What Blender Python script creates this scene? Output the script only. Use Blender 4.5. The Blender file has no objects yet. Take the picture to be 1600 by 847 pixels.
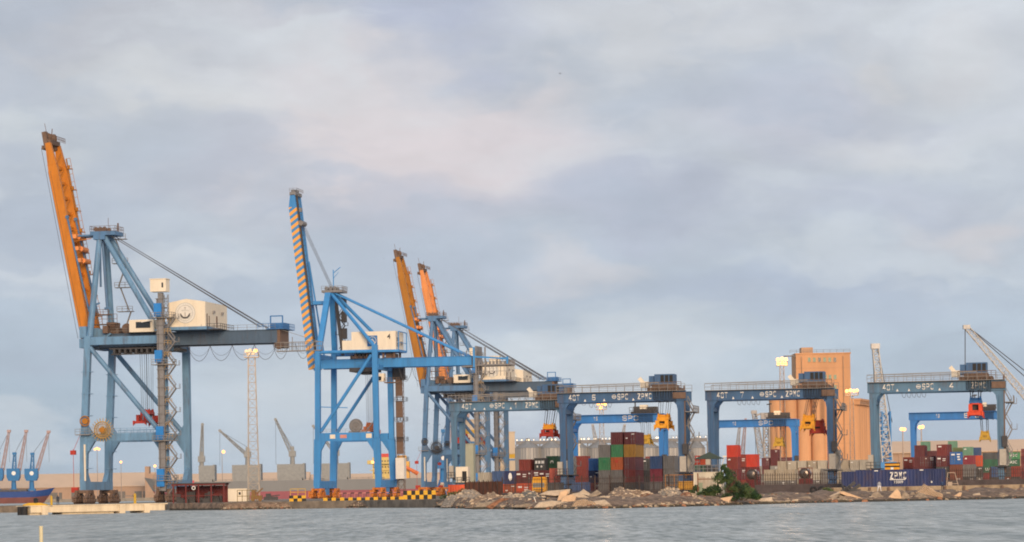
import bpy, math, random
from mathutils import Vector, Matrix
random.seed(7)
R = math.radians
sc = bpy.context.scene
COL = sc.collection
PI = math.pi

# ------------------------------------------------------------------ camera, world, sun, exposure
F = 4800.0; H0 = 768.0; CAMZ = 2.4; ROLL = R(1.0)
CR, SR = math.cos(ROLL), math.sin(ROLL)
cam_data = bpy.data.cameras.new('camera'); cam = bpy.data.objects.new('camera', cam_data); COL.objects.link(cam)
cam_data.sensor_fit = 'HORIZONTAL'; cam_data.sensor_width = 36; cam_data.lens = F/1600*36
cam_data.shift_y = (H0-423.5)/1600
cam_data.clip_start = 1; cam_data.clip_end = 60000
cam.matrix_world = Matrix.Translation((0, 0, CAMZ)) @ Matrix.Rotation(R(90), 4, 'X') @ Matrix.Rotation(-ROLL, 4, 'Z')
sc.camera = cam

def lin(c):
    return tuple(((v/255+0.055)/1.055)**2.4 if v/255 > 0.04045 else v/255/12.92 for v in c)

def build_world():
    w = bpy.data.worlds.new('World'); sc.world = w; w.use_nodes = True
    nt = w.node_tree; N = nt.nodes; L = nt.links; N.clear()
    out = N.new('ShaderNodeOutputWorld')
    sky = N.new('ShaderNodeTexSky'); sky.sky_type = 'NISHITA'; sky.sun_disc = False
    sky.sun_elevation = R(11); sky.sun_rotation = R(SUN_AZ); sky.air_density = 1.5; sky.dust_density = 2.0
    b1 = N.new('ShaderNodeBackground'); b1.inputs[1].default_value = 0.05
    L.new(sky.outputs[0], b1.inputs[0])
    tc = N.new('ShaderNodeTexCoord')
    def mapn(scale, src=None):
        m = N.new('ShaderNodeMapping'); m.inputs['Scale'].default_value = scale
        L.new(src or tc.outputs['Generated'], m.inputs['Vector']); return m.outputs[0]
    def noise(vec, sc_, det, rough=0.5, dist=0.0):
        n = N.new('ShaderNodeTexNoise'); n.inputs['Scale'].default_value = sc_; n.inputs['Detail'].default_value = det
        n.inputs['Roughness'].default_value = rough; n.inputs['Distortion'].default_value = dist
        L.new(vec, n.inputs['Vector']); return n
    # warp
    wn = noise(mapn((1, 1, 2.2)), 16, 5, 0.5)
    sub = N.new('ShaderNodeVectorMath'); sub.operation = 'SUBTRACT'; L.new(wn.outputs['Color'], sub.inputs[0]); sub.inputs[1].default_value = (.5, .5, .5)
    scl = N.new('ShaderNodeVectorMath'); scl.operation = 'SCALE'; L.new(sub.outputs[0], scl.inputs[0]); scl.inputs['Scale'].default_value = 0.062
    add = N.new('ShaderNodeVectorMath'); add.operation = 'ADD'; L.new(tc.outputs['Generated'], add.inputs[0]); L.new(scl.outputs[0], add.inputs[1])
    warped = add.outputs[0]
    # vertical gradient of the overcast
    sep = N.new('ShaderNodeSeparateXYZ'); L.new(tc.outputs['Generated'], sep.inputs[0])
    mr = N.new('ShaderNodeMapRange'); L.new(sep.outputs['Z'], mr.inputs[0]); mr.inputs[1].default_value = 0.0; mr.inputs[2].default_value = 0.16
    ramp = N.new('ShaderNodeValToRGB'); L.new(mr.outputs[0], ramp.inputs[0])
    e = ramp.color_ramp.elements
    e[0].position = 0; e[0].color = (*lin((172, 190, 207)), 1)
    e[1].position = 1; e[1].color = (*lin((190, 195, 205)), 1)
    for p, c in ((0.22, (178, 194, 209)), (0.42, (178, 190, 205)), (0.62, (185, 193, 205)), (0.82, (192, 197, 206))):
        q = e.new(p); q.color = (*lin(c), 1)
    cur = ramp.outputs[0]
    def blob(cur, px, py, rx, ry, colr, amt, soft=0.22):
        az = (px-800)/F; el = (H0-py)/F
        n = Vector((az, 1, el)).normalized()
        m = N.new('ShaderNodeVectorMath'); m.operation = 'SUBTRACT'; L.new(warped, m.inputs[0]); m.inputs[1].default_value = n
        s = N.new('ShaderNodeVectorMath'); s.operation = 'MULTIPLY'; L.new(m.outputs[0], s.inputs[0]); s.inputs[1].default_value = (F/rx, 3, F/ry)
        ln = N.new('ShaderNodeVectorMath'); ln.operation = 'LENGTH'; L.new(s.outputs[0], ln.inputs[0])
        r = N.new('ShaderNodeMapRange'); r.interpolation_type = 'SMOOTHSTEP'; L.new(ln.outputs['Value'], r.inputs[0])
        r.inputs[1].default_value = soft; r.inputs[2].default_value = 1; r.inputs[3].default_value = amt; r.inputs[4].default_value = 0
        mx = N.new('ShaderNodeMix'); mx.data_type = 'RGBA'; L.new(r.outputs[0], mx.inputs['Factor'])
        L.new(cur, mx.inputs[6]); mx.inputs[7].default_value = (*lin(colr), 1)
        return mx.outputs[2]
    for b in SKY_BLOBS: cur = blob(cur, *b)
    # billowing cloud banks: fractal noise picks lavender shade or pale gap
    cn = noise(mapn((.8, 1, 2.9), warped), 11, 8, 0.52, 0.2)
    cr1 = N.new('ShaderNodeMapRange'); cr1.interpolation_type = 'SMOOTHSTEP'; L.new(cn.outputs[0], cr1.inputs[0]); cr1.inputs[1].default_value = .48; cr1.inputs[2].default_value = .64; cr1.inputs[4].default_value = .5
    mxa = N.new('ShaderNodeMix'); mxa.data_type = 'RGBA'; L.new(cr1.outputs[0], mxa.inputs['Factor']); L.new(cur, mxa.inputs[6]); mxa.inputs[7].default_value = (*lin((169, 180, 197)), 1)
    cr2 = N.new('ShaderNodeMapRange'); cr2.interpolation_type = 'SMOOTHSTEP'; L.new(cn.outputs[0], cr2.inputs[0]); cr2.inputs[1].default_value = .50; cr2.inputs[2].default_value = .33; cr2.inputs[4].default_value = .45
    mxb = N.new('ShaderNodeMix'); mxb.data_type = 'RGBA'; L.new(cr2.outputs[0], mxb.inputs['Factor']); L.new(mxa.outputs[2], mxb.inputs[6]); mxb.inputs[7].default_value = (*lin((209, 215, 221)), 1)
    cur = mxb.outputs[2]
    # cloud mottling
    n1 = noise(mapn((1, 1, 2.6)), 22, 7, 0.55, 0.4)
    r1 = N.new('ShaderNodeMapRange'); L.new(n1.outputs[0], r1.inputs[0]); r1.inputs[1].default_value = 0.3; r1.inputs[2].default_value = 0.7; r1.inputs[3].default_value = 0.95; r1.inputs[4].default_value = 1.07
    n2 = noise(mapn((1, 1, 2.0)), 60, 6, 0.6, 0.2)
    r2 = N.new('ShaderNodeMapRange'); L.new(n2.outputs[0], r2.inputs[0]); r2.inputs[1].default_value = 0.3; r2.inputs[2].default_value = 0.7; r2.inputs[3].default_value = 0.975; r2.inputs[4].default_value = 1.025
    mm = N.new('ShaderNodeMath'); mm.operation = 'MULTIPLY'; L.new(r1.outputs[0], mm.inputs[0]); L.new(r2.outputs[0], mm.inputs[1])
    vs = N.new('ShaderNodeVectorMath'); vs.operation = 'SCALE'; L.new(cur, vs.inputs[0]); L.new(mm.outputs[0], vs.inputs['Scale'])
    b2 = N.new('ShaderNodeBackground'); b2.inputs[1].default_value = 0.89; L.new(vs.outputs[0], b2.inputs[0])
    mix = N.new('ShaderNodeMixShader'); mix.inputs[0].default_value = 0.93
    L.new(b1.outputs[0], mix.inputs[1]); L.new(b2.outputs[0], mix.inputs[2]); L.new(mix.outputs[0], out.inputs[0])

SUN_AZ = 168.0
SKY_BLOBS = [  # px, py, rx, ry, colour, amount
    (800, 620, 700, 180, (198, 206, 214), 0.8),
    (40, 620, 300, 200, (163, 180, 196), 0.6),
    (1450, 600, 300, 120, (174, 190, 205), 0.6),
    (560, 200, 400, 190, (210, 204, 208), 0.85),
    (760, 240, 320, 170, (211, 203, 208), 0.75),
    (640, 330, 300, 70, (183, 187, 202), 0.6),
    (1010, 325, 260, 90, (174, 181, 199), 0.75),
    (740, 25, 240, 90, (170, 177, 197), 0.85),
    (420, 10, 220, 60, (194, 194, 202), 0.5),
    (110, 50, 330, 110, (177, 180, 190), 0.7),
    (60, 330, 240, 150, (166, 177, 194), 0.65),
    (260, 140, 240, 70, (203, 206, 210), 0.65),
    (60, 190, 130, 60, (200, 206, 210), 0.6),
    (330, 250, 160, 70, (190, 189, 200), 0.6),
    (1050, 60, 260, 110, (200, 203, 209), 0.6),
    (1260, 190, 240, 110, (183, 186, 200), 0.7),
    (1530, 100, 110, 60, (208, 206, 208), 0.3),
    (1390, 110, 60, 40, (212, 209, 209), 0.35),
    (1440, 235, 200, 50, (202, 205, 211), 0.7),
    (1560, 210, 170, 60, (180, 186, 202), 0.6),
    (1380, 330, 260, 60, (180, 187, 203), 0.7),
    (1540, 380, 150, 50, (206, 202, 206), 0.6),
    (900, 420, 120, 36, (210, 206, 208), 0.5),
    (1230, 460, 380, 70, (170, 182, 202), 0.65),
    (300, 420, 300, 90, (168, 180, 197), 0.5),
    (720, 440, 260, 70, (178, 188, 204), 0.5),
]
build_world()

sun_d = bpy.data.lights.new('sun', 'SUN'); sun_d.energy = 2.4; sun_d.angle = R(25); sun_d.color = (1.0, 0.72, 0.47)
sun = bpy.data.objects.new('sun', sun_d); COL.objects.link(sun)
# sun comes from behind the camera, a little to the right, low
SD = Vector((math.sin(R(12)), -math.cos(R(12)), math.tan(R(14)))).normalized()
sun.rotation_euler = SD.to_track_quat('Z', 'Y').to_euler(); sun.location = (0, -50, 80)

sc.view_settings.view_transform = 'Standard'; sc.view_settings.look = 'None'
sc.view_settings.exposure = 0.35; sc.view_settings.gamma = 1; sc.view_settings.use_curve_mapping = False
sc.render.engine = 'CYCLES'
cy = sc.cycles; cy.max_bounces = 4; cy.diffuse_bounces = 2; cy.glossy_bounces = 2; cy.transparent_max_bounces = 6
cy.volume_bounces = 0; cy.use_denoising = True; cy.pixel_filter_type = 'BLACKMAN_HARRIS'; cy.filter_width = 1.9
cy.sample_clamp_indirect = 4

# ------------------------------------------------------------------ pixel <-> world helpers
def at(px, py, D):
    u = px-800; v = H0-py
    return Vector(((u*CR+v*SR)/F*D, D, CAMZ+(-u*SR+v*CR)/F*D))
def gp(px, D, z=1.3):
    zp = (z-CAMZ)*F/D
    return Vector(((px-800+zp*SR)/CR/F*D, D, z))
def hor(px): return H0-(px-800)*math.tan(ROLL)
YAW = -R(10.5); SA, CA = math.sin(R(10.5)), math.cos(R(10.5))
EX = Vector((CA, -SA, 0)); EY = Vector((SA, CA, 0))

# ------------------------------------------------------------------ materials
MATS = {}
def mat(name, col, rough=0.6, metal=0.0, var=0.12, nscale=0.6, rust=0.0, streak=False, bump=0.0, spec=0.4):
    if name in MATS: return MATS[name]
    m = bpy.data.materials.new(name); m.use_nodes = True; nt = m.node_tree; N = nt.nodes; L = nt.links
    b = N['Principled BSDF']; b.inputs['Roughness'].default_value = rough; b.inputs['Metallic'].default_value = metal
    b.inputs['Specular IOR Level'].default_value = spec
    tc = N.new('ShaderNodeTexCoord'); mp = N.new('ShaderNodeMapping'); L.new(tc.outputs['Object'], mp.inputs[0])
    mp.inputs['Scale'].default_value = (1, 1, 0.18) if streak else (1, 1, 1)
    n = N.new('ShaderNodeTexNoise'); n.inputs['Scale'].default_value = nscale; n.inputs['Detail'].default_value = 6; n.inputs['Roughness'].default_value = .65
    L.new(mp.outputs[0], n.inputs['Vector'])
    r = N.new('ShaderNodeMapRange'); L.new(n.outputs[0], r.inputs[0]); r.inputs[1].default_value = .3; r.inputs[2].default_value = .7
    r.inputs[3].default_value = 1-var*1.6; r.inputs[4].default_value = 1+var
    v = N.new('ShaderNodeVectorMath'); v.operation = 'SCALE'; v.inputs[0].default_value = col; L.new(r.outputs[0], v.inputs['Scale'])
    c = v.outputs[0]
    if rust > 0:
        n2 = N.new('ShaderNodeTexNoise'); n2.inputs['Scale'].default_value = nscale*2.3; n2.inputs['Detail'].default_value = 8; n2.inputs['Roughness'].default_value = .7
        L.new(mp.outputs[0], n2.inputs['Vector'])
        r2 = N.new('ShaderNodeMapRange'); L.new(n2.outputs[0], r2.inputs[0]); r2.inputs[1].default_value = .52; r2.inputs[2].default_value = .70; r2.inputs[4].default_value = rust
        mx = N.new('ShaderNodeMix'); mx.data_type = 'RGBA'; L.new(r2.outputs[0], mx.inputs['Factor']); L.new(c, mx.inputs[6]); mx.inputs[7].default_value = (.10, .055, .035, 1)
        c = mx.outputs[2]
    L.new(c, b.inputs['Base Color'])
    if bump > 0:
        bp = N.new('ShaderNodeBump'); bp.inputs['Strength'].default_value = bump; bp.inputs['Distance'].default_value = .3
        L.new(n.outputs[0], bp.inputs['Height']); L.new(bp.outputs[0], b.inputs['Normal'])
    MATS[name] = m; return m
def emit(name, col, st):
    if name in MATS: return MATS[name]
    m = bpy.data.materials.new(name); m.use_nodes = True; b = m.node_tree.nodes['Principled BSDF']
    b.inputs['Base Color'].default_value = (*col, 1); b.inputs['Emission Color'].default_value = (*col, 1); b.inputs['Emission Strength'].default_value = st
    MATS[name] = m; return m
def S(c): return lin(c)

BLUE_A = mat('crane_blue_weathered', (.135, .28, .46), .55, rust=.55, streak=True, nscale=.5, var=.18)
BLUE_A3 = mat('crane_blue_faded', (.085, .20, .38), .55, rust=.45, streak=True, nscale=.5, var=.15)
BLUE_D = mat('crane_dark_blue', (.07, .12, .19), .6, rust=.4, streak=True, nscale=.5)
BLUE_B = mat('crane_bright_blue', (.045, .26, .62), .5, rust=.2, streak=True, nscale=.4, var=.12)
BLUE_R = mat('gantry_steel_blue', (.045, .125, .27), .55, rust=.45, streak=True, nscale=.6, var=.18)
BLUE_RL = mat('gantry_light_blue', (.09, .20, .33), .55, rust=.45, streak=True, nscale=.6, var=.18)
BLUE_RB = mat('gantry_bright_blue', (.025, .19, .55), .5, rust=.15, streak=True, nscale=.6)
ELEV_BLUE = mat('panel_blue', (.02, .22, .62), .5)
ORANGE = mat('boom_orange', (.60, .205, .012), .5, rust=.3, streak=True, nscale=.5, var=.12)
ORANGE3 = mat('boom_ochre', (.44, .175, .01), .5, rust=.3, streak=True, nscale=.5, var=.14)
ORANGE4 = mat('boom_pale_orange', (.80, .30, .09), .5, rust=.25, streak=True, nscale=.5, var=.12)
GREY = mat('galvanised_grey', (.22, .22, .23), .6, rust=.4)
DARK = mat('machine_dark', (.05, .05, .055), .6, rust=.5)
BROWN = mat('bogie_brown', (.17, .11, .08), .75, rust=.6, nscale=1.5)
BOGIE_OR = mat('bogie_orange', (.62, .20, .025), .6, rust=.7, nscale=1.5)
CREAM = mat('cream_panel', (.80, .72, .58), .6, var=.06, rust=.10, streak=True)
CABM = mat('cabinet_putty', (.42, .39, .34), .6, rust=.3)
WHITE = mat('white_paint', (.75, .73, .68), .6, var=.06, rust=.08)
PUREW = mat('marking_white', (.8, .8, .78), .6, var=.03)
BLACK = mat('black_rubber', (.02, .02, .022), .7)
WINDOW = mat('dark_glass', (.02, .025, .03), .15, spec=.6)
ROPE = mat('steel_rope', (.10, .10, .11), .6, var=.05)
RAIL = mat('handrail_grey', (.25, .24, .23), .6, rust=.3)
RAILY = mat('handrail_yellow', (.50, .33, .12), .6, rust=.5)
RED_SP = mat('spreader_red', (.45, .035, .02), .55, rust=.5, nscale=1.5)
REDOR_SP = mat('spreader_vermilion', (.75, .07, .02), .5, rust=.2, nscale=1.5)
YEL_SP = mat('spreader_yellow', (.80, .36, .015), .5, rust=.35, nscale=1.5)
YEL2 = mat('spreader_mustard', (.55, .34, .03), .5, rust=.5, nscale=1.5)
EMB_DARK = mat('emblem_charcoal', (.06, .06, .065), .7, var=.03)
EMB_GREY = mat('emblem_grey', (.42, .44, .42), .7, var=.05)
EMB_BLUE = mat('emblem_blue', (.04, .17, .42), .6, var=.05)

def stripes_mat():
    m = bpy.data.materials.new('boom_stripes'); m.use_nodes = True; nt = m.node_tree; N = nt.nodes; L = nt.links
    b = N['Principled BSDF']; b.inputs['Roughness'].default_value = .5
    tc = N.new('ShaderNodeTexCoord'); sp = N.new('ShaderNodeSeparateXYZ'); L.new(tc.outputs['Object'], sp.inputs[0])
    a = N.new('ShaderNodeMath'); a.operation = 'MULTIPLY_ADD'; L.new(sp.outputs['X'], a.inputs[0]); a.inputs[1].default_value = -0.75; L.new(sp.outputs['Z'], a.inputs[2])
    d = N.new('ShaderNodeMath'); d.operation = 'DIVIDE'; L.new(a.outputs[0], d.inputs[0]); d.inputs[1].default_value = 2.2
    f = N.new('ShaderNodeMath'); f.operation = 'FRACT'; L.new(d.outputs[0], f.inputs[0])
    g = N.new('ShaderNodeMath'); g.operation = 'GREATER_THAN'; L.new(f.outputs[0], g.inputs[0]); g.inputs[1].default_value = .5
    mx = N.new('ShaderNodeMix'); mx.data_type = 'RGBA'; L.new(g.outputs[0], mx.inputs['Factor'])
    mx.inputs[6].default_value = (.055, .24, .52, 1); mx.inputs[7].default_value = (.80, .38, .07, 1)
    L.new(mx.outputs[2], b.inputs['Base Color']); MATS['boom_stripes'] = m; return m
STRIPES = stripes_mat()

# ------------------------------------------------------------------ mesh builder
class MB:
    def __init__(s): s.v = []; s.f = []; s.m = []; s.cur = 0
    def _add(s, vs, fs):
        o = len(s.v); s.v += [tuple(v) for v in vs]; s.f += [tuple(o+i for i in f) for f in fs]; s.m += [s.cur]*len(fs)
    def bx(s, x0, x1, y0, y1, z0, z1):
        s._add([(x0,y0,z0),(x1,y0,z0),(x1,y1,z0),(x0,y1,z0),(x0,y0,z1),(x1,y0,z1),(x1,y1,z1),(x0,y1,z1)],
               [(0,3,2,1),(4,5,6,7),(0,1,5,4),(1,2,6,5),(2,3,7,6),(3,0,4,7)]); return s
    def box(s, c, d): return s.bx(c[0]-d[0]/2, c[0]+d[0]/2, c[1]-d[1]/2, c[1]+d[1]/2, c[2]-d[2]/2, c[2]+d[2]/2)
    def bar(s, p, q, w, h=None, w2=None, h2=None, side=None):
        p = Vector(p); q = Vector(q); h = w if h is None else h; w2 = w if w2 is None else w2; h2 = h if h2 is None else h2
        d = (q-p).normalized(); ref = Vector(side) if side is not None else (Vector((0, 0, 1)) if abs(d.z) < .95 else Vector((0, 1, 0)))
        a = d.cross(ref).normalized(); b = d.cross(a).normalized()   # a: width dir, b: height dir
        vs = []
        for c, ww, hh in ((p, w, h), (q, w2, h2)):
            for i, j in ((-1, -1), (1, -1), (1, 1), (-1, 1)): vs.append(c+a*i*ww/2+b*j*hh/2)
        s._add(vs, [(0,3,2,1),(4,5,6,7),(0,1,5,4),(1,2,6,5),(2,3,7,6),(3,0,4,7)]); return s
    def tube(s, p, q, r, n=8, r2=None, cap=True):
        p = Vector(p); q = Vector(q); r2 = r if r2 is None else r2; d = (q-p).normalized()
        ref = Vector((0, 0, 1)) if abs(d.z) < .95 else Vector((1, 0, 0)); a = d.cross(ref).normalized(); b = d.cross(a).normalized()
        vs = []
        for c, rr in ((p, r), (q, r2)):
            for i in range(n):
                t = 2*PI*i/n; vs.append(c+a*math.cos(t)*rr+b*math.sin(t)*rr)
        fs = [(i, (i+1) % n, n+(i+1) % n, n+i) for i in range(n)]
        if cap: fs += [tuple(range(n-1, -1, -1)), tuple(range(n, 2*n))]
        s._add(vs, fs); return s
    def path(s, pts, r, n=5):
        for a, b in zip(pts[:-1], pts[1:]): s.tube(a, b, r, n, cap=False)
        return s
    def ring(s, c, ax, Rr, r, n=28, k=5):
        c = Vector(c); ax = Vector(ax).normalized(); ref = Vector((0, 0, 1)) if abs(ax.z) < .9 else Vector((1, 0, 0))
        a = ax.cross(ref).normalized(); b = ax.cross(a); vs = []
        for i in range(n):
            t = 2*PI*i/n; rd = a*math.cos(t)+b*math.sin(t)
            for j in range(k):
                u = 2*PI*j/k; vs.append(c+rd*(Rr+r*math.cos(u))+ax*r*math.sin(u))
        fs = [(i*k+j, ((i+1) % n)*k+j, ((i+1) % n)*k+(j+1) % k, i*k+(j+1) % k) for i in range(n) for j in range(k)]
        s._add(vs, fs); return s
    def prism(s, pts, y0, y1, plane='xz'):
        n = len(pts)
        def P(p, y): return (p[0], y, p[1]) if plane == 'xz' else ((p[0], p[1], y) if plane == 'xy' else (y, p[0], p[1]))
        s._add([P(p, y0) for p in pts]+[P(p, y1) for p in pts],
               [tuple(range(n)), tuple(range(2*n-1, n-1, -1))]+[(i, n+i, n+(i+1) % n, (i+1) % n) for i in range(n)]); return s
    def lattice(s, p, q, w, h, n, r, w2=None, h2=None, br=None):
        p = Vector(p); q = Vector(q); w2 = w if w2 is None else w2; h2 = h if h2 is None else h2; br = br or r*.6
        d = (q-p).normalized(); ref = Vector((0, 0, 1)) if abs(d.z) < .9 else Vector((0, 1, 0))
        a = d.cross(ref).normalized(); b = d.cross(a).normalized()
        def C(t, k):
            i, j = ((-1, -1), (1, -1), (1, 1), (-1, 1))[k]; return p.lerp(q, t)+a*i*(w+(w2-w)*t)/2+b*j*(h+(h2-h)*t)/2
        for k in range(4): s.tube(C(0, k), C(1, k), r, 5)
        for i in range(n):
            t0, t1 = i/n, (i+1)/n
            for k in range(4):
                k2 = (k+1) % 4
                s.tube(C(t0, k), C(t0, k2), br, 4, cap=False)
                s.tube(C(t0, k if i % 2 else k2), C(t1, k2 if i % 2 else k), br, 4, cap=False)
        return s
    def rail(s, pts, h=1.1, step=2.0, r=.04):
        for a, b in zip(pts[:-1], pts[1:]):
            a = Vector(a); b = Vector(b); n = max(1, round((b-a).length/step))
            for i in range(n+1):
                c = a.lerp(b, i/n); s.bar(c, c+Vector((0, 0, h)), r*1.6)
            for k in (1, .5): s.bar(a+Vector((0, 0, h*k)), b+Vector((0, 0, h*k)), r*1.6)
        return s
    def stairs(s, x0, x1, y, z0, z1, flights, w=.8):
        dz = (z1-z0)/flights
        for i in range(flights):
            a, b = (x0, x1) if i % 2 == 0 else (x1, x0)
            za, zb = z0+dz*i, z0+dz*(i+1)
            s.bar((a, y, za), (b, y, zb), w, .22, side=(0, 0, 1))
            for yy in (y-w/2, y+w/2): s.bar((a, yy, za+1.0), (b, yy, zb+1.0), .09)
            s.bx(min(b, b+(.9 if b > a else -.9)), max(b, b+(.9 if b > a else -.9)), y-w/2, y+w/2, zb-.06, zb+.06)
            s.rail([(b+(.9 if b > a else -.9), y-w/2, zb), (b+(.9 if b > a else -.9), y+w/2, zb)], 1.0, 1, .05)
            s.bar((b, y-w/2, zb), (b, y-w/2, zb+1), .08)
        return s
    def mesh(s, name, mats, smooth=False):
        me = bpy.data.meshes.new(name); me.from_pydata(s.v, [], s.f)
        for m in (mats if isinstance(mats, (list, tuple)) else [mats]): me.materials.append(m)
        if len(me.materials) > 1: me.polygons.foreach_set('material_index', s.m)
        if smooth: me.polygons.foreach_set('use_smooth', [True]*len(me.polygons))
        me.update(); return me
    def build(s, name, mats, parent=None, smooth=False, loc=None, rot=None):
        o = bpy.data.objects.new(name, s.mesh(name, mats, smooth)); COL.objects.link(o)
        if parent: o.parent = parent
        if loc is not None: o.location = loc
        if rot is not None: o.rotation_euler = rot
        return o

def tag(o, label=None, cat=None, group=None, kind=None):
    if label: o['label'] = label
    if cat: o['category'] = cat
    if group: o['group'] = group
    if kind or cat: o['kind'] = kind or 'thing'
    return o
def thing(name, loc, label, cat, group=None, rz=0.0):
    o = bpy.data.objects.new(name, None); COL.objects.link(o); o.location = loc; o.rotation_euler = (0, 0, rz); o.empty_display_size = .5
    return tag(o, label, cat, group)
def copy_tree(o, parent=None, swap=None):
    c = o.copy(); COL.objects.link(c); c.parent = parent
    if swap and c.type == 'MESH':
        for sl in c.material_slots:
            if sl.material and sl.material.name in swap:
                nm = swap[sl.material.name]; sl.link = 'OBJECT'; sl.material = nm
    for ch in list(o.children): copy_tree(ch, c, swap)
    return c
def words(txt, size, m, name, parent, loc, rot=(PI/2, 0, 0), bold=.009, ext=.02, width=None):
    cu = bpy.data.curves.new('t', 'FONT'); cu.body = txt; cu.size = size; cu.extrude = ext; cu.offset = bold*size/1.0; cu.align_x = 'CENTER'; cu.align_y = 'CENTER'
    cu.space_character = 1.05
    ob = bpy.data.objects.new('t', cu); me = bpy.data.meshes.new_from_object(ob); me.name = name
    bpy.data.objects.remove(ob); bpy.data.curves.remove(cu)
    me.materials.clear(); me.materials.append(m)
    o = bpy.data.objects.new(name, me); COL.objects.link(o); o.parent = parent; o.location = loc; o.rotation_euler = rot
    if width:
        xs = [v.co.x for v in me.vertices]; k = width/(max(xs)-min(xs))
        for v in me.vertices: v.co.x *= k
    return o

GLYPH = {'S': [[(1, .85), (.85, 1), (.15, 1), (0, .85), (0, .62), (.15, .5), (.85, .5), (1, .38), (1, .15), (.85, 0), (.15, 0), (0, .15)]],
 'P': [[(0, 0), (0, 1), (.85, 1), (1, .85), (1, .6), (.85, .45), (0, .45)]], 'C': [[(1, .8), (.85, 1), (.15, 1), (0, .85), (0, .15), (.15, 0), (.85, 0), (1, .2)]],
 'Z': [[(0, 1), (1, 1), (0, 0), (1, 0)]], 'M': [[(0, 0), (0, 1), (.5, .48), (1, 1), (1, 0)]], '0': [[(.15, 0), (0, .15), (0, .85), (.15, 1), (.85, 1), (1, .85), (1, .15), (.85, 0), (.15, 0)]],
 '4': [[(.75, 0), (.75, 1), (0, .35), (1, .35)]], 'T': [[(0, 1), (1, 1)], [(.5, 1), (.5, 0)]], '6': [[(1, .95), (.2, 1), (0, .8), (0, .12), (.15, 0), (.85, 0), (1, .15), (1, .4), (.85, .52), (0, .5)]],
 '7': [[(0, 1), (1, 1), (.4, 0)]], '1': [[(.5, 0), (.5, 1), (.2, .8)]], ' ': []}
def block_words(txt, h, m, name, parent, loc, width, st=None, dy=.03):
    """painted stencil letters facing local -y"""
    n = len(txt); cw = width/(n+(n-1)*.32); st = st or h*.15; mb = MB(); x0 = loc[0]-width/2
    for i, c in enumerate(txt):
        ox = x0+i*cw*1.32+st/2; w_ = cw-st; hh = h-st
        for pl in GLYPH[c]:
            P = [Vector((ox+a*w_, loc[1], loc[2]-hh/2+b*hh)) for a, b in pl]
            for a, b in zip(P[:-1], P[1:]):
                d = (b-a).normalized()*st*.42; mb.bar(a-d, b+d, dy, st, side=(0, 1, 0)) if abs((b-a).x) < 1e-6 else mb.bar(a-d, b+d, dy, st)
    return mb.build(name, m, parent)
#==SETTING
# ------------------------------------------------------------------ water, ground, shore
def water_mat():
    m = bpy.data.materials.new('sea_water'); m.use_nodes = True; nt = m.node_tree; N = nt.nodes; L = nt.links
    b = N['Principled BSDF']; b.inputs['Base Color'].default_value = (.10, .16, .165, 1); b.inputs['Roughness'].default_value = .38
    b.inputs['IOR'].default_value = 1.33
    tc = N.new('ShaderNodeTexCoord')
    def nz(scale, sx, sy, det):
        mp = N.new('ShaderNodeMapping'); mp.inputs['Scale'].default_value = (sx, sy, 1); L.new(tc.outputs['Object'], mp.inputs[0])
        n = N.new('ShaderNodeTexNoise'); n.inputs['Scale'].default_value = scale; n.inputs['Detail'].default_value = det; n.inputs['Roughness'].default_value = .6
        L.new(mp.outputs[0], n.inputs['Vector']); return n.outputs[0]
    a = nz(1.1, 1, .55, 5); c = nz(.22, 1, .5, 4); big = nz(.02, 1, .45, 5)
    mr = N.new('ShaderNodeMapRange'); L.new(big, mr.inputs[0]); mr.inputs[1].default_value = .35; mr.inputs[2].default_value = .65; mr.inputs[3].default_value = .3; mr.inputs[4].default_value = 1.0
    b1 = N.new('ShaderNodeBump'); b1.inputs['Distance'].default_value = .10; L.new(a, b1.inputs['Height']); L.new(mr.outputs[0], b1.inputs['Strength'])
    b2 = N.new('ShaderNodeBump'); b2.inputs['Distance'].default_value = .32; b2.inputs['Strength'].default_value = .9; L.new(c, b2.inputs['Height']); L.new(b1.outputs[0], b2.inputs['Normal'])
    L.new(b2.outputs[0], b.inputs['Normal'])
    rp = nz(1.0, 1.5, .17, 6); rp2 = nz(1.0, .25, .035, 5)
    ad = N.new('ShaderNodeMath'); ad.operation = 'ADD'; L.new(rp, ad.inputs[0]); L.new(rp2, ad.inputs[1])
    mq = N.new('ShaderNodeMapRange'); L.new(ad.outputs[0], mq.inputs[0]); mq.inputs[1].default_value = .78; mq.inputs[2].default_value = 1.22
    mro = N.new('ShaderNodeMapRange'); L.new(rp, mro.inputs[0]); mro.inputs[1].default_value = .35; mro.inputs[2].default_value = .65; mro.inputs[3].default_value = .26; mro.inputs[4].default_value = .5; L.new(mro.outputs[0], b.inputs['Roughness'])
    cr = N.new('ShaderNodeMix'); cr.data_type = 'RGBA'; L.new(mq.outputs[0], cr.inputs['Factor']); cr.inputs[6].default_value = (.50, .525, .49, 1); cr.inputs[7].default_value = (.15, .185, .175, 1)  # light and dark of the ripples put into the base colour
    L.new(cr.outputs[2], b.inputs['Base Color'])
    return m
WATER = water_mat()
w = MB(); w._add([(-12000, -800, 0), (12000, -800, 0), (12000, 12000, 0), (-12000, 12000, 0)], [(0, 1, 2, 3)])
tag(w.build('sea', WATER), 'calm grey green harbour water in the foreground', None, kind='structure')

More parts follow.
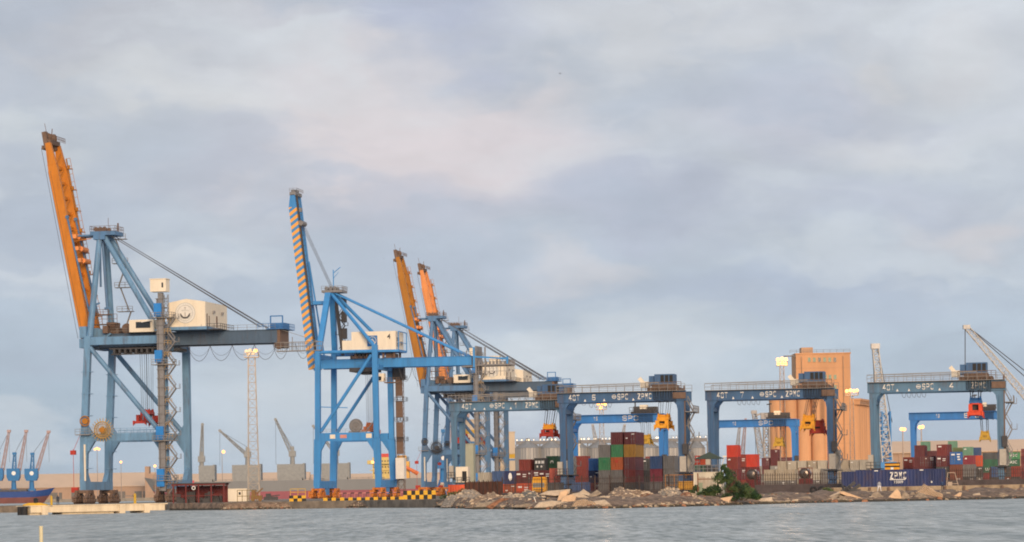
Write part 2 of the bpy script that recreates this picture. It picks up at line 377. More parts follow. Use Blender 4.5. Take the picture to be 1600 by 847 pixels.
DIRT = mat('yard_dirt', (.22, .18, .14), .95, var=.35, nscale=.35, bump=.5)
BANK = mat('bank_rubble_earth', (.24, .165, .115), .95, var=.5, nscale=.8, bump=1.0)
APRON = mat('quay_concrete', (.28, .25, .21), .9, var=.2, nscale=.3)
SHORE = [(265,797.5),(300,797.3),(350,797),(440,795.3),(500,794.3),(560,793.6),(640,793.2),(690,793.4),(720,794.6),(760,795.6),(820,796.2),(880,796),(940,795),(1000,793.6),(1090,791.2),(1180,788.2),(1260,786.3),(1340,784.6),(1480,781.6),(1600,779),(1700,777)]
def shore_D(px):
    for (a, ya), (b, yb) in zip(SHORE[:-1], SHORE[1:]):
        if a <= px <= b:
            py = ya+(yb-ya)*(px-a)/(b-a); return F*CAMZ/(py-hor(px))
    return 455.0
def wet(m):
    nt = m.node_tree; N = nt.nodes; L = nt.links; b = N['Principled BSDF']; src = b.inputs['Base Color'].links[0].from_socket
    g = N.new('ShaderNodeNewGeometry'); sp = N.new('ShaderNodeSeparateXYZ'); L.new(g.outputs['Position'], sp.inputs[0])
    nn = N.new('ShaderNodeTexNoise'); nn.inputs['Scale'].default_value = .6; nn.inputs['Detail'].default_value = 4; L.new(g.outputs['Position'], nn.inputs['Vector'])
    a = N.new('ShaderNodeMath'); a.operation = 'MULTIPLY_ADD'; L.new(nn.outputs[0], a.inputs[0]); a.inputs[1].default_value = -.5; L.new(sp.outputs['Z'], a.inputs[2])
    r = N.new('ShaderNodeMapRange'); L.new(a.outputs[0], r.inputs[0]); r.inputs[1].default_value = .0; r.inputs[2].default_value = .16; r.inputs[3].default_value = .9; r.inputs[4].default_value = 0
    mx = N.new('ShaderNodeMix'); mx.data_type = 'RGBA'; L.new(r.outputs[0], mx.inputs['Factor']); L.new(src, mx.inputs[6]); mx.inputs[7].default_value = (.035, .032, .022, 1); L.new(mx.outputs[2], b.inputs['Base Color'])
wet(BANK)
# ground sheet (polygon), left edge follows the quay line
edge0 = Vector((-102.5-.185*100, 600)); 
poly = []
for px in [265,350,440,560,690,760,880,1000,1090,1180,1340,1480,1600,1700]:
    D = shore_D(px); inl = 1.2 if px < 695 else 16
    if px < 300: inl = 4
    poly.append(gp(px, D+inl).xy)
poly += [Vector((900, 470)), Vector((9000, 600)), Vector((9000, 9000)), Vector((-102.5+.185*8300, 9000)), edge0, gp(120, 596).xy, gp(260, 590).xy]
g = MB(); n = len(poly)
g._add([(p.x, p.y, 1.3) for p in poly]+[(p.x, p.y, -1) for p in poly], [tuple(range(n))]+[(i, n+i, n+(i+1) % n, (i+1) % n) for i in range(n)])
tag(g.build('ground', DIRT), 'brown dirt ground of the port yard', None, kind='structure')
# shore bank: strip from waterline up to the sheet, rough
def shnoise(x, y):
    from mathutils import noise
    return noise.fractal(Vector((x*.18, y*.18, 3.1)), .9, 2.1, 5)
b = MB(); cols = []; pxs = [265+i*4 for i in range(360)]
for px in pxs:
    D = shore_D(px); steep = px < 695
    prof = ([(-.6, -.5), (0, -.02), (.35, .6), (.7, 1.0), (1.3, 1.26), (2.5, 1.33), (5, 1.25)] if steep else
            [(-1.5, -.5), (0, -.05), (2, .42), (5, .85), (9, 1.2), (14, 1.42), (20, 1.45), (28, 1.2)])
    if px < 300: prof = [(-.2, -.5), (0, -.1), (.1, .5), (.2, 1.0), (.3, 1.28), (2, 1.3), (5, 1.2)]
    while len(prof) < 8: prof.append((prof[-1][0]+1, 1.15))
    colp = []
    for k, (dd, z) in enumerate(prof):
        p = gp(px, D+dd, z); h = shnoise(p.x, p.y*1.5)
        amp = (.16 if steep else .38) if 0 < k < len(prof)-1 else 0
        if px < 300: amp *= .15
        colp.append((p.x, p.y+(h*.5 if not steep else h*.15), z+h*amp))
    cols.append(colp)
vs = [p for c in cols for p in c]; K = 8
b._add(vs, [(i*K+j, (i+1)*K+j, (i+1)*K+j+1, i*K+j+1) for i in range(len(cols)-1) for j in range(K-1)])
tag(b.build('shore_bank', BANK), 'rough earth bank along the waterline', None, kind='structure')
# far shore across the basin
fq = MB(); fq.bx(-1500, 420, 2500, 2900, -1, 2.6)
tag(fq.build('far_quay_ground', APRON), 'far quay apron across the basin', None, kind='structure')

#==CRANES
def bogie_set(mb, x, y, z0, zt, half=3.6):
    """eight wheel equalised travel gear along local y, centred at x,y"""
    mb.bar((x, y-half*.55, zt-.45), (x, y+half*.55, zt-.45), .7, .8)
    for sgn in (-1, 1):
        c = y+sgn*half*.5; zm = z0+(zt-z0)*.52
        mb.prism([(c-1.5, zm-.25), (c+1.5, zm-.25), (c+.5, zm+.55), (c-.5, zm+.55)], x-.35, x+.35, 'yz')
        mb.bx(x-.3, x+.3, c-.3, c+.3, zm, zt-.4)
        for s2 in (-1, 1):
            d = c+s2*.9
            mb.bx(x-.45, x+.45, d-.75, d+.75, z0+.45, z0+1.05)
            mb.bx(x-.7, x-.4, d-.2, d+.3, z0+.9, z0+1.7)       # motor
            for s3 in (-.4, .4): mb.tube((x-.16, d+s3, z0+.38), (x+.16, d+s3, z0+.38), .38, 12)
            mb.bx(x-.3, x+.3, d-.25, d+.25, z0+1.0, zm)
    mb.bx(x-.25, x+.25, y-half-.5, y-half, z0+.3, z0+.9); mb.bx(x-.25, x+.25, y+half, y+half+.5, z0+.3, z0+.9)

def spreader(parent, c, col, length=12.0, width=2.4, top=None, tp=(0, 0), col2=None, hb=True, big=1.0):
    """container spreader hung on ropes, long axis along local y; c = centre of bottom"""
    x, y, z = c; m = MB(); hw = width/2
    for sx in (-.55, .55): m.bx(x+sx-.18, x+sx+.18, y-length/2, y+length/2, z+.35, z+.85)
    for sy in (-1, 1):
        m.bx(x-hw, x+hw, y+sy*length/2-.25, y+sy*length/2+.25, z+.1, z+.65)
        for sx in (-1, 1):
            m.bx(x+sx*hw-.14, x+sx*hw+.14, y+sy*length/2-.5, y+sy*length/2+.5, z-.1, z+.75)
            m.bar((x+sx*hw, y+sy*length/2, z+.2), (x+sx*(hw+.15), y+sy*length/2, z-.4), .16)
    for sy in (-1, 1):
        m.bx(x-1.05, x+1.05, y+sy*1.9-.35, y+sy*1.9+.35, z+.75, z+1.0); m.bx(x-1.05, x+1.05, y+sy*1.9-.35, y+sy*1.9+.35, z+1.35*big-.25, z+1.35*big)
        for sx in (-.85, .85): m.bx(x+sx-.2, x+sx+.2, y+sy*1.9-.35, y+sy*1.9+.35, z+.8, z+1.35*big)
        for sx in (-1, 1): m.bx(x+sx*.9-.35, x+sx*.9+.35, y+sy*length*.36-.5, y+sy*length*.36+.5, z+.6, z+1.25*big)
    sp = m.build('spreader_frame', col, parent)
    m = MB(); m.bx(x-.6, x+.6, y-1.5, y+1.5, z+.85, z+1.3*big); m.build('hydraulic_unit', DARK, sp)
    h = MB(); zt = z+1.35*big
    h.bx(x-1.15, x+1.15, y-1.9, y+1.9, zt, zt+.5); h.bx(x-.7, x+.7, y-1.2, y+1.2, zt+.5, zt+1.0)
    for sx in (-.85, .85):
        for sy in (-1.4, 1.4):
            h.tube((x+sx-.12, y+sy, zt+.85), (x+sx+.12, y+sy, zt+.85), .42, 12); h.bx(x+sx-.2, x+sx+.2, y+sy-.3, y+sy+.3, zt+.4, zt+.95)
    h.build('headblock', col2 or col, parent)
    if top:
        r = MB()
        for sx in (-.9, -.5, .5, .9):
            for sy in (-1.4, 1.4): r.tube((x+sx, y+sy, zt+1.0), (x+sx*1.15+tp[0], y+sy*1.2, top), .045, 4, cap=False)
        r.build('hoist_ropes', ROPE, parent)

def emblem(parent, x, y, z, r):
    """round port seal on a wall facing -y"""
    m = MB(); m.tube((x, y-.03, z), (x, y-.06, z), r, 40); e = m.build('emblem', EMB_GREY, parent)
    m = MB(); m.tube((x, y-.07, z), (x, y-.09, z), r*.955, 40); m.build('emblem_field', WHITE, e)
    m = MB(); m.ring((x, y-.1, z), (0, 1, 0), r*.74, .045, 36, 4)
    for i in range(30):
        t = 2*PI*i/30+.05; c = Vector((x+math.cos(t)*r*.85, y-.1, z+math.sin(t)*r*.85)); d = Vector((math.cos(t), 0, math.sin(t)))*r*.055
        m.bar(c-d, c+d, .07, .03)
    m.build('lettering_ring', EMB_GREY, e)
    m = MB(); pts = []
    for i in range(13):
        t = PI*1.08+(PI*.84)*i/12; pts.append((x+math.cos(t)*r*.44, y-.13, z-.05*r+math.sin(t)*r*.42))
    for a, b_ in zip(pts[:-1], pts[1:]): m.bar(a, b_, .04, r*.15)
    m.bar((x, y-.13, z-.44*r), (x, y-.13, z+.08*r), .04, r*.12, .04, r*.05)
    m.bar((x, y-.13, z+.30*r), (x, y-.13, z+.56*r), .03, r*.04); m.bar((x-r*.07, y-.13, z+.5*r), (x+r*.07, y-.13, z+.5*r), .03, r*.04)
    for s in (-1, 1): m.prism([(x+s*r*.44, z-.02*r), (x+s*r*.54, z-.12*r), (x+s*r*.36, z-.16*r)][::s], y-.16, y-.13)
    m.build('anchor', EMB_DARK, e)
    m = MB()
    for k, zz in enumerate((-.30, -.42, -.54)):
        ww = (.62, .55, .42)[k]*r
        for s in (-1, 1): m.bar((x+s*ww*.35, y-.12, z+zz*r), (x+s*ww, y-.12, z+(zz+.02)*r), .02, r*.05)
    m.bar((x-r*.4, y-.12, z+.22*r), (x+r*.4, y-.12, z+.22*r), .02, r*.03); m.bar((x-r*.3, y-.12, z+.30*r), (x+r*.3, y-.12, z+.30*r), .02, r*.02)
    for s in (-1, 1): m.bar((x+s*r*.6, y-.12, z-.1*r), (x+s*r*.6, y-.12, z+.1*r), .02, r*.05)
    m.build('emblem_waves', EMB_GREY, e)

def make_sts_a():
    root = thing('gantry_crane', (0, 0, 0), 'x', 'crane', 'ship to shore gantry cranes along the quay', YAW)
    G = 19.0; Y = 9.0
    # legs
    for sy in (-1, 1):
        y = sy*Y
        m = MB(); m.bar((0, y, 15), (1.3, y, 38.2), 1.5, 1.5, 1.45, 1.45, side=(0, 1, 0)); m.bar((-.35, y, 4.6), (0, y, 15.2), 1.55, 1.5, 1.7, 1.5, side=(0, 1, 0))
        m.prism([(.6, 14.3), (2.6, 14.3), (.6, 11.2)], y-.55, y+.55); m.prism([(.7, 15.8), (2.2, 15.8), (.8, 18)], y-.5, y+.5)
        for zz in (8, 12, 20, 25, 30): m.bx(-1.15+zz*.03, 1.25+zz*.03, y-.82, y+.82, zz-.06, zz+.06)
        m.build('leg', BLUE_A, root)
        m = MB(); m.bar((G, y, 4.6), (G, y, 36), 1.5, 1.5, 1.6, 1.5, side=(0, 1, 0))
        m.prism([(G-.7, 14.3), (G-2.8, 14.3), (G-.7, 11.2)], y-.55, y+.55); m.prism([(G-.7, 15.8), (G-2.2, 15.8), (G-.7, 18)], y-.5, y+.5)
        m.bx(G+.78, G+.9, y-.2, y+.2, 5, 35)
        m.build('leg', BLUE_A, root)
        m = MB(); m.bx(-.1, G, y-.6, y+.6, 14.2, 15.9)
        m.rail([(2.5, y-.6, 15.9), (G-1, y-.6, 15.9)], 1.1, 1.6, .05); m.build('portal_beam', BLUE_A, root)
        m = MB(); m.tube((1.6, y, 35.6), (G-1.2, y, 16.2), .55, 10); m.build('brace', BLUE_A, root)
        m = MB(); m.bx(.4, G+.7, y-.55, y+.55, 36.1, 37.7); m.bx(.5, G, y-.35, y+.35, 37.7, 37.9); m.build('top_tie_beam', BLUE_A, root)
    # sill beams along the quay with gussets
    for x in (-.3, G):
        m = MB(); m.bx(x-.7, x+.7, -Y-1, Y+1, 3.1, 5.0)
        for s in (-1, 1): m.prism([(s*(Y-.7), 5.0), (s*(Y-3.2), 5.0), (s*(Y-.7), 8)][::s], x-.55, x+.55, 'yz')
        m.build('sill_beam', BLUE_A, root)
        m = MB(); m.bx(x-.6, x+.6, -Y, Y, 34.6 if x > 1 else 35.5, 36.0 if x > 1 else 37.6); m.build('cross_beam', BLUE_A, root)
        for sy in (-1, 1):
            m = MB(); bogie_set(m, x-1.3, sy*Y, 0, 3.0); bogie_set(m, x+1.3, sy*Y, 0, 3.0); m.bx(x-1.8, x+1.8, sy*Y-1.2, sy*Y+1.2, 2.4, 3.1); m.build('bogie', BROWN, root)
    # main girders
    for sy in (-1, 1):
        m = MB(); m.bx(-1.2, 44.3, sy*3.3-.65, sy*3.3+.65, 35.9, 38.75)
        for i in range(15): m.bx(-.5+i*3.1, -.38+i*3.1, sy*3.3-.72, sy*3.3+.72, 35.9, 38.75)
        m.bx(-1.2, 44.3, sy*3.3-.95, sy*3.3+.95, 38.75, 38.85); m.bx(-1.2, 44.3, sy*3.3-.85, sy*3.3+.85, 35.8, 35.9)
        gd = m.build('girder', BLUE_D, root)
    m = MB()
    for x in (6, 12, 30, 36, 43.5): m.bx(x-.4, x+.4, -3.3, 3.3, 37.6, 38.6)
    m.bx(6, 18, -8.6, -4.2, 35.0, 35.3); m.bx(9, 21, -3, 3, 34.6, 35.2)
    for i in range(9): m.bx(7+i*1.3, 7.5+i*1.3, -8.7, -4, 33.9+.3*(i % 2), 35.0)
    m.bx(6.5, 18.5, -8.7, -8.5, 33.7, 34.0); m.build('cross_girders', DARK, root)
    m = MB(); m.rail([(0, -4.3, 38.85), (44, -4.3, 38.85)], 1.15, 2.2, .045); m.rail([(28, -9, 39), (28, -4.4, 39)], 1.1, 2, .05); m.build('walkway_rail', RAIL, root)
    # A frame
    ap = (2.6, 62.2)
    for sy in (-1, 1):
        m = MB(); m.tube((1.4, sy*Y*.92, 38), (ap[0]-.3, sy*2.2, ap[1]), .78, 12, .62); m.build('a_frame_leg', BLUE_A, root)
        m = MB(); m.tube((ap[0]+.4, sy*2.2, ap[1]-.4), (16.6, sy*4.2, 38.9), .62, 12, .62); m.build('a_frame_back_leg', BLUE_A, root)
        m = MB(); m.tube((ap[0]+1, sy*2.0, ap[1]), (40.5, sy*3.3, 39.5), .085, 5); m.tube((ap[0]+1, sy*2.0+.5, ap[1]), (40.0, sy*3.3+.5, 39.5), .085, 5); m.build('back_stay', ROPE, root)
    m = MB(); m.tube((2.4, -1.0, 61.5), (3.3, -1.0, 45), .3, 8); m.tube((1.2, 1.0, 61.5), (1.2, 1.0, 50), .26, 8)
    m.bx(2.7, 4.3, -1.3, -.7, 44.5, 45.1); m.build('tie_link', BLUE_A3, root)
    m = MB(); m.bx(.2, 6.2, -3.2, 3.2, 61.6, 62.5); m.bx(1, 3.8, -3.4, 3.4, 60.6, 61.6); m.bx(-3.2, .2, -2.4, 2.4, 61.5, 61.9)
    ah = m.build('apex_head', BLUE_A3, root)
    m = MB(); m.rail([(.2, -3.2, 62.5), (6.2, -3.2, 62.5), (6.2, 3.2, 62.5), (.2, 3.2, 62.5), (.2, -3.2, 62.5)], 1.2, 1.3, .05)
    for x in (1.2, 2.2, 3.2):
        for y in (-1.6, 1.6): m.tube((x, y-.2, 63.1), (x, y+.2, 63.1), .55, 12)
    m.bx(1, 3.6, -2, 2, 62.5, 62.8); m.bar((3.6, 0, 62.5), (3.6, 0, 65.8), .09); m.bar((5.6, 1, 62.5), (5.6, 1, 64.6), .3, .3); m.build('apex_sheaves', BROWN, ah)
    m = MB(); m.bar((-3, 0, 61.8), (-5.6, 0, 62.6), .4); m.bar((-3, -1.8, 63), (-5.8, -1.8, 63.2), .12); m.bar((0, -1.8, 61), (-4.5, -1.8, 60.5), .15); m.build('boom_latch_arm', ORANGE, root)
    # far A frame ladder
    m = MB(); z = 39.2
    for i in range(4):
        m.bar((4.2+(i % 2)*2, 8-i*1.5, z), (6.2-(i % 2)*2, 8-i*1.5, z+5.4), .5, .2); m.bx(3.0, 6.8, 7.2-i*1.5, 8.8-i*1.5, z+5.3, z+5.45)
        m.rail([(3, 7.2-i*1.5, z+5.45), (6.8, 7.2-i*1.5, z+5.45)], 1.1, 1.2, .06); z += 5.5
    m.build('ladder_flight', RAIL, root)
    # boom (raised), twin box girders
    P0 = Vector((-.8, 0, 37.2)); P1 = Vector((-9.4, 0, 83.2)); d = (P1-P0).normalized(); nrm = Vector((d.z, 0, -d.x))  # nrm towards land
    bm = MB()
    for sy in (-1, 1):
        y = Vector((0, sy*3.3, 0))
        a, b_, c = P0+y, P0.lerp(P1, .86)+y, P1+y
        for (p, q, h1, h2) in ((a, b_, 2.3, 2.3), (b_, c, 2.3, 1.2)):
            off0 = off1 = 0
            bm.bar(p, q, 1.1, h1, 1.1, h2, side=(0, 1, 0)) if False else None
            n0, n1 = nrm*h1/2, nrm*h2/2
            yy = Vector((0, .55, 0))
            bm._add([p-n0-yy, p+n0-yy, p+n0+yy, p-n0+yy, q-n1-yy, q+n1-yy, q+n1+yy, q-n1+yy], [(0,1,2,3),(7,6,5,4),(0,4,5,1),(1,5,6,2),(2,6,7,3),(3,7,4,0)])
        for i in range(16):
            t = i/16*.95; p = P0.lerp(P1, t)+y; bm.bar(p-nrm*1.17, p+nrm*1.17, 1.2, .08, side=(0, 0, 1))
    boom = bm.build('boom', ORANGE, root)
    m = MB()
    for i in range(12):
        t = .04+i/12*.92; p = P0.lerp(P1, t); m.bar(p+Vector((0, -3.3, 0)), p+Vector((0, 3.3, 0)), .5, .7)
        q = P0.lerp(P1, min(.99, t+.08)); m.bar(p+Vector((0, -3.3, 0))+nrm*.5, q+Vector((0, 3.3, 0))+nrm*.5, .22)
    m.build('boom_cross_members', ORANGE, boom)
    m = MB()   # walkway with handrail on the land side
    for sy in (3.9,):
        a = P0.lerp(P1, .02)+Vector((0, sy, 0))+nrm*1.25; b_ = P0.lerp(P1, .93)+Vector((0, sy, 0))+nrm*1.25
        m.bar(a, b_, .12, .8); m.bar(a+nrm*.9, b_+nrm*.9, .09)
        for i in range(24):
            p = a.lerp(b_, i/23); m.bar(p, p+nrm*.9, .08)
        for i in range(9):
            p = a.lerp(b_, i/8.5); m.bx(p.x-.6, p.x+1.0, p.y-.8, p.y+.5, p.z, p.z+.14); m.bx(p.x+.0, p.x+.5, p.y-.8, p.y-.2, p.z+.2, p.z+.9)
    a = P0.lerp(P1, .0)+Vector((0, -3.3, 0))-nrm*1.2; b_ = P0.lerp(P1, .86)+Vector((0, -3.3, 0))-nrm*1.2
    m.build('boom_walkway', ORANGE3, boom)
    m = MB(); m.bar(a, b_, .35, .16); m.bar(a+nrm*.55+Vector((0, -.57, 0)), b_+nrm*.55+Vector((0, -.57, 0)), .06, .12); m.build('trolley_rail', BROWN, boom)
    m = MB()   # head machinery
    p = P1+nrm*.2
    for sy in (-2.9, 2.9): m.bar(p+Vector((-.5, sy, -1.2)), p+d*2.6+Vector((-.7, sy, 0)), 1.0, 1.9, 1.0, 1.5, side=(0, 1, 0))
    m.bar(p+Vector((-.4, -3.4, .3)), p+Vector((-.4, 3.4, .3)), 1.6, 1.0); m.box(p+Vector((-1.4, 0, -1.0)), (.9, 6.4, .9))
    for y in (-2, 0, 2): m.tube(p+d*1.6+Vector((-.5, y-.2, 0)), p+d*1.6+Vector((-.5, y+.2, 0)), .9, 12)
    m.rail([p+Vector((.4, -3.4, .9)), p+Vector((1.6, -3.4, .4)), p+Vector((1.6, 3.4, .4))], 1.1, 1.0, .06); m.bar(p+d*2+Vector((-1.2, 0, 0)), p+d*5+Vector((-1.2, 0, 0)), .09); m.bar(p+d*2+Vector((.6, -2, 0)), p+d*3.4+Vector((1.0, -2, 0)), .15)
    m.build('boom_head', BROWN, boom)
    m = MB()
    for sy in (-3.9, 2.2):
        a = P0.lerp(P1, .62)+Vector((0, sy, 0))+nrm*1.2; b_ = P0.lerp(P1, .14)+Vector((0, sy, 0))+nrm*2.0
        m.bar(a, b_, .3, .5); m.tube(a+Vector((0, -.3, 0)), a+Vector((0, .3, 0)), .4, 10)
    m.bar(P0.lerp(P1, .16)+Vector((0, -3.9, 0))+nrm*2.0, (2.5, -3.9, 46), .25, .4)
    m.build('forestay_link', BLUE_A3, boom)
    m = MB()
    for t in (.40, .46, .52):
        p = P0.lerp(P1, t)+nrm*1.9; m.box(p, (.9, 7.6, .9)); m.tube(p+Vector((.4, -2, 0)), p+Vector((.4, 2, 0)), .6, 10)
    m.build('boom_brackets', ORANGE4, boom)
    m = MB(); m.tube(P1+Vector((-1.6, -3.5, -1.2)), (-3.0, -3.5, 38), .05, 4); m.tube(P1+Vector((-1.8, 3.2, -1.2)), (-3.0, 3.2, 38), .05, 4); m.build('boom_rope', ROPE, boom)
    # hinge zone
    m = MB()
    for sy in (-1, 1): m.bx(-1.6, 2.3, sy*4.5-.5, sy*4.5+.5, 36, 40.2); m.prism([(2.3, 40.2), (2.3, 36.5), (5.5, 38.8)], sy*4.5-.4, sy*4.5+.4)
    m.bx(-.8, .8, -9, -5, 37.8, 40.4); m.build('hinge_bracket', BLUE_A, root)
    m = MB(); m.bx(2.8, 6.6, -3, 3, 38.9, 40.3); m.bx(3.4, 5.4, -2, 2, 40.3, 41.6); m.tube((8.5, -3, 40), (8.5, 3, 40), 1.2, 14); m.bx(3.8, 5.0, -6.2, -4.4, 38.9, 40.6); m.bx(9.6, 10.4, -5, -3, 38.9, 40.6)
    m.rail([(1.5, -6.5, 41), (7.4, -6.5, 41)], 2.2, 1.3, .06); m.rail([(1.5, -6.5, 43.2), (5.4, -6.5, 43.2)], 1.1, 1.3, .06); m.bx(1.5, 7.4, -6.7, -4, 40.85, 41); m.bx(1.5, 5.4, -6.7, -4, 43.05, 43.2); m.build('boom_winch_platform', BROWN, root)
    # electrical cabin
    m = MB(); m.bx(10.4, 16.2, -7, -3, 38.9, 41.7); cb = m.build('electrical_cabin', CREAM, root)
    m = MB(); m.bx(12.0, 15.4, -7.08, -7.0, 39.8, 41.2); m.build('window', WINDOW, cb)
    m = MB(); m.prism([(13.6, 41.0), (15.8, 41.3), (15.6, 41.5), (13.8, 41.2)], -8.2, -7.05); m.build('awning', WHITE, cb)
    # machinery house
    h = MB(); h.prism([(20.3, 39.7), (29.0, 39.7), (29.0, 45.3), (24.6, 46.0), (20.3, 45.2)], -9, 9); hs = h.build('machinery_house', CREAM, root)
    m = MB(); m.bx(20.0, 29.3, -9.2, 9.2, 39.0, 39.69); m.bx(17, 20, -9, -4, 39.0, 39.3); m.build('house_base', BLUE_A, hs)
    emblem(hs, 24.3, -9.0, 42.8, 2.35)
    m = MB()
    for y, z0, z1, w_ in ((-7.7, 39.8, 42.6, .6), (-6.0, 39.8, 42.2, .5), (0.3, 39.8, 42.4, 1.0)): m.bx(29.0, 29.06, y-w_/2, y+w_/2, z0, z1)
    m.build('door', BROWN, hs)
    m = MB()
    for y in (-2.8, 4.2): m.bx(29.0, 29.5, y-.35, y+.35, 42.9, 43.5)
    m.build('vent_hood', GREY, hs)
    m = MB(); m.bx(29.3, 32.5, -8.8, 2, 38.9, 39.05); m.rail([(32.5, -8.8, 39.05), (32.5, 2, 39.05)], 1.2, 1.6, .06); m.rail([(29.4, -8.8, 39.05), (32.5, -8.8, 39.05)], 1.2, 1.6, .06); m.bx(30, 32, -3, 1, 38.2, 38.9); m.build('house_landing', DARK, hs)
    m = MB()
    for i in range(7): m.bx(20.6+i*1.3, 20.66+i*1.3, -9.02, -9, 39.8, 45.1)
    m.build('cladding_seam', CREAM, hs)
    # elevator mast, cabin, stairs
    ex, ey = G+.2, -11.0
    m = MB(); m.bx(ex-.55, ex+.55, ey-.5, ey+.5, 2.6, 47.4); m.bx(ex-1.0, ex-.7, ey-.3, ey+.3, 2.6, 46)
    for i in range(22): m.bx(ex-1.1, ex+1.3, ey-.7, ey+.7, 4+i*2, 4.12+i*2)
    m.lattice((ex+1.2, ey, 33), (ex+1.2, ey, 47), 1.0, 1.0, 9, .07); ms = m.build('elevator_mast', GREY, root)
    m = MB(); m.bx(ex-2.0, ex+1.7, ey-1.5, ey+1.5, 47.6, 50.4); m.bx(ex-2.15, ex+1.85, ey-1.65, ey+1.65, 50.4, 50.55); mc = m.build('elevator_machine_room', CREAM, ms)
    m = MB(); m.bx(ex+.7, ex+1.1, ey-1.54, ey-1.5, 48.5, 49.6); m.build('window', WINDOW, mc)
    m = MB()
    for z0, z1 in ((42.0, 45.0), (31.6, 34.4), (14.2, 17.2), (3.6, 7.6)):
        m.bx(ex-1.3, ex+.4, ey-1.3, ey-.55, z0, z1); m.bx(ex-1.0, ex-.1, ey-1.36, ey-1.3, z0+.3, z1-.4)
    m.build('elevator_gate', ELEV_BLUE, ms)
    m = MB()
    for z0 in (41.8, 31.2, 14.0, 5.0): m.bx(ex-2, ex+3.0, ey-1.6, ey+1.4, z0-.15, z0); m.rail([(ex-2, ey-1.6, z0), (ex+3, ey-1.6, z0), (ex+3, ey+1.4, z0)], 1.1, 1.3, .06)
    m.build('landing', RAIL, ms)
    m = MB(); m.stairs(ex+1.2, ex+3.2, ey, 2.0, 41.5, 15); st = m.build('stair_flight', GREY, ms)
    for i in range(15): m = MB(); m.rail([(ex+.9, ey-.6, 4+i*2.63), (ex+2.4, ey-.6, 4+i*2.63)], 1.0, .8, .05); m.build('stair_rail', RAILY, st)
    # tail end
    m = MB(); m.bx(42, 46.2, -4.6, 4.6, 38.85, 39.0); m.bx(42.5, 45.5, -3, 3, 39, 40.3); m.rail([(40, -4.6, 39), (46.2, -4.6, 39), (46.2, 4.6, 39)], 1.2, 1.2, .06)
    for x in (42.6, 45.4): m.bar((x, -3, 39), (x, -3, 42), .25)
    m.bar((42.6, -3, 41.9), (45.4, -3, 41.9), .25); m.build('tail_frame', EMB_BLUE, root)
    m = MB(); m.bx(43.6, 45.0, -3.9, 3.9, 34.8, 38.8); m.tube((44.6, -4, 35.2), (44.6, -3, 35.2), .9, 12); m.build('tail_machinery', BROWN, root)
    m = MB(); m.bx(44.2, 54.6, -4.5, -2.9, 33.7, 33.9)
    m.rail([(44.2, -4.5, 33.9), (54.6, -4.5, 33.9)], 1.9, 1.0, .06); m.rail([(44.2, -2.9, 33.9), (54.6, -2.9, 33.9)], 1.9, 1.0, .06)
    m.bar((45, -3.7, 38.8), (54, -3.7, 35.8), .1)
    for x in (44.4, 47.8): m.bar((x, -3.7, 33.9), (x, -3.7, 37), .15)
    m.build('tail_catwalk', RAIL, root)
    # festoon
    m = MB()
    m.bar((22, -4.6, 35.4), (52, -4.6, 35.2 if False else 35.4), .06)
    for i in range(6):
        x0 = 23.5+i*5.2-(.8 if i > 3 else 0); wd = 5.2 if i < 4 else 3.6
        for sag, yy in ((3.4, -4.6), (2.2, -4.4)):
            pts = []
            for k in range(11):
                t = k/10; pts.append((x0+wd*t, yy, 35.4-sag*(1-(2*t-1)**2)**.85))
            m.path(pts, .05 if sag > 3 else .03, 4)
    m.build('festoon_cable', ROPE, root)
    # cable reels
    m = MB(); cx, cz, cyy = 4.7, 16.7, -10.4
    m.ring((cx, cyy, cz), (0, 1, 0), 1.85, .16, 28, 4); m.ring((cx, cyy, cz), (0, 1, 0), 1.4, .1, 28, 4)
    for i in range(22):
        t = 2*PI*i/22; c, s_ = math.cos(t), math.sin(t); m.bar((cx+c*.5, cyy-.2, cz+s_*.5), (cx+c*2.7, cyy-.35, cz+s_*2.7), .09); 
    for i in range(22):
        t = 2*PI*(i+.5)/22; c, s_ = math.cos(t), math.sin(t); m.bar((cx+c*.5, cyy+.3, cz+s_*.5), (cx+c*2.7, cyy+.5, cz+s_*2.7), .09)
    m.build('cable_reel', RAILY, root)
    m = MB(); m.tube((cx, cyy-.45, cz), (cx, cyy+.8, cz), .6, 16); m.bx(cx-.6, cx+.6, cyy+.6, -9, cz-.8, cz+.5); m.build('reel_hub', ORANGE3, root)
    m = MB(); m.tube((.6, -10.4, 18.8), (.6, -9.8, 18.8), .7, 18); m.ring((.6, -10.5, 18.8), (0, 1, 0), 1.1, .14, 20, 4); m.build('guide_reel', ORANGE3, root)
    m = MB(); m.bx(-1.6, 1.8, -10.9, -9.7, 15.6, 15.8); m.rail([(-1.6, -10.9, 15.8), (1.8, -10.9, 15.8)], 1.2, 1, .05); m.build('reel_platform', RAIL, root)
    # cable guide on the sea side
    m = MB(); m.tube((-2.6, -9.5, 3.5), (-2.6, -9.5, 12.5), .06, 5); m.bar((-2.6, -9.5, 12), (-.6, -9.3, 16.5), .09); m.bx(-3.2, -2.0, -9.9, -9.1, 11.2, 12.2); m.bx(-3.1, -1.5, -9.9, -9.1, 2.6, 3.8); m.build('cable_guide', RED_SP, root)
    m = MB(); m.bar((.3, -9.95, 5.2), (.3, -9.95, 13.5), .35); m.build('conduit', CREAM, root)
    # trolley and spreader
    m = MB(); m.bx(10, 14.8, -3, 3, 34.9, 36.2); m.bx(10.4, 14.4, -2.4, 2.4, 34.3, 34.9); m.build('trolley', DARK, root)
    spreader(root, (12.2, 0, 18.0), RED_SP, top=34.4, col2=RED_SP, big=1.7, width=2.8)
    m = MB(); m.bx(9.5, 11.5, -10.2, -9.2, 1.5, 1.7); m.build('step', RAIL, root)
    return root

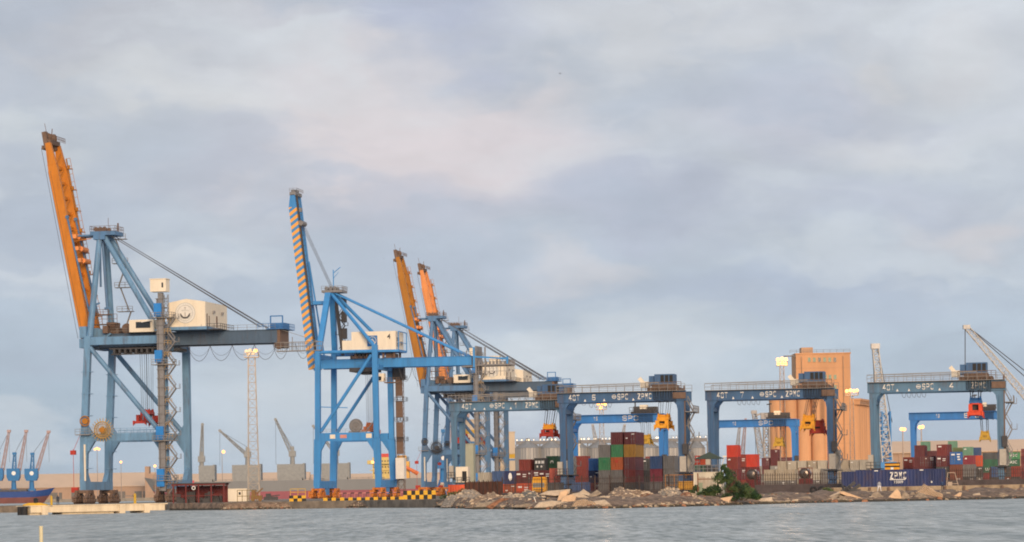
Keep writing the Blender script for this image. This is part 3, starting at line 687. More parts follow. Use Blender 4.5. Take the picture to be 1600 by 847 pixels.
def place_crane(root, px, D, label, origin_off=9.0):
    p = gp(px, D); root.location = (p.x+EY.x*origin_off, p.y+EY.y*origin_off, 1.3); root['label'] = label

craneA = make_sts_a()
place_crane(craneA, 134, 700, 'nearest and tallest quay crane, pale blue with bright orange raised boom and round seal')
c3 = copy_tree(craneA, None, {'crane_blue_weathered': BLUE_A3, 'boom_orange': ORANGE3, 'bogie_brown': MATS['bogie_brown']})
place_crane(c3, 664, 1060, 'blue quay crane with ochre yellow raised boom, behind the striped boom crane')
c4 = copy_tree(craneA, None, {'crane_blue_weathered': BLUE_A3, 'boom_orange': ORANGE4})
place_crane(c4, 699, 1125, 'farthest blue quay crane with pale orange raised boom')
for r_ in (c3, c4):
    for ch in list(r_.children):
        if ch.name.split('.')[0] in ('tail_catwalk',): bpy.data.objects.remove(ch)
    for ch in list(r_.children):
        if ch.name.split('.')[0] in ('cable_reel', 'reel_hub', 'guide_reel'): ch.material_slots[0].link = 'OBJECT'; ch.material_slots[0].material = DARK
        if ch.name.startswith('bogie'):
            ch.material_slots[0].link = 'OBJECT'; ch.material_slots[0].material = BOGIE_OR

def make_sts_b():
    root = thing('gantry_crane', (0, 0, 0), 'bright blue quay crane with blue and orange striped raised boom', 'crane', 'ship to shore gantry cranes along the quay', YAW)
    G = 18.2; Y = 10.0; B = BLUE_B
    for sy in (-1, 1):
        y = sy*Y
        m = MB(); m.bar((.3, y, 17.5), (.7, y, 44.2), 1.55, 1.5, 1.5, 1.5, side=(0, 1, 0)); m.bar((-.2, y, 3.6), (.3, y, 17.6), 1.9, 1.5, 2.1, 1.5, side=(0, 1, 0))
        m.prism([(1.2, 17), (2.8, 17), (1.2, 14)], y-.5, y+.5); m.build('leg', B, root)
        m = MB(); m.bar((G, y, 17.5), (G-.1, y, 45.2), 1.55, 1.5, 1.6, 1.5, side=(0, 1, 0)); m.bar((G+.4, y, 3.6), (G, y, 17.6), 1.8, 1.5, 2.1, 1.5, side=(0, 1, 0))
        m.prism([(G-1, 17), (G-3, 17), (G-1, 14)], y-.5, y+.5); m.build('leg', B, root)
        m = MB(); m.bx(1, G-1, y-.6, y+.6, 17.0, 19.4); m.build('portal_beam', B, root)
        m = MB(); m.tube((1.2, y, 19.8), (G-1.2, y, 42.3), .5, 10); m.build('brace', B, root)
        m = MB(); m.tube((.9, y, 43.4), (G-.8, y, 43.4), .5, 10); m.build('top_tie_beam', B, root)
        m = MB(); m.bx(-.8, 46, sy*3.3-.6, sy*3.3+.6, 38.8, 41.4); m.bx(-.8, 46, sy*3.3-.8, sy*3.3+.8, 41.4, 41.5); m.build('girder', B, root)
    m = MB(); m.tube((1.1, -Y, 27.2), (9.5, -Y, 26.8), .14, 6); m.tube((G-6, -Y, 40), (G-.8, -Y, 40), .1, 6); m.build('pipe', B, root)
    for x in (-.1, G+.3):
        m = MB(); m.bx(x-.8, x+.8, -Y-.8, Y+.8, 3.0, 5.2); m.bx(x-.6, x+.6, -2.2, 2.2, 1.0, 3.0); m.build('sill_beam', B, root)
        m = MB(); m.bx(x-.6, x+.6, -Y, Y, 38 if x > 1 else 41.6, 39.4 if x > 1 else 43); m.build('cross_beam', B, root)
        m = MB(); m.bx(x-1.3, x-.85, -3.5, 3.5, 4.6, 5.0); m.rail([(x-1.3, -3.5, 5), (x-1.3, 3.5, 5)], 1.0, 1, .06); m.build('service_platform', GREY, root)
        for sy in (-1, 1):
            m = MB(); bogie_set(m, x-1.2, sy*Y*.93, 0, 3.0, 4.2); bogie_set(m, x+1.2, sy*Y*.93, 0, 3.0, 4.2); m.bx(x-1.7, x+1.7, sy*Y*.93-1.2, sy*Y*.93+1.2, 2.4, 3.0)
            for k in range(6): m.bx(x-2.0, x-1.7, sy*Y*.93-4+k*1.4, sy*Y*.93-3.5+k*1.4, .3, 2.2)
            m.build('bogie', BOGIE_OR, root)
    m = MB()
    for x, w_, in ((4.9, 1.6), ): m.bx(x-.8, x+.8, -Y-.63, -Y-.6, 17.7, 18.9)
    m.bx(10.5+4.6, 16.6+.2, -Y-.63, -Y-.6, 17.7, 19.0); m.build('notice_plate', CREAM, root)
    m = MB(); m.bx(7.2, 9.2, -Y-.63, -Y-.6, 17.8, 18.8); m.build('warning_plate', mat('plate_red', (.6, .25, .2), .6), root)
    # A frame
    ap = (2.8, 62.0)
    for sy in (-1, 1):
        m = MB(); m.bar((1.0, sy*Y, 43.5), (ap[0]-.4, sy*2.4, ap[1]), 1.5, 1.5, 1.7, 1.4, side=(0, 1, 0)); m.build('a_frame_leg', B, root)
        m = MB(); m.tube((ap[0]+.4, sy*2.4, ap[1]-.6), (G-.2, sy*Y, 44.8), .52, 10); m.build('a_frame_back_leg', B, root)
        m = MB(); m.tube((ap[0]+.8, sy*2.0, ap[1]-.3), (45.0, sy*3.3, 41.4), .3, 8); m.build('back_stay', B, root)
    m = MB()
    for z_ in (48, 53, 57.5):
        m.bx(4.5, 6.0, 4.5, 5.8, z_, z_+3.2)
    m.bar((4.8, 5, 43), (3.0, 3.5, 61), .9, .9); m.stairs(3.4, 5.4, 5.5, 44, 60, 6); m.build('ladder_flight', DARK, root)
    m = MB(); m.bx(.5, 6.8, -3.4, 3.4, 61.6, 62.3); m.rail([(.5, -3.4, 62.3), (6.8, -3.4, 62.3), (6.8, 3.4, 62.3), (.5, 3.4, 62.3)], 1.2, 1.2, .06)
    for x in (1.6, 2.9, 4.2): m.tube((x, -1.8, 62.9), (x, 1.8, 62.9), .6, 12)
    hd = m.build('apex_head', GREY, root)
    m = MB(); m.bar((3.4, 0, 62.3), (3.4, 0, 68.6), .25); m.bar((3.4, 0, 67.6), (5.6, 0, 69.3), .2); m.bar((3.4, 0, 66), (5, 0, 67.8), .12); m.build('davit', B, hd)
    m = MB(); m.bx(-3.4, 1.2, -2.2, 2.2, 58.2, 59.2); m.build('boom_stop', B, root)
    # boom
    P0 = Vector((-2.7, 0, 38.7)); P1 = Vector((-8.3, 0, 91.2)); d = (P1-P0).normalized(); nrm = Vector((d.z, 0, -d.x))
    bm = MB()
    for sy in (-1, 1):
        bm.cur = 0 if sy < 0 else 1
        y = Vector((0, sy*3.3, 0)); yy = Vector((0, .5, 0)); a, b_, c = P0+y, P0.lerp(P1, .93)+y, P1+y
        for p, q, h1, h2 in ((a, b_, 2.3, 2.3),):
            n0, n1 = nrm*h1/2, nrm*h2/2
            bm._add([p-n0-yy, p+n0-yy, p+n0+yy, p-n0+yy, q-n1-yy, q+n1-yy, q+n1+yy, q-n1+yy], [(0,1,2,3),(7,6,5,4),(0,4,5,1),(1,5,6,2),(2,6,7,3),(3,7,4,0)])
        bm.cur = 1; p, q = b_, c+nrm*.4; n0, n1 = nrm*1.15, nrm*.7
        bm._add([p-n0-yy, p+n0-yy, p+n0+yy, p-n0+yy, q-n1-yy, q+n1-yy, q+n1+yy, q-n1+yy], [(0,1,2,3),(7,6,5,4),(0,4,5,1),(1,5,6,2),(2,6,7,3),(3,7,4,0)])
    boom = bm.build('boom', [STRIPES, BLUE_B], root)
    m = MB()
    for i in range(14):
        p = P0.lerp(P1, .03+i*.07); m.bar(p+Vector((0, -3.3, 0)), p+Vector((0, 3.3, 0)), .5, .6)
    m.build('boom_cross_members', BLUE_B, boom)
    m = MB(); a = P0+Vector((0, -2.4, 0))+nrm*1.2; b_ = P1+Vector((0, -2.4, 0))+nrm*1.2; m.bar(a, b_, .9, .5, side=(0, 1, 0))
    for i in range(34):
        p = a.lerp(b_, i/34); m.bar(p, p+nrm*1.0, .1)
    m.bar(a+nrm, b_+nrm, .08); m.build('boom_walkway', DARK, boom)
    m = MB(); a = P0.lerp(P1, .02)+nrm*2.9+Vector((0, 2, 0)); b_ = P0.lerp(P1, .62)+nrm*1.6+Vector((0, 2, 0)); m.bar(a, b_, .4, .5)
    m.build('forestay_link', BLUE_B, boom)
    m = MB(); p = P1; m.box(p+Vector((.5, 0, .3)), (1.9, 7.6, 1.0)); m.box(p+Vector((.3, 0, 1.2)), (1.2, 5, .9)); m.box(p+Vector((2.2, -2, -4.5)), (1.2, 1.2, 1.2)); m.tube(p+Vector((2.6, -3, -8.5)), p+Vector((2.6, 2, -8.5)), .8, 10)
    m.rail([p+Vector((-.4, -4, .9)), p+Vector((1.8, -4, .9)), p+Vector((1.8, 4, .9))], 1.0, 1.0, .05); m.build('boom_head', GREY, boom)
    m = MB()
    for sy in (-1.8, -.6, .6, 1.8): m.tube(P1+Vector((2.4, sy*1.2, -8.5)), (3.0, sy, 62.9), .05, 4, cap=False)
    m.build('boom_hoist_ropes', ROPE, root)
    # house
    h = MB(); h.bx(10.2, 23.7, -6.5, 4.0, 43.9, 49.4); hs = h.build('machinery_house', CREAM, root)
    m = MB(); m.bx(7.3, 10.15, -6.4, 2, 43.9, 46.9); m.build('annex', CREAM, hs)
    m = MB(); m.bx(7, 24.6, -6.9, 4.4, 43.2, 43.88); m.bar((24.6, -6.9, 43.5), (24.6, -6.9, 49.2), .25); m.bar((24.6, 4.2, 43.5), (24.6, 4.2, 49.2), .25); m.bar((24.6, -6.9, 49.2), (24.6, 4.2, 49.2), .25); m.bar((24.6, -6.9, 46), (24.6, 4.2, 46), .15); m.build('house_base', BLUE_B, hs)
    m = MB(); m.bx(15.0, 18.1, -6.56, -6.5, 45.0, 48.2); lg = m.build('logo_panel', EMB_BLUE, hs)
    m = MB(); m.ring((16.55, -6.6, 46.7), (0, 1, 0), 1.15, .07, 28, 4); m.bar((16.55, -6.6, 46.9), (16.55, -6.6, 47.9), .03, .22, .03, .12); m.bar((16.55, -6.6, 47.1), (15.75, -6.6, 46.1), .03, .18); m.bar((16.55, -6.6, 47.1), (17.35, -6.6, 46.1), .03, .18)
    m.bar((15.6, -6.6, 45.9), (17.5, -6.6, 45.9), .03, .15); m.build('logo_mark', WHITE, lg)
    words('4', 2.2, EMB_DARK, 'crane_number', hs, (21.6, -6.52, 47.7))
    m = MB()
    for y, z_ in ((-4.5, 47), (-4.5, 45.4), (0, 46)): m.bx(23.7, 24.2, y-.6, y+.6, z_-.5, z_+.5)
    m.build('ventilator', GREY, hs)
    for x in (11, 14.5, 19.5, 22.8):
        for y in (-5, 3): MB().bx(x-.3, x+.3, y-.3, y+.3, 41.5, 43.2).build('house_support', BROWN, root)
    MB().bx(10, 14, -5.2, -4.6, 41.5, 42.2).build('machine_skid', BROWN, root); MB().bx(20, 22.4, -4, 2.6, 41.5, 42.9).build('machine_skid', BROWN, root)
    m = MB(); m.bx(9, 16.5, -5, 5, 37.6, 38.8)
    for i in range(6): m.bx(9.4+i*1.2, 10.1+i*1.2, -5.2, 5, 41.5, 42.6+.4*(i % 2))
    m.bx(11.5, 14.5, -3, 3, 36.9, 37.6); m.build('trolley', DARK, root)
    m = MB(); m.bx(17.6, 19.8, -6, -3.6, 34.5, 36.9); cb = m.build('operator_cab', CREAM, root)
    m = MB(); m.bx(17.5, 19.0, -6.05, -6.0, 34.8, 36.0); m.build('window', WINDOW, cb)
    m = MB(); m.bx(19.8, 24.5, -6, -2, 34, 34.3); m.rail([(19.8, -6, 34.3), (24.5, -6, 34.3)], 1.2, 1, .07); m.build('cab_platform', BROWN, root)
    # stair tower
    m = MB(); x0 = 20.2; m.lattice((x0+.8, 9.8, 2), (x0+.8, 9.8, 38), 2.0, 2.0, 14, .1)
    for z_ in (5, 13, 17.5, 24, 30.5): m.bx(x0-.1, x0+1.9, 8.7, 8.9, z_, z_+5)
    st = m.build('stair_tower', BROWN, root)
    m = MB()
    for z_ in (11, 17, 23, 29, 35.5): m.bx(x0-.6, x0+3, 8.4, 10.8, z_-.1, z_); m.rail([(x0-.6, 8.4, z_), (x0+3, 8.4, z_), (x0+3, 10.8, z_)], 1.1, 1, .06)
    m.bx(x0-1, x0+2.4, 8.4, 11, 35.6, 39.5); m.build('landing', DARK, st)
    m = MB(); m.bx(20.4, 23, 5, 8, 5.5, 11.8); m.build('switch_cabinet', WHITE, root)
    m = MB(); m.bar((14.9, -10.2, 19.4), (18.1, -10.2, 23.5), .8, .2); m.rail([(1.5, -10.4, 19.4), (16, -10.4, 19.4)], 1.1, 1.5, .04); m.build('portal_stair', GREY, root)
    # reel + spreader
    m = MB(); cx, cz, y_ = 12.0, 21.4, -10.2; m.ring((cx, y_, cz), (0, 1, 0), 1.9, .2, 26, 4); m.tube((cx, y_-.1, cz), (cx, y_+.4, cz), 1.7, 24); m.ring((cx, y_-.2, cz), (0, 1, 0), 1.0, .12, 20, 4); m.bx(cx-2.3, cx+2.4, y_, y_+.6, 19.4, 19.8)
    for i in range(12):
        t = PI*i/6; m.bar((cx, y_-.2, cz), (cx+1.9*math.cos(t), y_-.2, cz+1.9*math.sin(t)), .07)
    m.build('cable_reel', GREY, root)
    spreader(root, (14.2, 0, 19.6), mat('spreader_rust_orange', (.5, .15, .05), .6, rust=.6, nscale=1.5), top=37, big=1.3, width=2.6)
    # festoon under tail
    m = MB()
    for i in range(3):
        x0 = 24+i*4; pts = [(x0+4*k/8, -4.2, 38.4-4.0*(1-(2*k/8-1)**2)**.85) for k in range(9)]; m.path(pts, .06, 4)
    m.build('festoon_cable', ROPE, root)
    m = MB(); m.bx(43.2, 47.5, -4.5, 4.5, 38.2, 38.6); m.rail([(42.5, -4.5, 41.5), (48, -4.5, 41.5), (48, 4.5, 41.5)], 1.2, 1.2, .07); m.bx(44, 47, -3.5, 3.5, 38.6, 41.0); m.bx(47.2, 47.6, -4.6, 4.6, 36, 44.4); m.bx(50, 50.4, -4.6, -4.2, 36, 44); m.build('tail_machinery', GREY, root)
    m = MB(); m.bx(47.5, 57.5, -4.6, 4.6, 38.5, 38.9); m.rail([(47.5, -4.6, 38.9), (57.5, -4.6, 38.9), (57.5, 4.6, 38.9)], 1.3, 1.0, .08)
    for i in range(9): m.bar((48.2+i*1.1, -4.4, 35.4), (48.2+i*1.1, -4.4, 38.5), .16); m.bx(48+i*1.1, 48.6+i*1.1, -4.5, -4.0, 38.9, 39.8)
    m.bar((47.5, -4.5, 36.8), (57.5, -4.5, 36.8), .12); m.build('tail_platform', GREY, root)
    m = MB(); m.bar((47.2, -4.6, 41.2), (57, -4.6, 40.4), .4, .5); m.bx(56.6, 57.2, -4.7, -4.1, 38.9, 41); m.bx(46.6, 47.2, -4.9, -4.3, 38, 44); m.build('tail_frame', BLUE_B, root)
    return root
cB = make_sts_b(); place_crane(cB, 497, 913, 'bright blue quay crane with blue and orange striped raised boom and number 4', 10.0)

# ------------------------------------------------------------------ rubber tyred gantries
def make_rtg(main, W=22.7, L=8.4, letters=None, trolley_x=17.5, sp=None, big_trolley=True, plates=(), simple=False):
    root = thing('yard_gantry_crane', (0, 0, 0), 'x', 'crane', None, YAW)
    zt, zb = 19.7, 17.9
    for sy in (-1, 1):
        y = sy*L/2
        for x, s in ((0, 1), (W, -1)):
            m = MB(); m.prism([(x-.55*s, 4.0), (x+.35*s, 4.0), (x+.55*s, 16.0), (x+.75*s, 17.0), (x+1.5*s, 17.9), (x-.7*s, 17.9)][::s], y-.45, y+.45)
            m.prism([(x-.62*s, 17.9), (x-.5*s, 17.9), (x-.45*s, 4), (x-.57*s, 4)][::s], y-.5, y+.5)
            if not simple: m.bar((x+.1*s, y-.55, 4.5), (x+.1*s, y-.55, 17), .12); m.bar((x+.5*s, y-.5, 3), (x+.5*s, y-.5, 17), .1)
            m.build('leg', main, root)
        m = MB(); m.bx(-1.0, W+1.0, y-.55, y+.55, zb, zt); m.bx(-1.0, W+1.0, y-.75, y+.75, zt, zt+.08); m.bx(-1, W+1, y-.65, y+.65, zb-.06, zb)
        for i in range(8): m.bx(.5+i*3.1, .6+i*3.1, y-.6, y+.6, zb, zt)
        bmn = m.build('beam', main, root)
        m = MB(); simple or m.rail([(-1, y-sy*.0-1.2, zt+.08), (W+1, y-1.2, zt+.08)] if sy < 0 else [(-1, y+1.2, zt+.08), (W+1, y+1.2, zt+.08)], 1.25, 1.6, .045)
        m.bx(-1, W+1, (y-1.3) if sy < 0 else (y+.7), (y-.7) if sy < 0 else (y+1.3), zt-.02, zt+.08); 
        if not simple: m.bar((-1, y+sy*1.2, zt+1.35), (W-4, y+sy*1.2, zt+1.6), .14)
        m.build('beam_walkway', RAIL if not simple else main, root)
        if sy < 0 and not simple:
            m = MB()
            for x in (4.4, 8.1 if main is BLUE_R else 12.0, 13.7 if main is BLUE_R else 6.5): m.prism([(x-.22, zb+.12), (x+.22, zb+.12), (x, zb+.6)], y-.6, y-.56)
            m.build('load_mark', PUREW, bmn)
            m = MB()
            for i in range(5): x = 5.2+i*.9; m.path([(x, y-.8, zb-.1), (x+.15, y-.8, zb-.9), (x+.55, y-.8, zb-1.1), (x+.8, y-.8, zb-.2)], .035, 4)
            m.build('festoon_cable', ROPE, root)
    for x in (0, W):
        m = MB(); m.bx(x-.5, x+.5, -L/2-1, L/2+1, 2.4, 3.6); m.bx(x-.4, x+.4, -L/2, L/2, 15.8, 16.6)
        for s in (-1, 1): m.bx(x-.5, x+.5, s*L/2-.6, s*L/2+.6, 3.6, 4.2)
        m.build('sill_beam', main, root)
        for sy in (-1, 1):
            c = sy*L/2*.95
            m = MB(); m.bx(x-.35, x+.35, c-1.7, c+1.7, 1.5, 2.1); m.bx(x-.4, x+.4, c-.5, c+.5, 2.0, 2.5)
            for s2 in (-1, 1): m.bx(x-.5, x-.3, c+s2*1.1-.2, c+s2*1.1+.2, .5, 1.7)
            bg = m.build('bogie', main, root)
            for s2 in (-1, 1):
                m = MB(); m.tube((x-.28, c+s2*1.1, .72), (x+.28, c+s2*1.1, .72), .72, 16); m.build('wheel', BLACK, bg)
    for q in ((-1.0, -.1, -L/2-1.6, -L/2-.5, 4.2, 6.6), (W-.2, W+1.0, -L/2-1.5, -L/2-.5, 4.3, 7.2), (W+.4, W+1.3, L/2-3, L/2, 4.3, 8.0)): m = MB(); m.bx(*q); m.build('switch_cabinet', GREY if simple else CABM, root)
    m = MB(); m.bx(-1.4, 1.2, -L/2-1.7, L/2+1.5, 4.0, 4.15); m.bx(W-1.2, W+1.6, -L/2-1.7, L/2+1.5, 4.0, 4.15); m.bx(W+.3, W+1.2, -L/2-.9, -L/2+1.6, 7.6, 9.6)
    m.rail([(W+.6, -L/2-.4, 8.5), (W+.6, -L/2-.4, 8.5+.1)], 8.8, 1, .06); m.rail([(-1.4, -L/2-1.7, 4.15), (1.2, -L/2-1.7, 4.15)], 1.1, 1, .05); m.build('service_platform', DARK, root)
    if not simple:
        m = MB(); m.stairs(W+.8, W+2.0, 0, 3.8, 17.8, 6, .7); m.bx(W+.9, W+2.4, -L/2-.5, L/2, 15.6, 15.75); m.rail([(W+2.4, -L/2-.5, 15.75), (W+2.4, L/2, 15.75)], 1.1, 1.2, .06); m.build('stair_flight', GREY, root)
        m = MB(); m.bar((W+.75, -L/2, 3), (W+.75, -L/2, 20.6), .3); m.bx(W-1.4, W+1.1, -L/2-.95, -L/2-.55, 18.2, 19.4); m.build('cable_duct', BROWN, root)
    # trolley
    t = trolley_x; m = MB()
    m.bx(t-3, t+3, -L/2, L/2, zt+.1, zt+.7); m.bx(t-2.2, t+2.2, -L/2+.5, L/2-.5, zt+.7, zt+1.3)
    m.rail([(t-3.2, -L/2-.6, zt+.2), (t+3.6, -L/2-.6, zt+.2)], 1.5, .9, .06)
    tr = m.build('trolley', BROWN if not simple else DARK, root)
    if big_trolley:
        m = MB(); m.bx(t-1.8, t+2.0, -2.6, 1.5, zt+1.3, zt+3.3); m.bx(t-2.9, t-1.9, -2.2, .5, zt+1.2, zt+3.0); hz = m.build('trolley_house', BLUE_R, tr)
        m = MB()
        for k in range(3): m.bx(t-.6+k*.85, t+.05+k*.85, -2.66, -2.6, zt+1.7, zt+3.1)
        m.build('louvre', BLACK, hz)
        m = MB(); m.bx(t-4.4, t-2.9, -3.4, -1.4, zt+.7, zt+1.9); m.bar((t-4.6, -3, zt+2.6), (t-3.2, -3, zt+.8), .9, .7); m.build('winch_cover', CREAM, tr)
    else:
        m = MB(); m.bx(t-1.0, t+.8, -2.2, .5, zt+.9, zt+2.4); m.build('trolley_house', CREAM, tr)
        m = MB(); m.bx(t-2.6, t-.9, -2, 1, zt+.7, zt+2.0); m.bar((t-2.2, -1.5, zt+2), (t-2.2, -1.5, zt+4.6), .3); m.bar((t-3, -1.5, zt+4.2), (t-1.6, -1.5, zt+4.4), .3); m.bx(t+.9, t+3.2, -2, 1, zt+.7, zt+1.9); m.build('hoist_winch', DARK, tr)
    m = MB()
    for i in range(9): x = t-1.7+i*.5; m.path([(x, -L/2-.9, zt+.4), (x+.05, -L/2-.95, zb+.2-.25*(i % 3)), (x+.3, -L/2-.95, zb+.1-.25*(i % 3)), (x+.35, -L/2-.9, zt+.2)], .05, 4)
    m.build('trolley_cables', BLACK, tr)
    if sp:
        sx, sz, colr, col2, bg_ = sp; spreader(root, (sx, 0, sz), colr, top=zt, tp=(t-sx if abs(t-sx) < 2.5 else 0, 0), col2=col2, length=6.1 if bg_ < 1.2 else 8, width=2.5, big=bg_)
    yb = -L/2-.62
    for txt, x, w_, sz in (letters or ()):
        block_words(txt, sz*.98, PUREW, 'lettering', root, (x, yb, (zt+zb)/2-.02), w_*1.22)
    for x in plates:   # round port mark left of the letters
        m = MB(); m.ring((x, yb, (zt+zb)/2), (0, 1, 0), .36, .06, 18, 4); m.bar((x-.3, yb, 18.8), (x+.3, yb, 18.8), .05, .12); m.bar((x, yb, 18.5), (x, yb, 19.1), .05, .12); m.build('port_mark', PUREW, root)
    return root
def place_rtg(root, px, D, label, group='yard gantry cranes over the containers', off=4.2):
    p = gp(px, D); root.location = (p.x+EY.x*off, p.y+EY.y*off, 1.3); root['label'] = label; root['group'] = group
r6 = make_rtg(BLUE_R, letters=(('40T', 2.3, 1.7, 1.15), ('6', 6.1, .55, 1.15), ('SPC', 11.7, 1.7, 1.15), ('ZPMC', 15.9, 2.2, 1.15)), trolley_x=19.3, sp=(18.9, 12.6, YEL_SP, YEL_SP, 1.25), plates=(10.0,))
place_rtg(r6, 882, 588, 'steel blue yard gantry crane numbered 6 with large yellow spreader')
r1 = make_rtg(BLUE_RL, letters=(('40T', 2.8, 1.7, 1.15), ('SPC', 9.7, 1.7, 1.15), ('1', 13.1, .5, 1.15), ('ZPMC', 16.4, 2.2, 1.15)), trolley_x=20, sp=(19.2, 12.2, RED_SP, YEL_SP, 1.2), plates=(8.0,))
place_rtg(r1, 712, 634, 'pale blue yard gantry crane numbered 1, left of the one numbered 6')
r7 = make_rtg(BLUE_R, letters=(('40T', 2.3, 1.7, 1.15), ('7', 6.1, .55, 1.15), ('SPC', 11.6, 1.7, 1.15), ('ZPMC', 15.8, 2.2, 1.15)), trolley_x=19.6, sp=(18.4, 12.0, YEL_SP, YEL_SP, 1.25), plates=(9.9,))
place_rtg(r7, 1113, 588, 'steel blue yard gantry crane numbered 7 in front of the silo tower')
r7.rotation_euler[2] = YAW
r4 = make_rtg(BLUE_RL, letters=(('40T', 2.8, 1.7, 1.15), ('SPC', 9.9, 1.7, 1.15), ('4', 14.1, .6, 1.15), ('ZPMC', 19.0, 2.2, 1.15)), trolley_x=18.5, plates=(8.2,))
place_rtg(r4, 1367, 558, 'pale blue yard gantry crane numbered 4 at the right with no spreader below its trolley')
rb = make_rtg(BLUE_RB, letters=(('16', 6.5, .8, 1.0), ('SPC', 15.2, 3.2, 1.3)), trolley_x=18.2, sp=(18.4, 12.3, YEL2, YEL2, 1.0), big_trolley=False, simple=True)
place_rtg(rb, 893, 765, 'bright blue yard gantry crane seen through the crane numbered 6')
rc = copy_tree(rb); place_rtg(rc, 1113, 850, 'bright blue yard gantry crane seen through the crane numbered 7')
rd = copy_tree(rb); place_rtg(rd, 1428, 800, 'bright blue yard gantry crane seen through the crane numbered 4')
# extra spreaders that hang from cranes behind
def hung(px, py, D, label, colr, col2, L=6.1, big=1.2, topz=21.0):
    p = at(px, py, D); root = thing('hanging_spreader', (p.x, p.y, p.z), label, 'spreader', 'spreaders hanging in the yard', YAW)
    spreader(root, (0, 0, 0), colr, top=topz-p.z, length=L, col2=col2, big=big, width=2.6)
hung(1279, 678, 592, 'red spreader hanging just right of the big yellow one', RED_SP, RED_SP)
hung(1525, 650, 561, 'vermilion spreader with blue head hanging under the crane numbered 4', REDOR_SP, BLUE_RB, big=1.7)
# ------------------------------------------------------------------ containers
CCOL = {
 'maroon': (.125,.025,.032), 'dark red': (.19,.028,.028), 'brick red': (.26,.045,.035), 'bright red': (.62,.05,.025), 'magenta red': (.27,.035,.06),
 'plum': (.15,.045,.055), 'grey': (.21,.205,.20), 'dark grey': (.07,.075,.08), 'light grey': (.32,.315,.30), 'green': (.055,.25,.11), 'dark green': (.025,.11,.06),
 'pale green': (.16,.34,.24), 'olive green': (.16,.20,.09), 'orange': (.52,.12,.035), 'vermilion': (.62,.09,.03), 'yellow': (.50,.24,.03), 'mustard': (.40,.21,.035),
 'navy': (.018,.035,.13), 'deep blue': (.02,.06,.22), 'blue': (.03,.15,.46), 'steel blue': (.045,.10,.24), 'salmon': (.58,.13,.085), 'beige': (.42,.365,.28),
 'cream': (.50,.46,.38), 'brown': (.20,.065,.04), 'black': (.03,.03,.035), 'rust': (.34,.09,.04)}
def cmat(c): return mat('container_'+c.replace(' ', '_'), CCOL[c], .6, var=.24, rust=.55, streak=True, nscale=.8)
CM = {}
def container_meshes(L, h, door):
    k = (L, h, door)
    if k in CM: return CM[k]
    W = 2.438; m = MB(); x0, x1 = -W/2, W/2; p = .05
    for x in (x0, x1-.12):
        for y in (0, L-.12): m.bx(x, x+.12, y, y+.12, 0, h)
    for y in (0, L-.1):
        m.bx(x0, x1, y+.01, y+.09, .0, .16); m.bx(x0, x1, y+.01, y+.09, h-.12, h-.005)
    for x in (x0, x1-.1): m.bx(x+.005, x+.095, .1, L-.1, .0, .16); m.bx(x+.005, x+.095, .1, L-.1, h-.1, h-.008)
    m.bx(x0+.06, x1-.06, .08, L-.08, h-.06, h-.02); m.bx(x0+.06, x1-.06, .08, L-.08, .1, .15)
    for x in (x0-.01, x1-.15):
        for y in (-.01, L-.15):
            for z in (0.0, h-.11): m.bx(x, x+.16, y, y+.16, z, z+.12)
    def corr(a, b, n, axis, face):      # corrugated wall
        vs = []; 
        for i in range(n*4+1):
            t = a+(b-a)*i/(n*4); d = (0, 0, 1, 1)[i % 4]*.045*(1 if face > 0 else 1); q = d
            for z in (.15, h-.1):
                if axis == 'y': X = (x1-.02-q) if face > 0 else (x0+.02+q); vs.append((X, t, z))
                else: Y = (L-.03-q) if face > 0 else (.03+q); vs.append((t, Y, z))
        m._add(vs, [(2*i, 2*i+2, 2*i+3, 2*i+1) for i in range(n*4)])
    corr(.12, L-.12, int(L/.55), 'y', 1); corr(.12, L-.12, int(L/.55), 'y', -1); corr(x0+.12, x1-.12, 5, 'x', 1)
    if not door: corr(x0+.12, x1-.12, 5, 'x', -1)
    body = m.mesh('body', [cmat('grey')]); kids = []
    if door:
        for s in (-1, 1):
            m = MB(); m.bx(min(s*.02, s*1.09), max(s*.02, s*1.09), .03, .07, .17, h-.13)
            for k2 in range(5): zz = .35+(h-.6)*k2/5; m.bx(min(s*.08, s*1.03), max(s*.08, s*1.03), .015, .03, zz, zz+.22)
            dm = m.mesh('door', [cmat('grey')])
            m = MB()
            for xx in (.28, .82): m.tube((s*xx, -.03, .2), (s*xx, -.03, h-.15), .03, 5); m.bx(s*xx-.12, s*xx+.12, -.04, .0, 1.0, 1.1)
            bm_ = m.mesh('locking_bars', [GREY]); kids.append((dm, bm_))
    CM[k] = (body, kids); return CM[k]
def container(loc, colour, label, L=12.19, h=2.59, door=True, rz=YAW, mark=None, group='shipping containers stacked in the yard'):
    body, kids = container_meshes(L, h, door)
    root = thing('shipping_container', loc, label, 'container', group, rz)
    def lk(name, me, par, m):
        o = bpy.data.objects.new(name, me); COL.objects.link(o); o.parent = par
        o.material_slots[0].link = 'OBJECT'; o.material_slots[0].material = m; return o
    lk('body', body, root, cmat(colour))
    for dm, bm_ in kids:
        d = lk('door', dm, root, cmat(colour)); lk('locking_bars', bm_, d, cmat(colour) if random.random() < .6 else GREY)
    if not mark and door and L < 13 and random.random() < .4: mark = random.choice((((.3, .95, 2.0, 2.15), (.35, .8, 1.7, 1.8)), ((-.9, -.35, 1.9, 2.15),), ((.3, .9, 2.05, 2.2), (-.9, -.5, 1.2, 1.4))))
    if mark:
        m = MB()
        for (a, b_, z0, z1) in mark: m.bx(a, b_, -.06, -.045, z0, z1)
        m.build('marking', PUREW, root)
    return root
ORD = ['top', 'second down', 'third down', 'fourth down', 'fifth down', 'lowest']
MK1 = ((-.95, -.2, 1.75, 2.05), (.25, .95, 1.75, 1.9), (.25, .9, 1.35, 1.5))
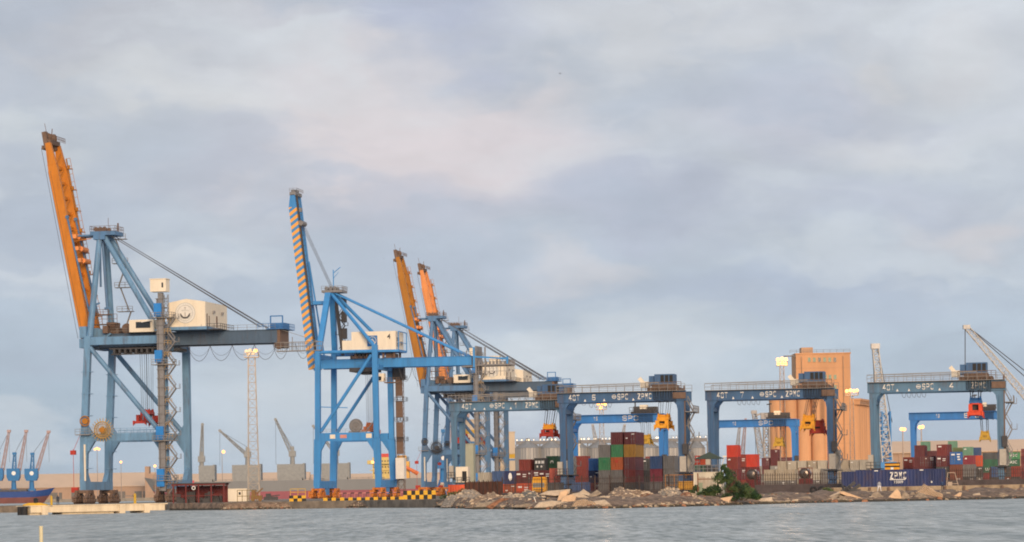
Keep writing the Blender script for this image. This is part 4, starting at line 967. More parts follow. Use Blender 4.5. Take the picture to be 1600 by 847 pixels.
MK2 = ((.2, 1.0, 2.0, 2.2), (.3, 1.0, 1.6, 1.75), (-.95, -.6, 1.9, 2.1))
def stack(px, D, cols, where, L=12.19, h=2.59, doors=None, marks=None, base=1.3, jit=0.06):
    """cols listed bottom to top"""
    n = len(cols)
    for i, c in enumerate(cols):
        p = gp(px+random.uniform(-jit, jit)*8, D+random.uniform(-.12, .12), base+i*h)
        r = n-1-i; rank = ORD[r] if not (r == n-1 and n > 1) else 'lowest'
        if n == 1: lab = f'{c} container standing alone {where}'
        else:
            lab = f'{c} container, {rank} in stack {where}'
        container(p, c, lab, L, h, (doors[i] if doors else random.random() < .6), mark=(marks.get(i) if marks else None))
def stack_side(px, D, cols, where, L=6.06, h=2.59, base=1.3, txt=None):
    n = len(cols)
    for i, c in enumerate(cols):
        p = gp(px, D, base+i*h); r = n-1-i; rank = ORD[r] if not (r == n-1 and n > 1) else 'lowest'
        lab = f'{c} container side on, {rank} in stack {where}' if n > 1 else f'{c} container side on, {where}'
        o = container(p, c, lab, L, h, False, rz=YAW+R(90))
        if txt and i in txt: 
            words(txt[i], 1.5, PUREW, 'lettering', o, (1.25, L/2, h/2), rot=(PI/2, 0, PI/2), width=L*.62) if False else words(txt[i], 1.5, PUREW, 'lettering', o, (-1.25, L/2, h/2), rot=(PI/2, 0, -PI/2), width=L*.62)
# the central stacks
stack(907.5, 680, ['deep blue', 'brick red', 'brick red'], 'just right of the left leg of crane 6', doors=[1, 0, 0], L=6.06, h=2.9)
stack(928.5, 645, ['magenta red', 'navy', 'blue'], 'between the red pair and the tall grey stack', L=6.06)
stack(944.5, 632, ['grey', 'grey', 'green', 'grey'], 'with one green between greys, left of the tallest', doors=[0, 0, 0, 0])
stack(963.8, 632, ['dark grey', 'grey', 'orange', 'green', 'maroon'], 'five high with green above orange', doors=[0, 0, 0, 0, 0])
stack(984.2, 632, ['dark grey', 'dark red', 'plum', 'mustard', 'maroon'], 'five high with mustard below maroon', doors=[1]*5)
stack(1012, 668, ['dark grey', 'black', 'dark grey'], 'in the shadowed gap right of the tallest stacks')
stack(1025.5, 622, ['grey', 'magenta red', 'steel blue'], 'with steel blue on top, right of the gap', doors=[0, 0, 0])
stack(1045.5, 622, ['grey', 'grey', 'grey'], 'all grey, beside the right leg of crane 6', doors=[0, 0, 0])
for k, px in enumerate((1015.5, 1029.5, 1043.5, 1057)):
    stack(px, 872, ['dark red', 'brick red', 'brick red', 'brick red' if k != 3 else 'bright red'], ['farthest left', 'second from left', 'third from left', 'farthest right'][k]+' in red row behind crane 6', L=6.06, marks={3: MK1}, doors=[1]*4)
for k, (px, c) in enumerate(((1087, 'bright red'), (1099, 'vermilion'))):
    stack(px, 872, ['navy', 'dark grey', 'dark green', c], ('left' if k == 0 else 'right')+' behind the canopy hut', L=6.06, marks={3: MK2})
stack(1083.5, 700, ['blue', 'navy'], 'between crane 6 and the white hut', L=6.06)
# left group
stack(778.5, 606, ['vermilion', 'steel blue'], 'navy pair, left one, near crane 1', L=6.06, doors=[1, 0])
stack(797, 606, ['rust', 'navy'], 'topped by the navy one with white oval', L=6.06, doors=[1, 0])
stack(817, 577, ['vermilion'], 'beside the yellow truck on its left', L=6.06, marks={0: MK1}, doors=[1])
stack(815, 606, ['rust', 'maroon'], 'with white marks behind the yellow truck, left', L=6.06, marks={1: MK1}, doors=[1, 1])
stack(833, 606, ['maroon', 'maroon'], 'with white marks behind the yellow truck, middle', L=6.06, marks={1: MK2}, doors=[1, 1])
stack(851, 606, ['dark grey', 'maroon'], 'with white marks behind the yellow truck, right', L=6.06, marks={1: MK1}, doors=[1, 1])
stack(869, 592, ['steel blue', 'salmon'], 'with salmon top, left leg of crane 6', L=6.06, h=2.72, doors=[0, 0])
stack(819.5, 642, ['maroon', 'maroon', 'brick red'], 'with brick red on top, right of the navy pair', doors=[1, 1, 0])
stack(843.5, 642, ['dark grey', 'grey', 'dark grey'], 'with lettered dark grey on top behind the truck', marks={2: ((-1, -.55, 1.5, 2.1), (-.4, .1, 1.5, 2.1), (.3, .9, 1.5, 2.1), (-.7, -.4, .7, 1.1), (.1, .5, .7, 1.1))}, h=2.66, doors=[1, 1, 1])
stack(863, 645, ['maroon', 'dark green', 'dark green'], 'with dark green on top, left of crane 6', h=2.8, doors=[0, 0, 0], marks={2: ((-.35, -.2, 1.3, 1.7), (.2, .35, 1.3, 1.7), (-.25, .25, 1.6, 1.85))})
stack(863, 560, ['dark grey'], 'right of the yellow truck', L=6.06)
stack(904, 566, ['steel blue'], 'at the foot of crane 6 on the fence side', L=6.06)
o = bpy.data.objects
def find(lab): return next(x for x in bpy.data.objects if x.get('label', '').startswith(lab))
ov = find('navy container, top in stack topped'); ov['label'] = 'navy container with a white oval mark above the fence'
m = MB(); m._add([(.35*math.cos(t*PI/10)+.1, -.06, 1.4+.8*math.sin(t*PI/10)) for t in range(20)], [tuple(range(19, -1, -1))]); m.build('oval_mark', PUREW, ov)
for lab, c in (('green container, second down in stack with one', (.02, .2, .08)), ('orange container, third down', (.5, .05, .02))):
    t_ = find(lab); m = MB(); m._add([(.32*math.cos(k*PI/8), -.02, 1.75+.3*math.sin(k*PI/8)) for k in range(16)], [tuple(range(15, -1, -1))]); m.build('round_mark', mat('mark_'+lab[:5], c, .6), t_)
# long vermilion containers near the rusty fence
for k, px in enumerate((749, 768)):
    container(gp(px, 590), 'vermilion', ['vermilion container side on, left one behind the rusty sheet fence', 'vermilion container side on, right one behind the rusty sheet fence'][k], 6.06, 2.59, False, rz=YAW+R(90)).location += EY*1.2
container(gp(756, 640, 1.3), 'cream', 'lower cream container beside the pale blue crane numbered 1', 6.06, 2.59, True)
container(gp(756, 640, 3.89), 'cream', 'upper cream container left of the navy pair', 6.06, 2.59, False)
# right of hut
stack(1144.5, 668, ['dark red', 'dark red', 'brick red', 'bright red'], 'with bright red top beside crane 7', doors=[0, 1, 1, 0], L=6.06)
stack(1158, 692, ['brick red', 'maroon', 'brick red'], 'between the two bright red tops', h=2.85, L=6.06, doors=[1, 1, 1], marks={2: MK1})
stack(1174, 692, ['brick red', 'dark red', 'bright red'], 'with bright red on top, above a tank', h=2.85, L=6.06, doors=[0, 1, 0])
for k, (px, cs) in enumerate(((1184.5, ['grey', 'grey', 'light grey']), (1196, ['maroon', 'grey', 'maroon', 'plum']), (1209.5, ['grey', 'maroon', 'light grey', 'maroon', 'maroon'][:5]), (1223, ['grey', 'grey', 'plum', 'plum']), (1235, ['grey', 'plum', 'grey', 'plum']))):
    stack(px, 968, cs, ['first', 'second', 'third', 'fourth', 'fifth'][k]+' small far stack left of silos', L=6.06)
pxs = [1222+15.6*i for i in range(5)]+[1303.5, 1319, 1335, 1350]
nm = ['first', 'second', 'third', 'fourth', 'fifth', 'sixth', 'seventh', 'eighth', 'ninth']
for k, px in enumerate(pxs):
    stack(px, 838, ['beige', 'light grey', 'cream' if k % 3 else 'beige'], nm[k]+' from left in the pale row', L=6.06, h=2.7, doors=[1, 1, k % 2], jit=.02)
for k, (px, c) in enumerate(((1202, 'beige'), (1220, 'beige'), (1234.5, 'beige'), (1274, 'cream'), (1291, 'grey'), (1319, 'beige'))):
    stack(px, 722, ['grey', c], nm[k]+' from left in the beige row behind the picket fence', L=6.06, doors=[1, 0], jit=.02)
# right end
stack(1419, 750, ['brown', 'dark red', 'brick red'], 'right of the black and yellow box', L=6.06, marks={2: MK1}, doors=[1]*3)
stack(1436.5, 727, ['brown', 'maroon', 'maroon', 'maroon'], 'four high, right of crane 4 mast lamps', doors=[1, 1, 1, 0])
stack(1452.5, 727, ['brown', 'maroon', 'plum'], 'between the two four high maroon stacks', marks={2: MK2}, doors=[1]*3)
stack(1446, 852, ['grey', 'grey', 'plum', 'maroon', 'pale green'], 'five high, left far one', L=6.06)
stack(1459, 852, ['grey', 'grey', 'maroon', 'plum'], 'four high, far behind the maroon pair', L=6.06)
stack(1471.5, 722, ['brown', 'dark grey', 'maroon', 'dark red'], 'four high, left of the bright blue one', doors=[1, 1, 1, 0], marks={3: ((-.9, -.1, 2.0, 2.25),), 2: MK1})
stack(1478, 800, ['grey', 'plum', 'maroon', 'maroon', 'maroon'][:4], 'half hidden behind the dark red top', L=6.06, h=2.85)
stack(1488, 852, ['grey', 'grey', 'pale green', 'grey', 'pale green'], 'five high, right far one', L=6.06)
stack(1493.5, 645, ['brown', 'brown', 'blue'], 'with bright blue lettered top, three high', L=6.06, doors=[1, 1, 1], marks={2: ((-.95, -.2, 1.9, 2.2), (.2, .9, 1.95, 2.2), (.3, .8, 1.4, 1.7), (.35, .95, .9, 1.15))})
stack(1496, 786, ['grey', 'grey', 'grey', 'olive green'], 'with olive green on top behind the blue one', L=6.06)
stack(1512, 776, ['grey', 'grey', 'brick red', 'pale green'], 'with pale green on top', L=6.06, doors=[1]*4)
stack(1514, 728, ['grey', 'grey', 'magenta red'], 'with magenta red on top below the pale green', marks={2: ((-.95, -.5, 1.7, 2.0),)}, doors=[1, 1, 1])
stack(1524.5, 792, ['dark grey', 'dark red', 'grey', 'steel blue'], 'with steel blue top, near crane 4', L=6.06)
stack(1527, 735, ['grey', 'dark grey', 'vermilion'], 'with vermilion on top, near crane 4 right leg', L=6.06)
stack(1513.5, 655, ['dark grey', 'grey'], 'low and grey behind the picket fence', doors=[1, 0])
stack_side(1560, 1195, ['brown', 'dark red', 'dark green', 'dark green', 'dark grey'][:5], 'left of crane 4 right leg', L=6.06, txt={2: 'UASC'})
stack_side(1594, 1195, ['brown', 'olive green', 'dark green', 'dark green', 'green'], 'lettered, right of crane 4', L=6.06, txt={2: 'UASC', 3: 'UASC', 4: 'U A S C'})
stack(1601, 1080, ['dark red', 'maroon', 'dark red', 'maroon', 'dark red'], 'at the right edge of the photo', L=6.06)
for k, (px, cs) in enumerate(((1556, ['dark grey', 'steel blue']), (1572, ['brown', 'dark grey']), (1587, ['dark grey', 'brick red']))):
    stack(px, 760, cs, nm[k]+' from left, dim row right of crane 4', L=6.06)
# ZPMC box on the retaining wall
WALLM = mat('weathered_wall_concrete', (.40, .31, .21), .9, var=.3, nscale=.5, rust=.3)
def side_box(px0, D, colour, label, L, h, base):
    p = gp(px0, D, base); return container(p, colour, label, L, h, False, rz=YAW-R(90)+R(0)), p
z = container(gp(1395, 505, 2.12), 'navy', 'x', 12.0, 2.8, False, rz=YAW+R(90)); z.location += EX*6.0+EY*0; z['label'] = 'long navy container with white ZPMC lettering on the retaining wall'
lt = block_words('ZPMC', 1.15, PUREW, 'lettering', z, (0, 0, 0), 2.7, st=.2); lt.location = (-1.27, 5.0, 1.8); lt.rotation_euler = (0, 0, -PI/2)
words('15009', .62, PUREW, 'number', z, (-1.26, 5.0, .72), rot=(PI/2, 0, -PI/2), width=1.4)
m = MB(); m.bx(-1.275, -1.26, 3.85, 6.4, 1.08, 1.2); m.bx(-1.275, -1.26, 8.3, 8.9, 2.55, 2.7); m.bx(-1.275, -1.26, .9, 1.5, 2.55, 2.7); m.build('marking', PUREW, z)
container(gp(1463.5, 503, 2.12), 'navy', 'navy container end right beside the ZPMC lettered one', 6.06, 2.8, False, mark=((-.9, -.7, .5, .8),))
container(gp(1327, 505, 2.12), 'navy', 'small navy container end left beside the ZPMC lettered one', 6.06, 2.6, False)
# black and yellow striped box
p = gp(1394.5, 560, 1.3); bxr = thing('generator_box', p, 'yellow box with black horizontal bands beside the left leg of crane 4', 'box', None, YAW)
m = MB(); m.bx(-1.3, 1.3, 0, 2.2, 2.9, 5.1); m.build('body', mat('band_yellow', (.75, .36, .02), .55, rust=.1), bxr)
m = MB()
for zz in (3.5, 4.3): m.bx(-1.32, 1.32, -.02, 2.22, zz, zz+.3)
m.bx(-1.34, 1.34, -.04, 2.24, 4.95, 5.15); m.build('black_band', BLACK, bxr)
m = MB(); m.bx(-.25, .25, -.06, -.03, 3.8, 4.3); m.build('marking', PUREW, bxr)
m = MB()
for x in (-1.15, 1.15):
    for y in (.15, 2.05): m.bx(x-.12, x+.12, y-.12, y+.12, 0, 2.9)
m.bx(-1.3, 1.3, 0, 2.2, 2.7, 2.9); m.build('stand', DARK, bxr)
# tank containers
for k, px in enumerate((1175, 1257)):
    p = gp(px, 640, 1.3)
    container(p, 'dark red', ['dark red container under the left tank', 'dark red container under the right tank'][k], 6.06, 2.45, False)
    r_ = thing('tank_container', p+Vector((0, 0, 2.45)), ['round ended tank in a frame at the left behind the picket fence', 'round ended tank in a frame at the right behind the picket fence'][k], 'tank', 'tank containers', YAW)
    m = MB(); prof = [(-.02, .05), (.02, .4), (.12, .75), (.3, .98), (.5, 1.1), (5.5, 1.1), (5.75, .95), (5.95, .5), (6.0, .05)]
    for (y0, r0), (y1, r1) in zip(prof[:-1], prof[1:]): m.tube((0, y0, 1.3), (0, y1, 1.3), r0, 24, r1, cap=False)
    m.build('tank_shell', mat('tank_steel', (.20, .17, .15), .3, .7, rust=.3), r_, smooth=True)
    m = MB(); m.ring((0, .28, 1.3), (0, 1, 0), 1.1, .07, 28, 4)
    for i in range(8): a = i*PI/4; m.bar((0, .0, 1.3), (math.cos(a)*1.05, .25, 1.3+math.sin(a)*1.05), .05)
    m.build('end_ring', BROWN, r_)
    m = MB()
    for x in (-1.16, 1.16):
        for y in (.06, 6.0): m.bx(x-.06, x+.06, y-.06, y+.06, 0, 2.55)
    for y in (.06, 6.0): m.bx(-1.2, 1.2, y-.06, y+.06, 0, .25); m.bx(-1.2, 1.2, y-.05, y+.05, 2.45, 2.55)
    for x in (-1.16, 1.16): m.bx(x-.05, x+.05, 0, 6.0, 0, .15)
    m.build('frame', cmat('dark red'), r_)
# yellow truck
p = gp(842, 548, 1.3); t_ = thing('yard_truck', p, 'yellow high cab truck facing the water behind the fence', 'truck', None, YAW)
YT = mat('truck_yellow', (.80, .38, .02), .4, rust=.1)
m = MB(); m.prism([(0, .9), (2.2, .9), (2.2, 3.35), (.5, 3.35), (.05, 2.4)], -1.2, 1.2, 'yz'); m.bx(-1.1, 1.1, .3, 2.2, 3.35, 3.6); cab = m.build('cab', YT, t_)
m = MB(); m.prism([(-.03, 1.65), (.0, 2.45), (.0, 2.45), (-.02, 1.65)], -1.05, 1.05, 'yz') if False else m.bx(-1.08, 1.08, -.05, .12, 1.75, 2.55); m.build('windscreen', mat('dusty_glass', (.25, .25, .23), .3), cab)
m = MB(); m.bx(-1.2, 1.2, -.15, .2, .45, .9); m.bx(-.9, .9, -.04, 0, 1.0, 1.12); m.bx(-.9, .9, -.04, 0, 1.3, 1.42); m.build('bumper', DARK, cab)
for s in (-1, 1):
    m = MB(); m.bx(s*.85-.18, s*.85+.18, -.19, -.15, .6, .8); m.build('headlight', CREAM, cab)
m = MB(); m.bx(-.45, .45, 2.2, 9, .7, 1.0); m.build('chassis', DARK, t_)
for x in (-1, 1):
    for y in (1.2, 6.6, 7.8): m = MB(); m.tube((x-.15, y, .5), (x+.15, y, .5), .5, 14); m.build('wheel', BLACK, t_)

# ------------------------------------------------------------------ fences
FM = mat('fence_rust', (.055, .035, .03), .8, var=.3)
def fence(pts, label, h=3.0, sp=.42, z=1.3, post=2.1, mt=None, t=.05, wall=0.0, wm=None, r=.09):
    f = thing('picket_fence', (pts[0].x, pts[0].y, z), label, 'fence'); o0 = Vector((pts[0].x, pts[0].y, z)); mt = mt or FM
    mp = MB(); mr = MB()
    for a, b_ in zip(pts[:-1], pts[1:]):
        a = a-o0; b_ = b_-o0; a.z = b_.z = 0; ln = (b_-a).length; n = int(ln/post)
        for i in range(n): c = a.lerp(b_, i/n); MB().bx(c.x-r, c.x+r, c.y-r, c.y+r, 0, h+.25).build('post', mt, f)
        n = int(ln/sp)
        for i in range(n): c = a.lerp(b_, (i+.5)/n); mp.bx(c.x-t/2, c.x+t/2, c.y-.02, c.y+.02, wall, h)
        for zz in (wall+.15, h-.3, (h+wall)/2): mr.bar(a+Vector((0, .04, zz)), b_+Vector((0, .04, zz)), .04, .06)
        if wall:
            mw = MB(); dd = (b_-a).normalized(); nn = Vector((-dd.y, dd.x, 0))*.12
            mw._add([a-nn, b_-nn, b_+nn, a+nn, a-nn+Vector((0,0,wall)), b_-nn+Vector((0,0,wall)), b_+nn+Vector((0,0,wall)), a+nn+Vector((0,0,wall))], [(0,3,2,1),(4,5,6,7),(0,1,5,4),(1,2,6,5),(2,3,7,6),(3,0,4,7)])
            mw.build('base_wall', wm, f)
    mp.build('pickets', mt, f); mr.build('rails', mt, f)
WM = mat('dark_wall', (.085, .07, .072), .9, var=.25, rust=.2)
fence([gp(785, 520), gp(930, 512), gp(1092, 505)], 'dark picket fence along the rubble under the tall container stacks', h=3.3, post=2.3, sp=.3, t=.07, wall=.9, wm=WM)
fence([gp(1180, 520), gp(1336, 516)], 'dark picket fence with low wall in front of the tanks', h=3.4, post=5.8, sp=.4, wall=1.5, wm=WM, t=.09)
fence([gp(1476, 512, 2.12), gp(1620, 508, 2.12)], 'dark picket fence on the retaining wall at the right', h=2.8, z=2.12, post=6, sp=.36, wall=.9, wm=WM, t=.08)
# retaining wall under navy boxes
a, b_ = gp(1300, 499, 0), gp(1640, 492, 0); rw = thing('retaining_wall', (a.x, a.y, 1.0), 'low ochre concrete retaining wall below the navy containers', 'wall')
b_ = b_-a; m = MB(); nn = Vector((0, 26, 0)); z0, z1 = -.3, 1.11
m._add([Vector((0,0,z0)), b_+Vector((0,0,z0)), b_+nn+Vector((0,0,z0)), nn+Vector((0,0,z0)), Vector((0,0,z1)), b_+Vector((0,0,z1)), b_+nn+Vector((0,0,z1)), nn+Vector((0,0,z1))], [(0,3,2,1),(4,5,6,7),(0,1,5,4),(1,2,6,5),(2,3,7,6),(3,0,4,7)])
m.build('wall_body', WALLM, rw)
m = MB()
for i in range(12): c = b_*(i/11.5); m.bx(c.x-.12, c.x+.25, c.y-.35, c.y, z0, z1-.05)
m.build('wall_buttress', BROWN, rw)
# rusty sheet fence
p0, p1 = gp(727, 560), gp(785, 552); sf = thing('sheet_fence', p0, 'rusty brown corrugated sheet fence left of the orange containers', 'fence')
m = MB(); d_ = p1-p0; n = 60
for i in range(n):
    a, b2 = d_*(i/n), d_*((i+1)/n); hh = 3.0+.1*math.sin(i*1.7); off = .09*(i % 2)
    m._add([(a.x, a.y+off, 0), (b2.x, b2.y+.09*((i+1) % 2), 0), (b2.x, b2.y+.09*((i+1) % 2), hh), (a.x, a.y+off, hh)], [(0, 1, 2, 3)])
m.build('sheets', mat('rust_sheet', (.13, .055, .035), .85, var=.35, streak=True, nscale=1.2), sf)
for i in range(9): c = d_*(i/8); MB().bx(c.x-.07, c.x+.07, c.y-.2, c.y-.06, 0, 3.3).build('post', FM, sf)
# rusty panel by the bush
p0 = gp(1091, 428, .5); rp = thing('rusty_palisade', p0, 'rusty upright bar panel beside the green bush', 'fence'); m = MB(); ms = MB()
for i in range(15): m.bx(i*.19-.03, i*.19+.03, -.03, .03, 0, 3.4+random.uniform(-.15, .15))
for x in (0, 2.75): ms.bx(x-.08, x+.08, -.1, .1, -.3, 4.0)
ms.bx(0, 2.75, .04, .1, 3.1, 3.2); ms.bx(0, 2.75, .04, .1, .6, .7)
m.build('bars', mat('orange_rust', (.20, .075, .035), .9, var=.3), rp); ms.build('frame', mat('orange_rust', (.2, .075, .035)), rp)
p0 = gp(1040, 515); yr = thing('yellow_barrier', p0, 'yellow tubular barrier between crane 6 and the white hut', 'barrier'); m = MB()
m.rail([(0, 0, 0), (9, -.5, 0)], 3.4, 1.5, .05); m.build('barrier_rail', mat('barrier_orange', (.5, .2, .03), .6, rust=.4), yr)
p0 = gp(1060, 545); m = MB(); m.bx(0, 4, 0, 2, .6, 2.4); m.bx(.2, 1, -.1, 0, .9, 1.5); m.bx(2.2, 3, -.1, 0, .9, 1.5); m.tube((.7, -.1, .5), (.7, .3, .5), .5, 12); m.tube((3.3, -.1, .5), (3.3, .3, .5), .5, 12)
o = m.build('flatbed_loader', mat('loader_yellow', (.5, .25, .02), .6, rust=.5)); o.location = p0; tag(o, 'low yellow loader half hidden behind the barrier left of the hut', 'vehicle')

# ------------------------------------------------------------------ guard hut with canopy
p = gp(1107, 500, 1.3); hh = thing('guard_hut', p, 'white block hut with dark green pyramid canopy on its roof', 'hut', None, YAW)
m = MB(); m.bx(-2.4, 2.1, 0, 4.2, 0, 3.6); m.bx(-2.45, 2.15, -.05, 4.25, 3.6, 3.72); m.build('wall', mat('stained_whitewash', (.66, .60, .48), .85, var=.22, nscale=.8, rust=.25, streak=True), hh)
m = MB(); m.bx(-1.6, -.9, -.03, .0, .1, 2.0); m.build('door', mat('pale_green_door', (.3, .42, .3), .7), hh)
for x in (-1.8, 1.6):
    for y in (.3, 3.9): MB().bar((x, y, 3.72), (x, y, 5.9), .09).build('canopy_post', GREY, hh)
m = MB(); m.rail([(-2.2, .1, 3.72), (2, .1, 3.72)], 1.1, .7, .05); m.build('roof_rail', GREY, hh)
m = MB(); A = [(-2.3, -.3, 5.85), (2.3, -.3, 5.85), (2.3, 4.5, 5.85), (-2.3, 4.5, 5.85), (0, 2.1, 7.0)]; m._add(A, [(0, 1, 4), (1, 2, 4), (2, 3, 4), (3, 0, 4), (3, 2, 1, 0)]); m.build('canopy', mat('canopy_green', (.05, .07, .05), .8), hh)
m = MB(); m.bx(-.6, .2, 1.5, 2.3, 3.75, 4.9); m.bx(.6, 1.4, 1.2, 2.2, 3.75, 4.5); m.build('stored_gear', DARK, hh)
m = MB(); m.bx(-2.4, 2, 0, .1, 3.75, 3.76) if False else m.bar((1.9, .1, 3.7), (2.8, -.2, 6.2), .09); m.bx(2.5, 3.1, -.4, 0, 6.1, 6.3); m.build('lamp_arm', CREAM, hh)
p = gp(722, 612, 1.3)   # cream cabin on crane 1 side
kb = thing('site_cabin', p, 'cream cabin on stilts with dark doorway under crane 1', 'cabin', None, YAW)
m = MB(); m.bx(-1.2, 1.3, 0, 2.2, 3.1, 6.2); m.build('cabin_body', CREAM, kb); m = MB(); m.bx(.1, 1.0, -.03, 0, 3.3, 5.3); m.build('door', BLACK, kb)
m = MB(); m.bx(-1.6, 1.7, -.5, 2.4, 2.9, 3.1)
for x in (-1.2, 1.3): m.bx(x-.1, x+.1, .1, .3, 0, 2.9)
m.rail([(-1.6, -.5, 3.1), (1.7, -.5, 3.1)], 1.0, .8, .05); m.build('cabin_stand', DARK, kb)
m = MB(); m.bx(-1.3, 1.5, 0, 2.5, 0, 12.3); m.bx(-1.4, 1.6, -.1, 2.6, 12.3, 12.5)
o = m.build('tall_cabinet', mat('sage_panel', (.42, .43, .33), .7, streak=True, rust=.2)); o.location = gp(731, 720); o.rotation_euler = (0, 0, YAW); tag(o, 'tall pale sage panel block right of the cream cabin', 'cabinet')

# ------------------------------------------------------------------ lattice masts with floodlights
HOT = emit('lamp_hot', (1.0, .40, .11), 2.2); HOTS = emit('lamp_warm_small', (1.0, .42, .13), 1.8); COOLW = emit('lamp_gallery', (1.0, .80, .52), 1.2)
def lamp_light(loc, energy, radius=.6, col=(1, .6, .28)):
    d = bpy.data.lights.new('flood_lamp', 'POINT'); d.energy = energy; d.color = col; d.shadow_soft_size = radius
    o = bpy.data.objects.new('flood_lamp', d); COL.objects.link(o); o.location = loc; return o
def mast(px, D, ytop, label, lattice=True, lamps=((0, 0),), hot=HOT, w=1.2, mt=None, lr=.45, unlit=(), e=0, headw=3.0):
    p = gp(px, D, 1.3); top = at(px, ytop, D); H = top.z-1.3; r_ = thing('light_mast', p, label, 'light mast', 'floodlight masts')
    mt = mt or MATS.get('mast_grey') or mat('mast_grey', (.32, .27, .24), .6, rust=.3)
    m = MB()
    if lattice: m.lattice((0, 0, 0), (0, 0, H-1.5), w*1.5, w*1.5, int(H/2.2), .075, w*.9, w*.9, .045)
    else: m.tube((0, 0, 0), (0, 0, H-.3), .28, 8, .16)
    m.build('mast_frame', mt, r_)
    m = MB()
    if lattice: m.bx(-headw/2, headw/2, -headw/3, headw/3, H-1.6, H-1.4); m.rail([(-headw/2, -headw/3, H-1.4), (headw/2, -headw/3, H-1.4), (headw/2, headw/3, H-1.4)], 1.1, .8, .06); m.bar((-headw/2, 0, H), (headw/2, 0, H), .12); m.bar((-headw/2, 0, H-.8), (headw/2, 0, H-.8), .12)
    else: m.bar((-.8, 0, H-.2), (.8, 0, H-.2), .12)
    hd = m.build('head_platform', mt, r_)
    for (x, z_) in list(lamps)+list(unlit):
        lit = (x, z_) in lamps
        m = MB(); m.tube((x, -.7 if lattice else -.3, H+z_), (x, -.3 if lattice else 0.1, H+z_), lr, 10, lr*.7); m.build('floodlight', hot if lit else CREAM, hd)
    if e: lamp_light((top.x, top.y-13, top.z+1), e)
mast(397, 780, 549, 'tallest lattice light mast, pale, between the two nearest quay cranes', lamps=((1.1, .1),), unlit=((-1.2, 0), (-.3, .2), (.4, -.5), (-.8, -.7)), w=1.9, mt=mat('mast_pale', (.55, .47, .38), .6, rust=.2), headw=3.6, e=2500, lr=.5)
mast(1225, 850, 563, 'lattice mast with six bright lamps in front of the grain silo', lamps=((-1.1, .2), (0, .4), (1.1, .2), (-1.0, -.9), (.1, -.8), (1.0, -1.0)), lr=.52, e=9000)
mast(1333, 1050, 611, 'mast with a bright lamp group at the corner of the silo tower', lamps=((-1.6, 0), (-.4, .2), (.8, 0), (1.8, .1)), lr=.6, headw=4.5, e=9000)
mast(942, 900, 632, 'lattice mast with bright lamps seen through crane 6', lamps=((-.9, .2), (.3, .3), (1.1, 0), (-.2, -.9)), lr=.46, e=6000)
mast(1412, 1000, 671, 'slim pole with one lit lamp, left of the pair by the right shed', False, ((-.4, .1), (.5, 0)), HOTS, lr=.6, e=2500)
mast(1441, 1000, 668, 'slim pole with one lit lamp, right of the pair by the right shed', False, ((-.5, .1), (.4, .2)), HOTS, lr=.6, e=2500)
mast(153, 2000, 702, 'far pole with lit lamp cluster seen under the nearest quay crane', False, ((-1.3, 0), (0, .6), (1.3, 0)), HOTS, lr=.8)
mast(190, 2200, 722, 'far short lamp pole left of the portal legs centre', False, ((0, 0),), HOTS, lr=.9)
mast(348, 2000, 706, 'far pole with one orange lamp between ship and nearest crane', False, ((1.0, 0),), HOTS, lr=1.1)
mast(243, 2000, 727, 'far unlit looking pole with small lamp beside the stair tower', False, ((0, -.5),), HOTS, lr=.9)
mast(588, 1980, 722, 'lamp pole with white light left of the yellow ship bridge', False, ((-2, 0),), HOTS, lr=1.0)

# ------------------------------------------------------------------ grain silo (orange concrete)
SILO = mat('silo_ochre_concrete', (.65, .35, .18), .85, var=.13, nscale=.12, streak=True, rust=.05)
SILO2 = mat('silo_brown_concrete', (.50, .31, .19), .9, var=.12, nscale=.15)
Ds = 1300; s_ = F/Ds
def wx(px, D=Ds): return gp(px, D).x
def wz(py, px, D=Ds): return at(px, py, D).z-1.3
p = gp(1247, Ds); sil = thing('grain_silo', p, 'tall ochre concrete grain silo tower with round shafts', 'silo'); X0 = p.x
def lx(px): return wx(px)-X0
TW, TH = lx(1332), wz(553, 1290)
m = MB(); m.bx(0, TW, 0, 20, 0, TH); m.bx(-.3, TW+.3, -.3, 20.3, TH, TH+.5); m.bx(TW-.2, TW+2.5, 3, 18, 0, TH*.62); m.build('tower', SILO, sil)
m = MB(); m.bx(lx(1257), lx(1275), 3, 12, TH+.5, TH+3.0); m.build('penthouse', SILO2, sil)
m = MB(); m.rail([(-2.5, -.2, TH+.5), (TW, -.2, TH+.5)], 1.3, 3, .08); m.bx(-5, 0, 0, 3, TH-.8, TH-.4); m.build('roof_rail', GREY, sil)
WG = mat('silo_window', (.16, .26, .18), .3)
for row, (yy, xs) in enumerate(((562, (1268, 1276, 1284, 1292, 1300, 1308)), (589, (1277, 1285, 1293, 1300, 1308)), (605, (1308,)))):
    for xx in xs:
        zz = wz(yy, xx); c = lx(xx); m = MB(); m.bx(c-.55, c+.55, -.06, -.02, zz-.9, zz+.9); w_ = m.build('window', WG if (xx+row) % 3 else WINDOW, sil)
        m = MB(); m.bx(c-.7, c+.7, -.25, -.02, zz-1.1, zz-.9); m.build('window_sill', SILO2, w_)
for px_ in (1321, 1256):
    m = MB(); m.tube((lx(px_), -.45, 0), (lx(px_), -.45, TH-1), .22, 6)
    for i in range(14): m.bx(lx(px_)-.35, lx(px_)+.35, -.45, .0, 2+i*3.8, 2.2+i*3.8)
    m.build('downpipe', SILO2, sil)
for i in range(7): m = MB(); m.bx(-.06, TW+.06, -.07, -.0, 8*i+3, 8*i+3.12); m.build('pour_joint', SILO2, sil)
CH = wz(627, 1240)
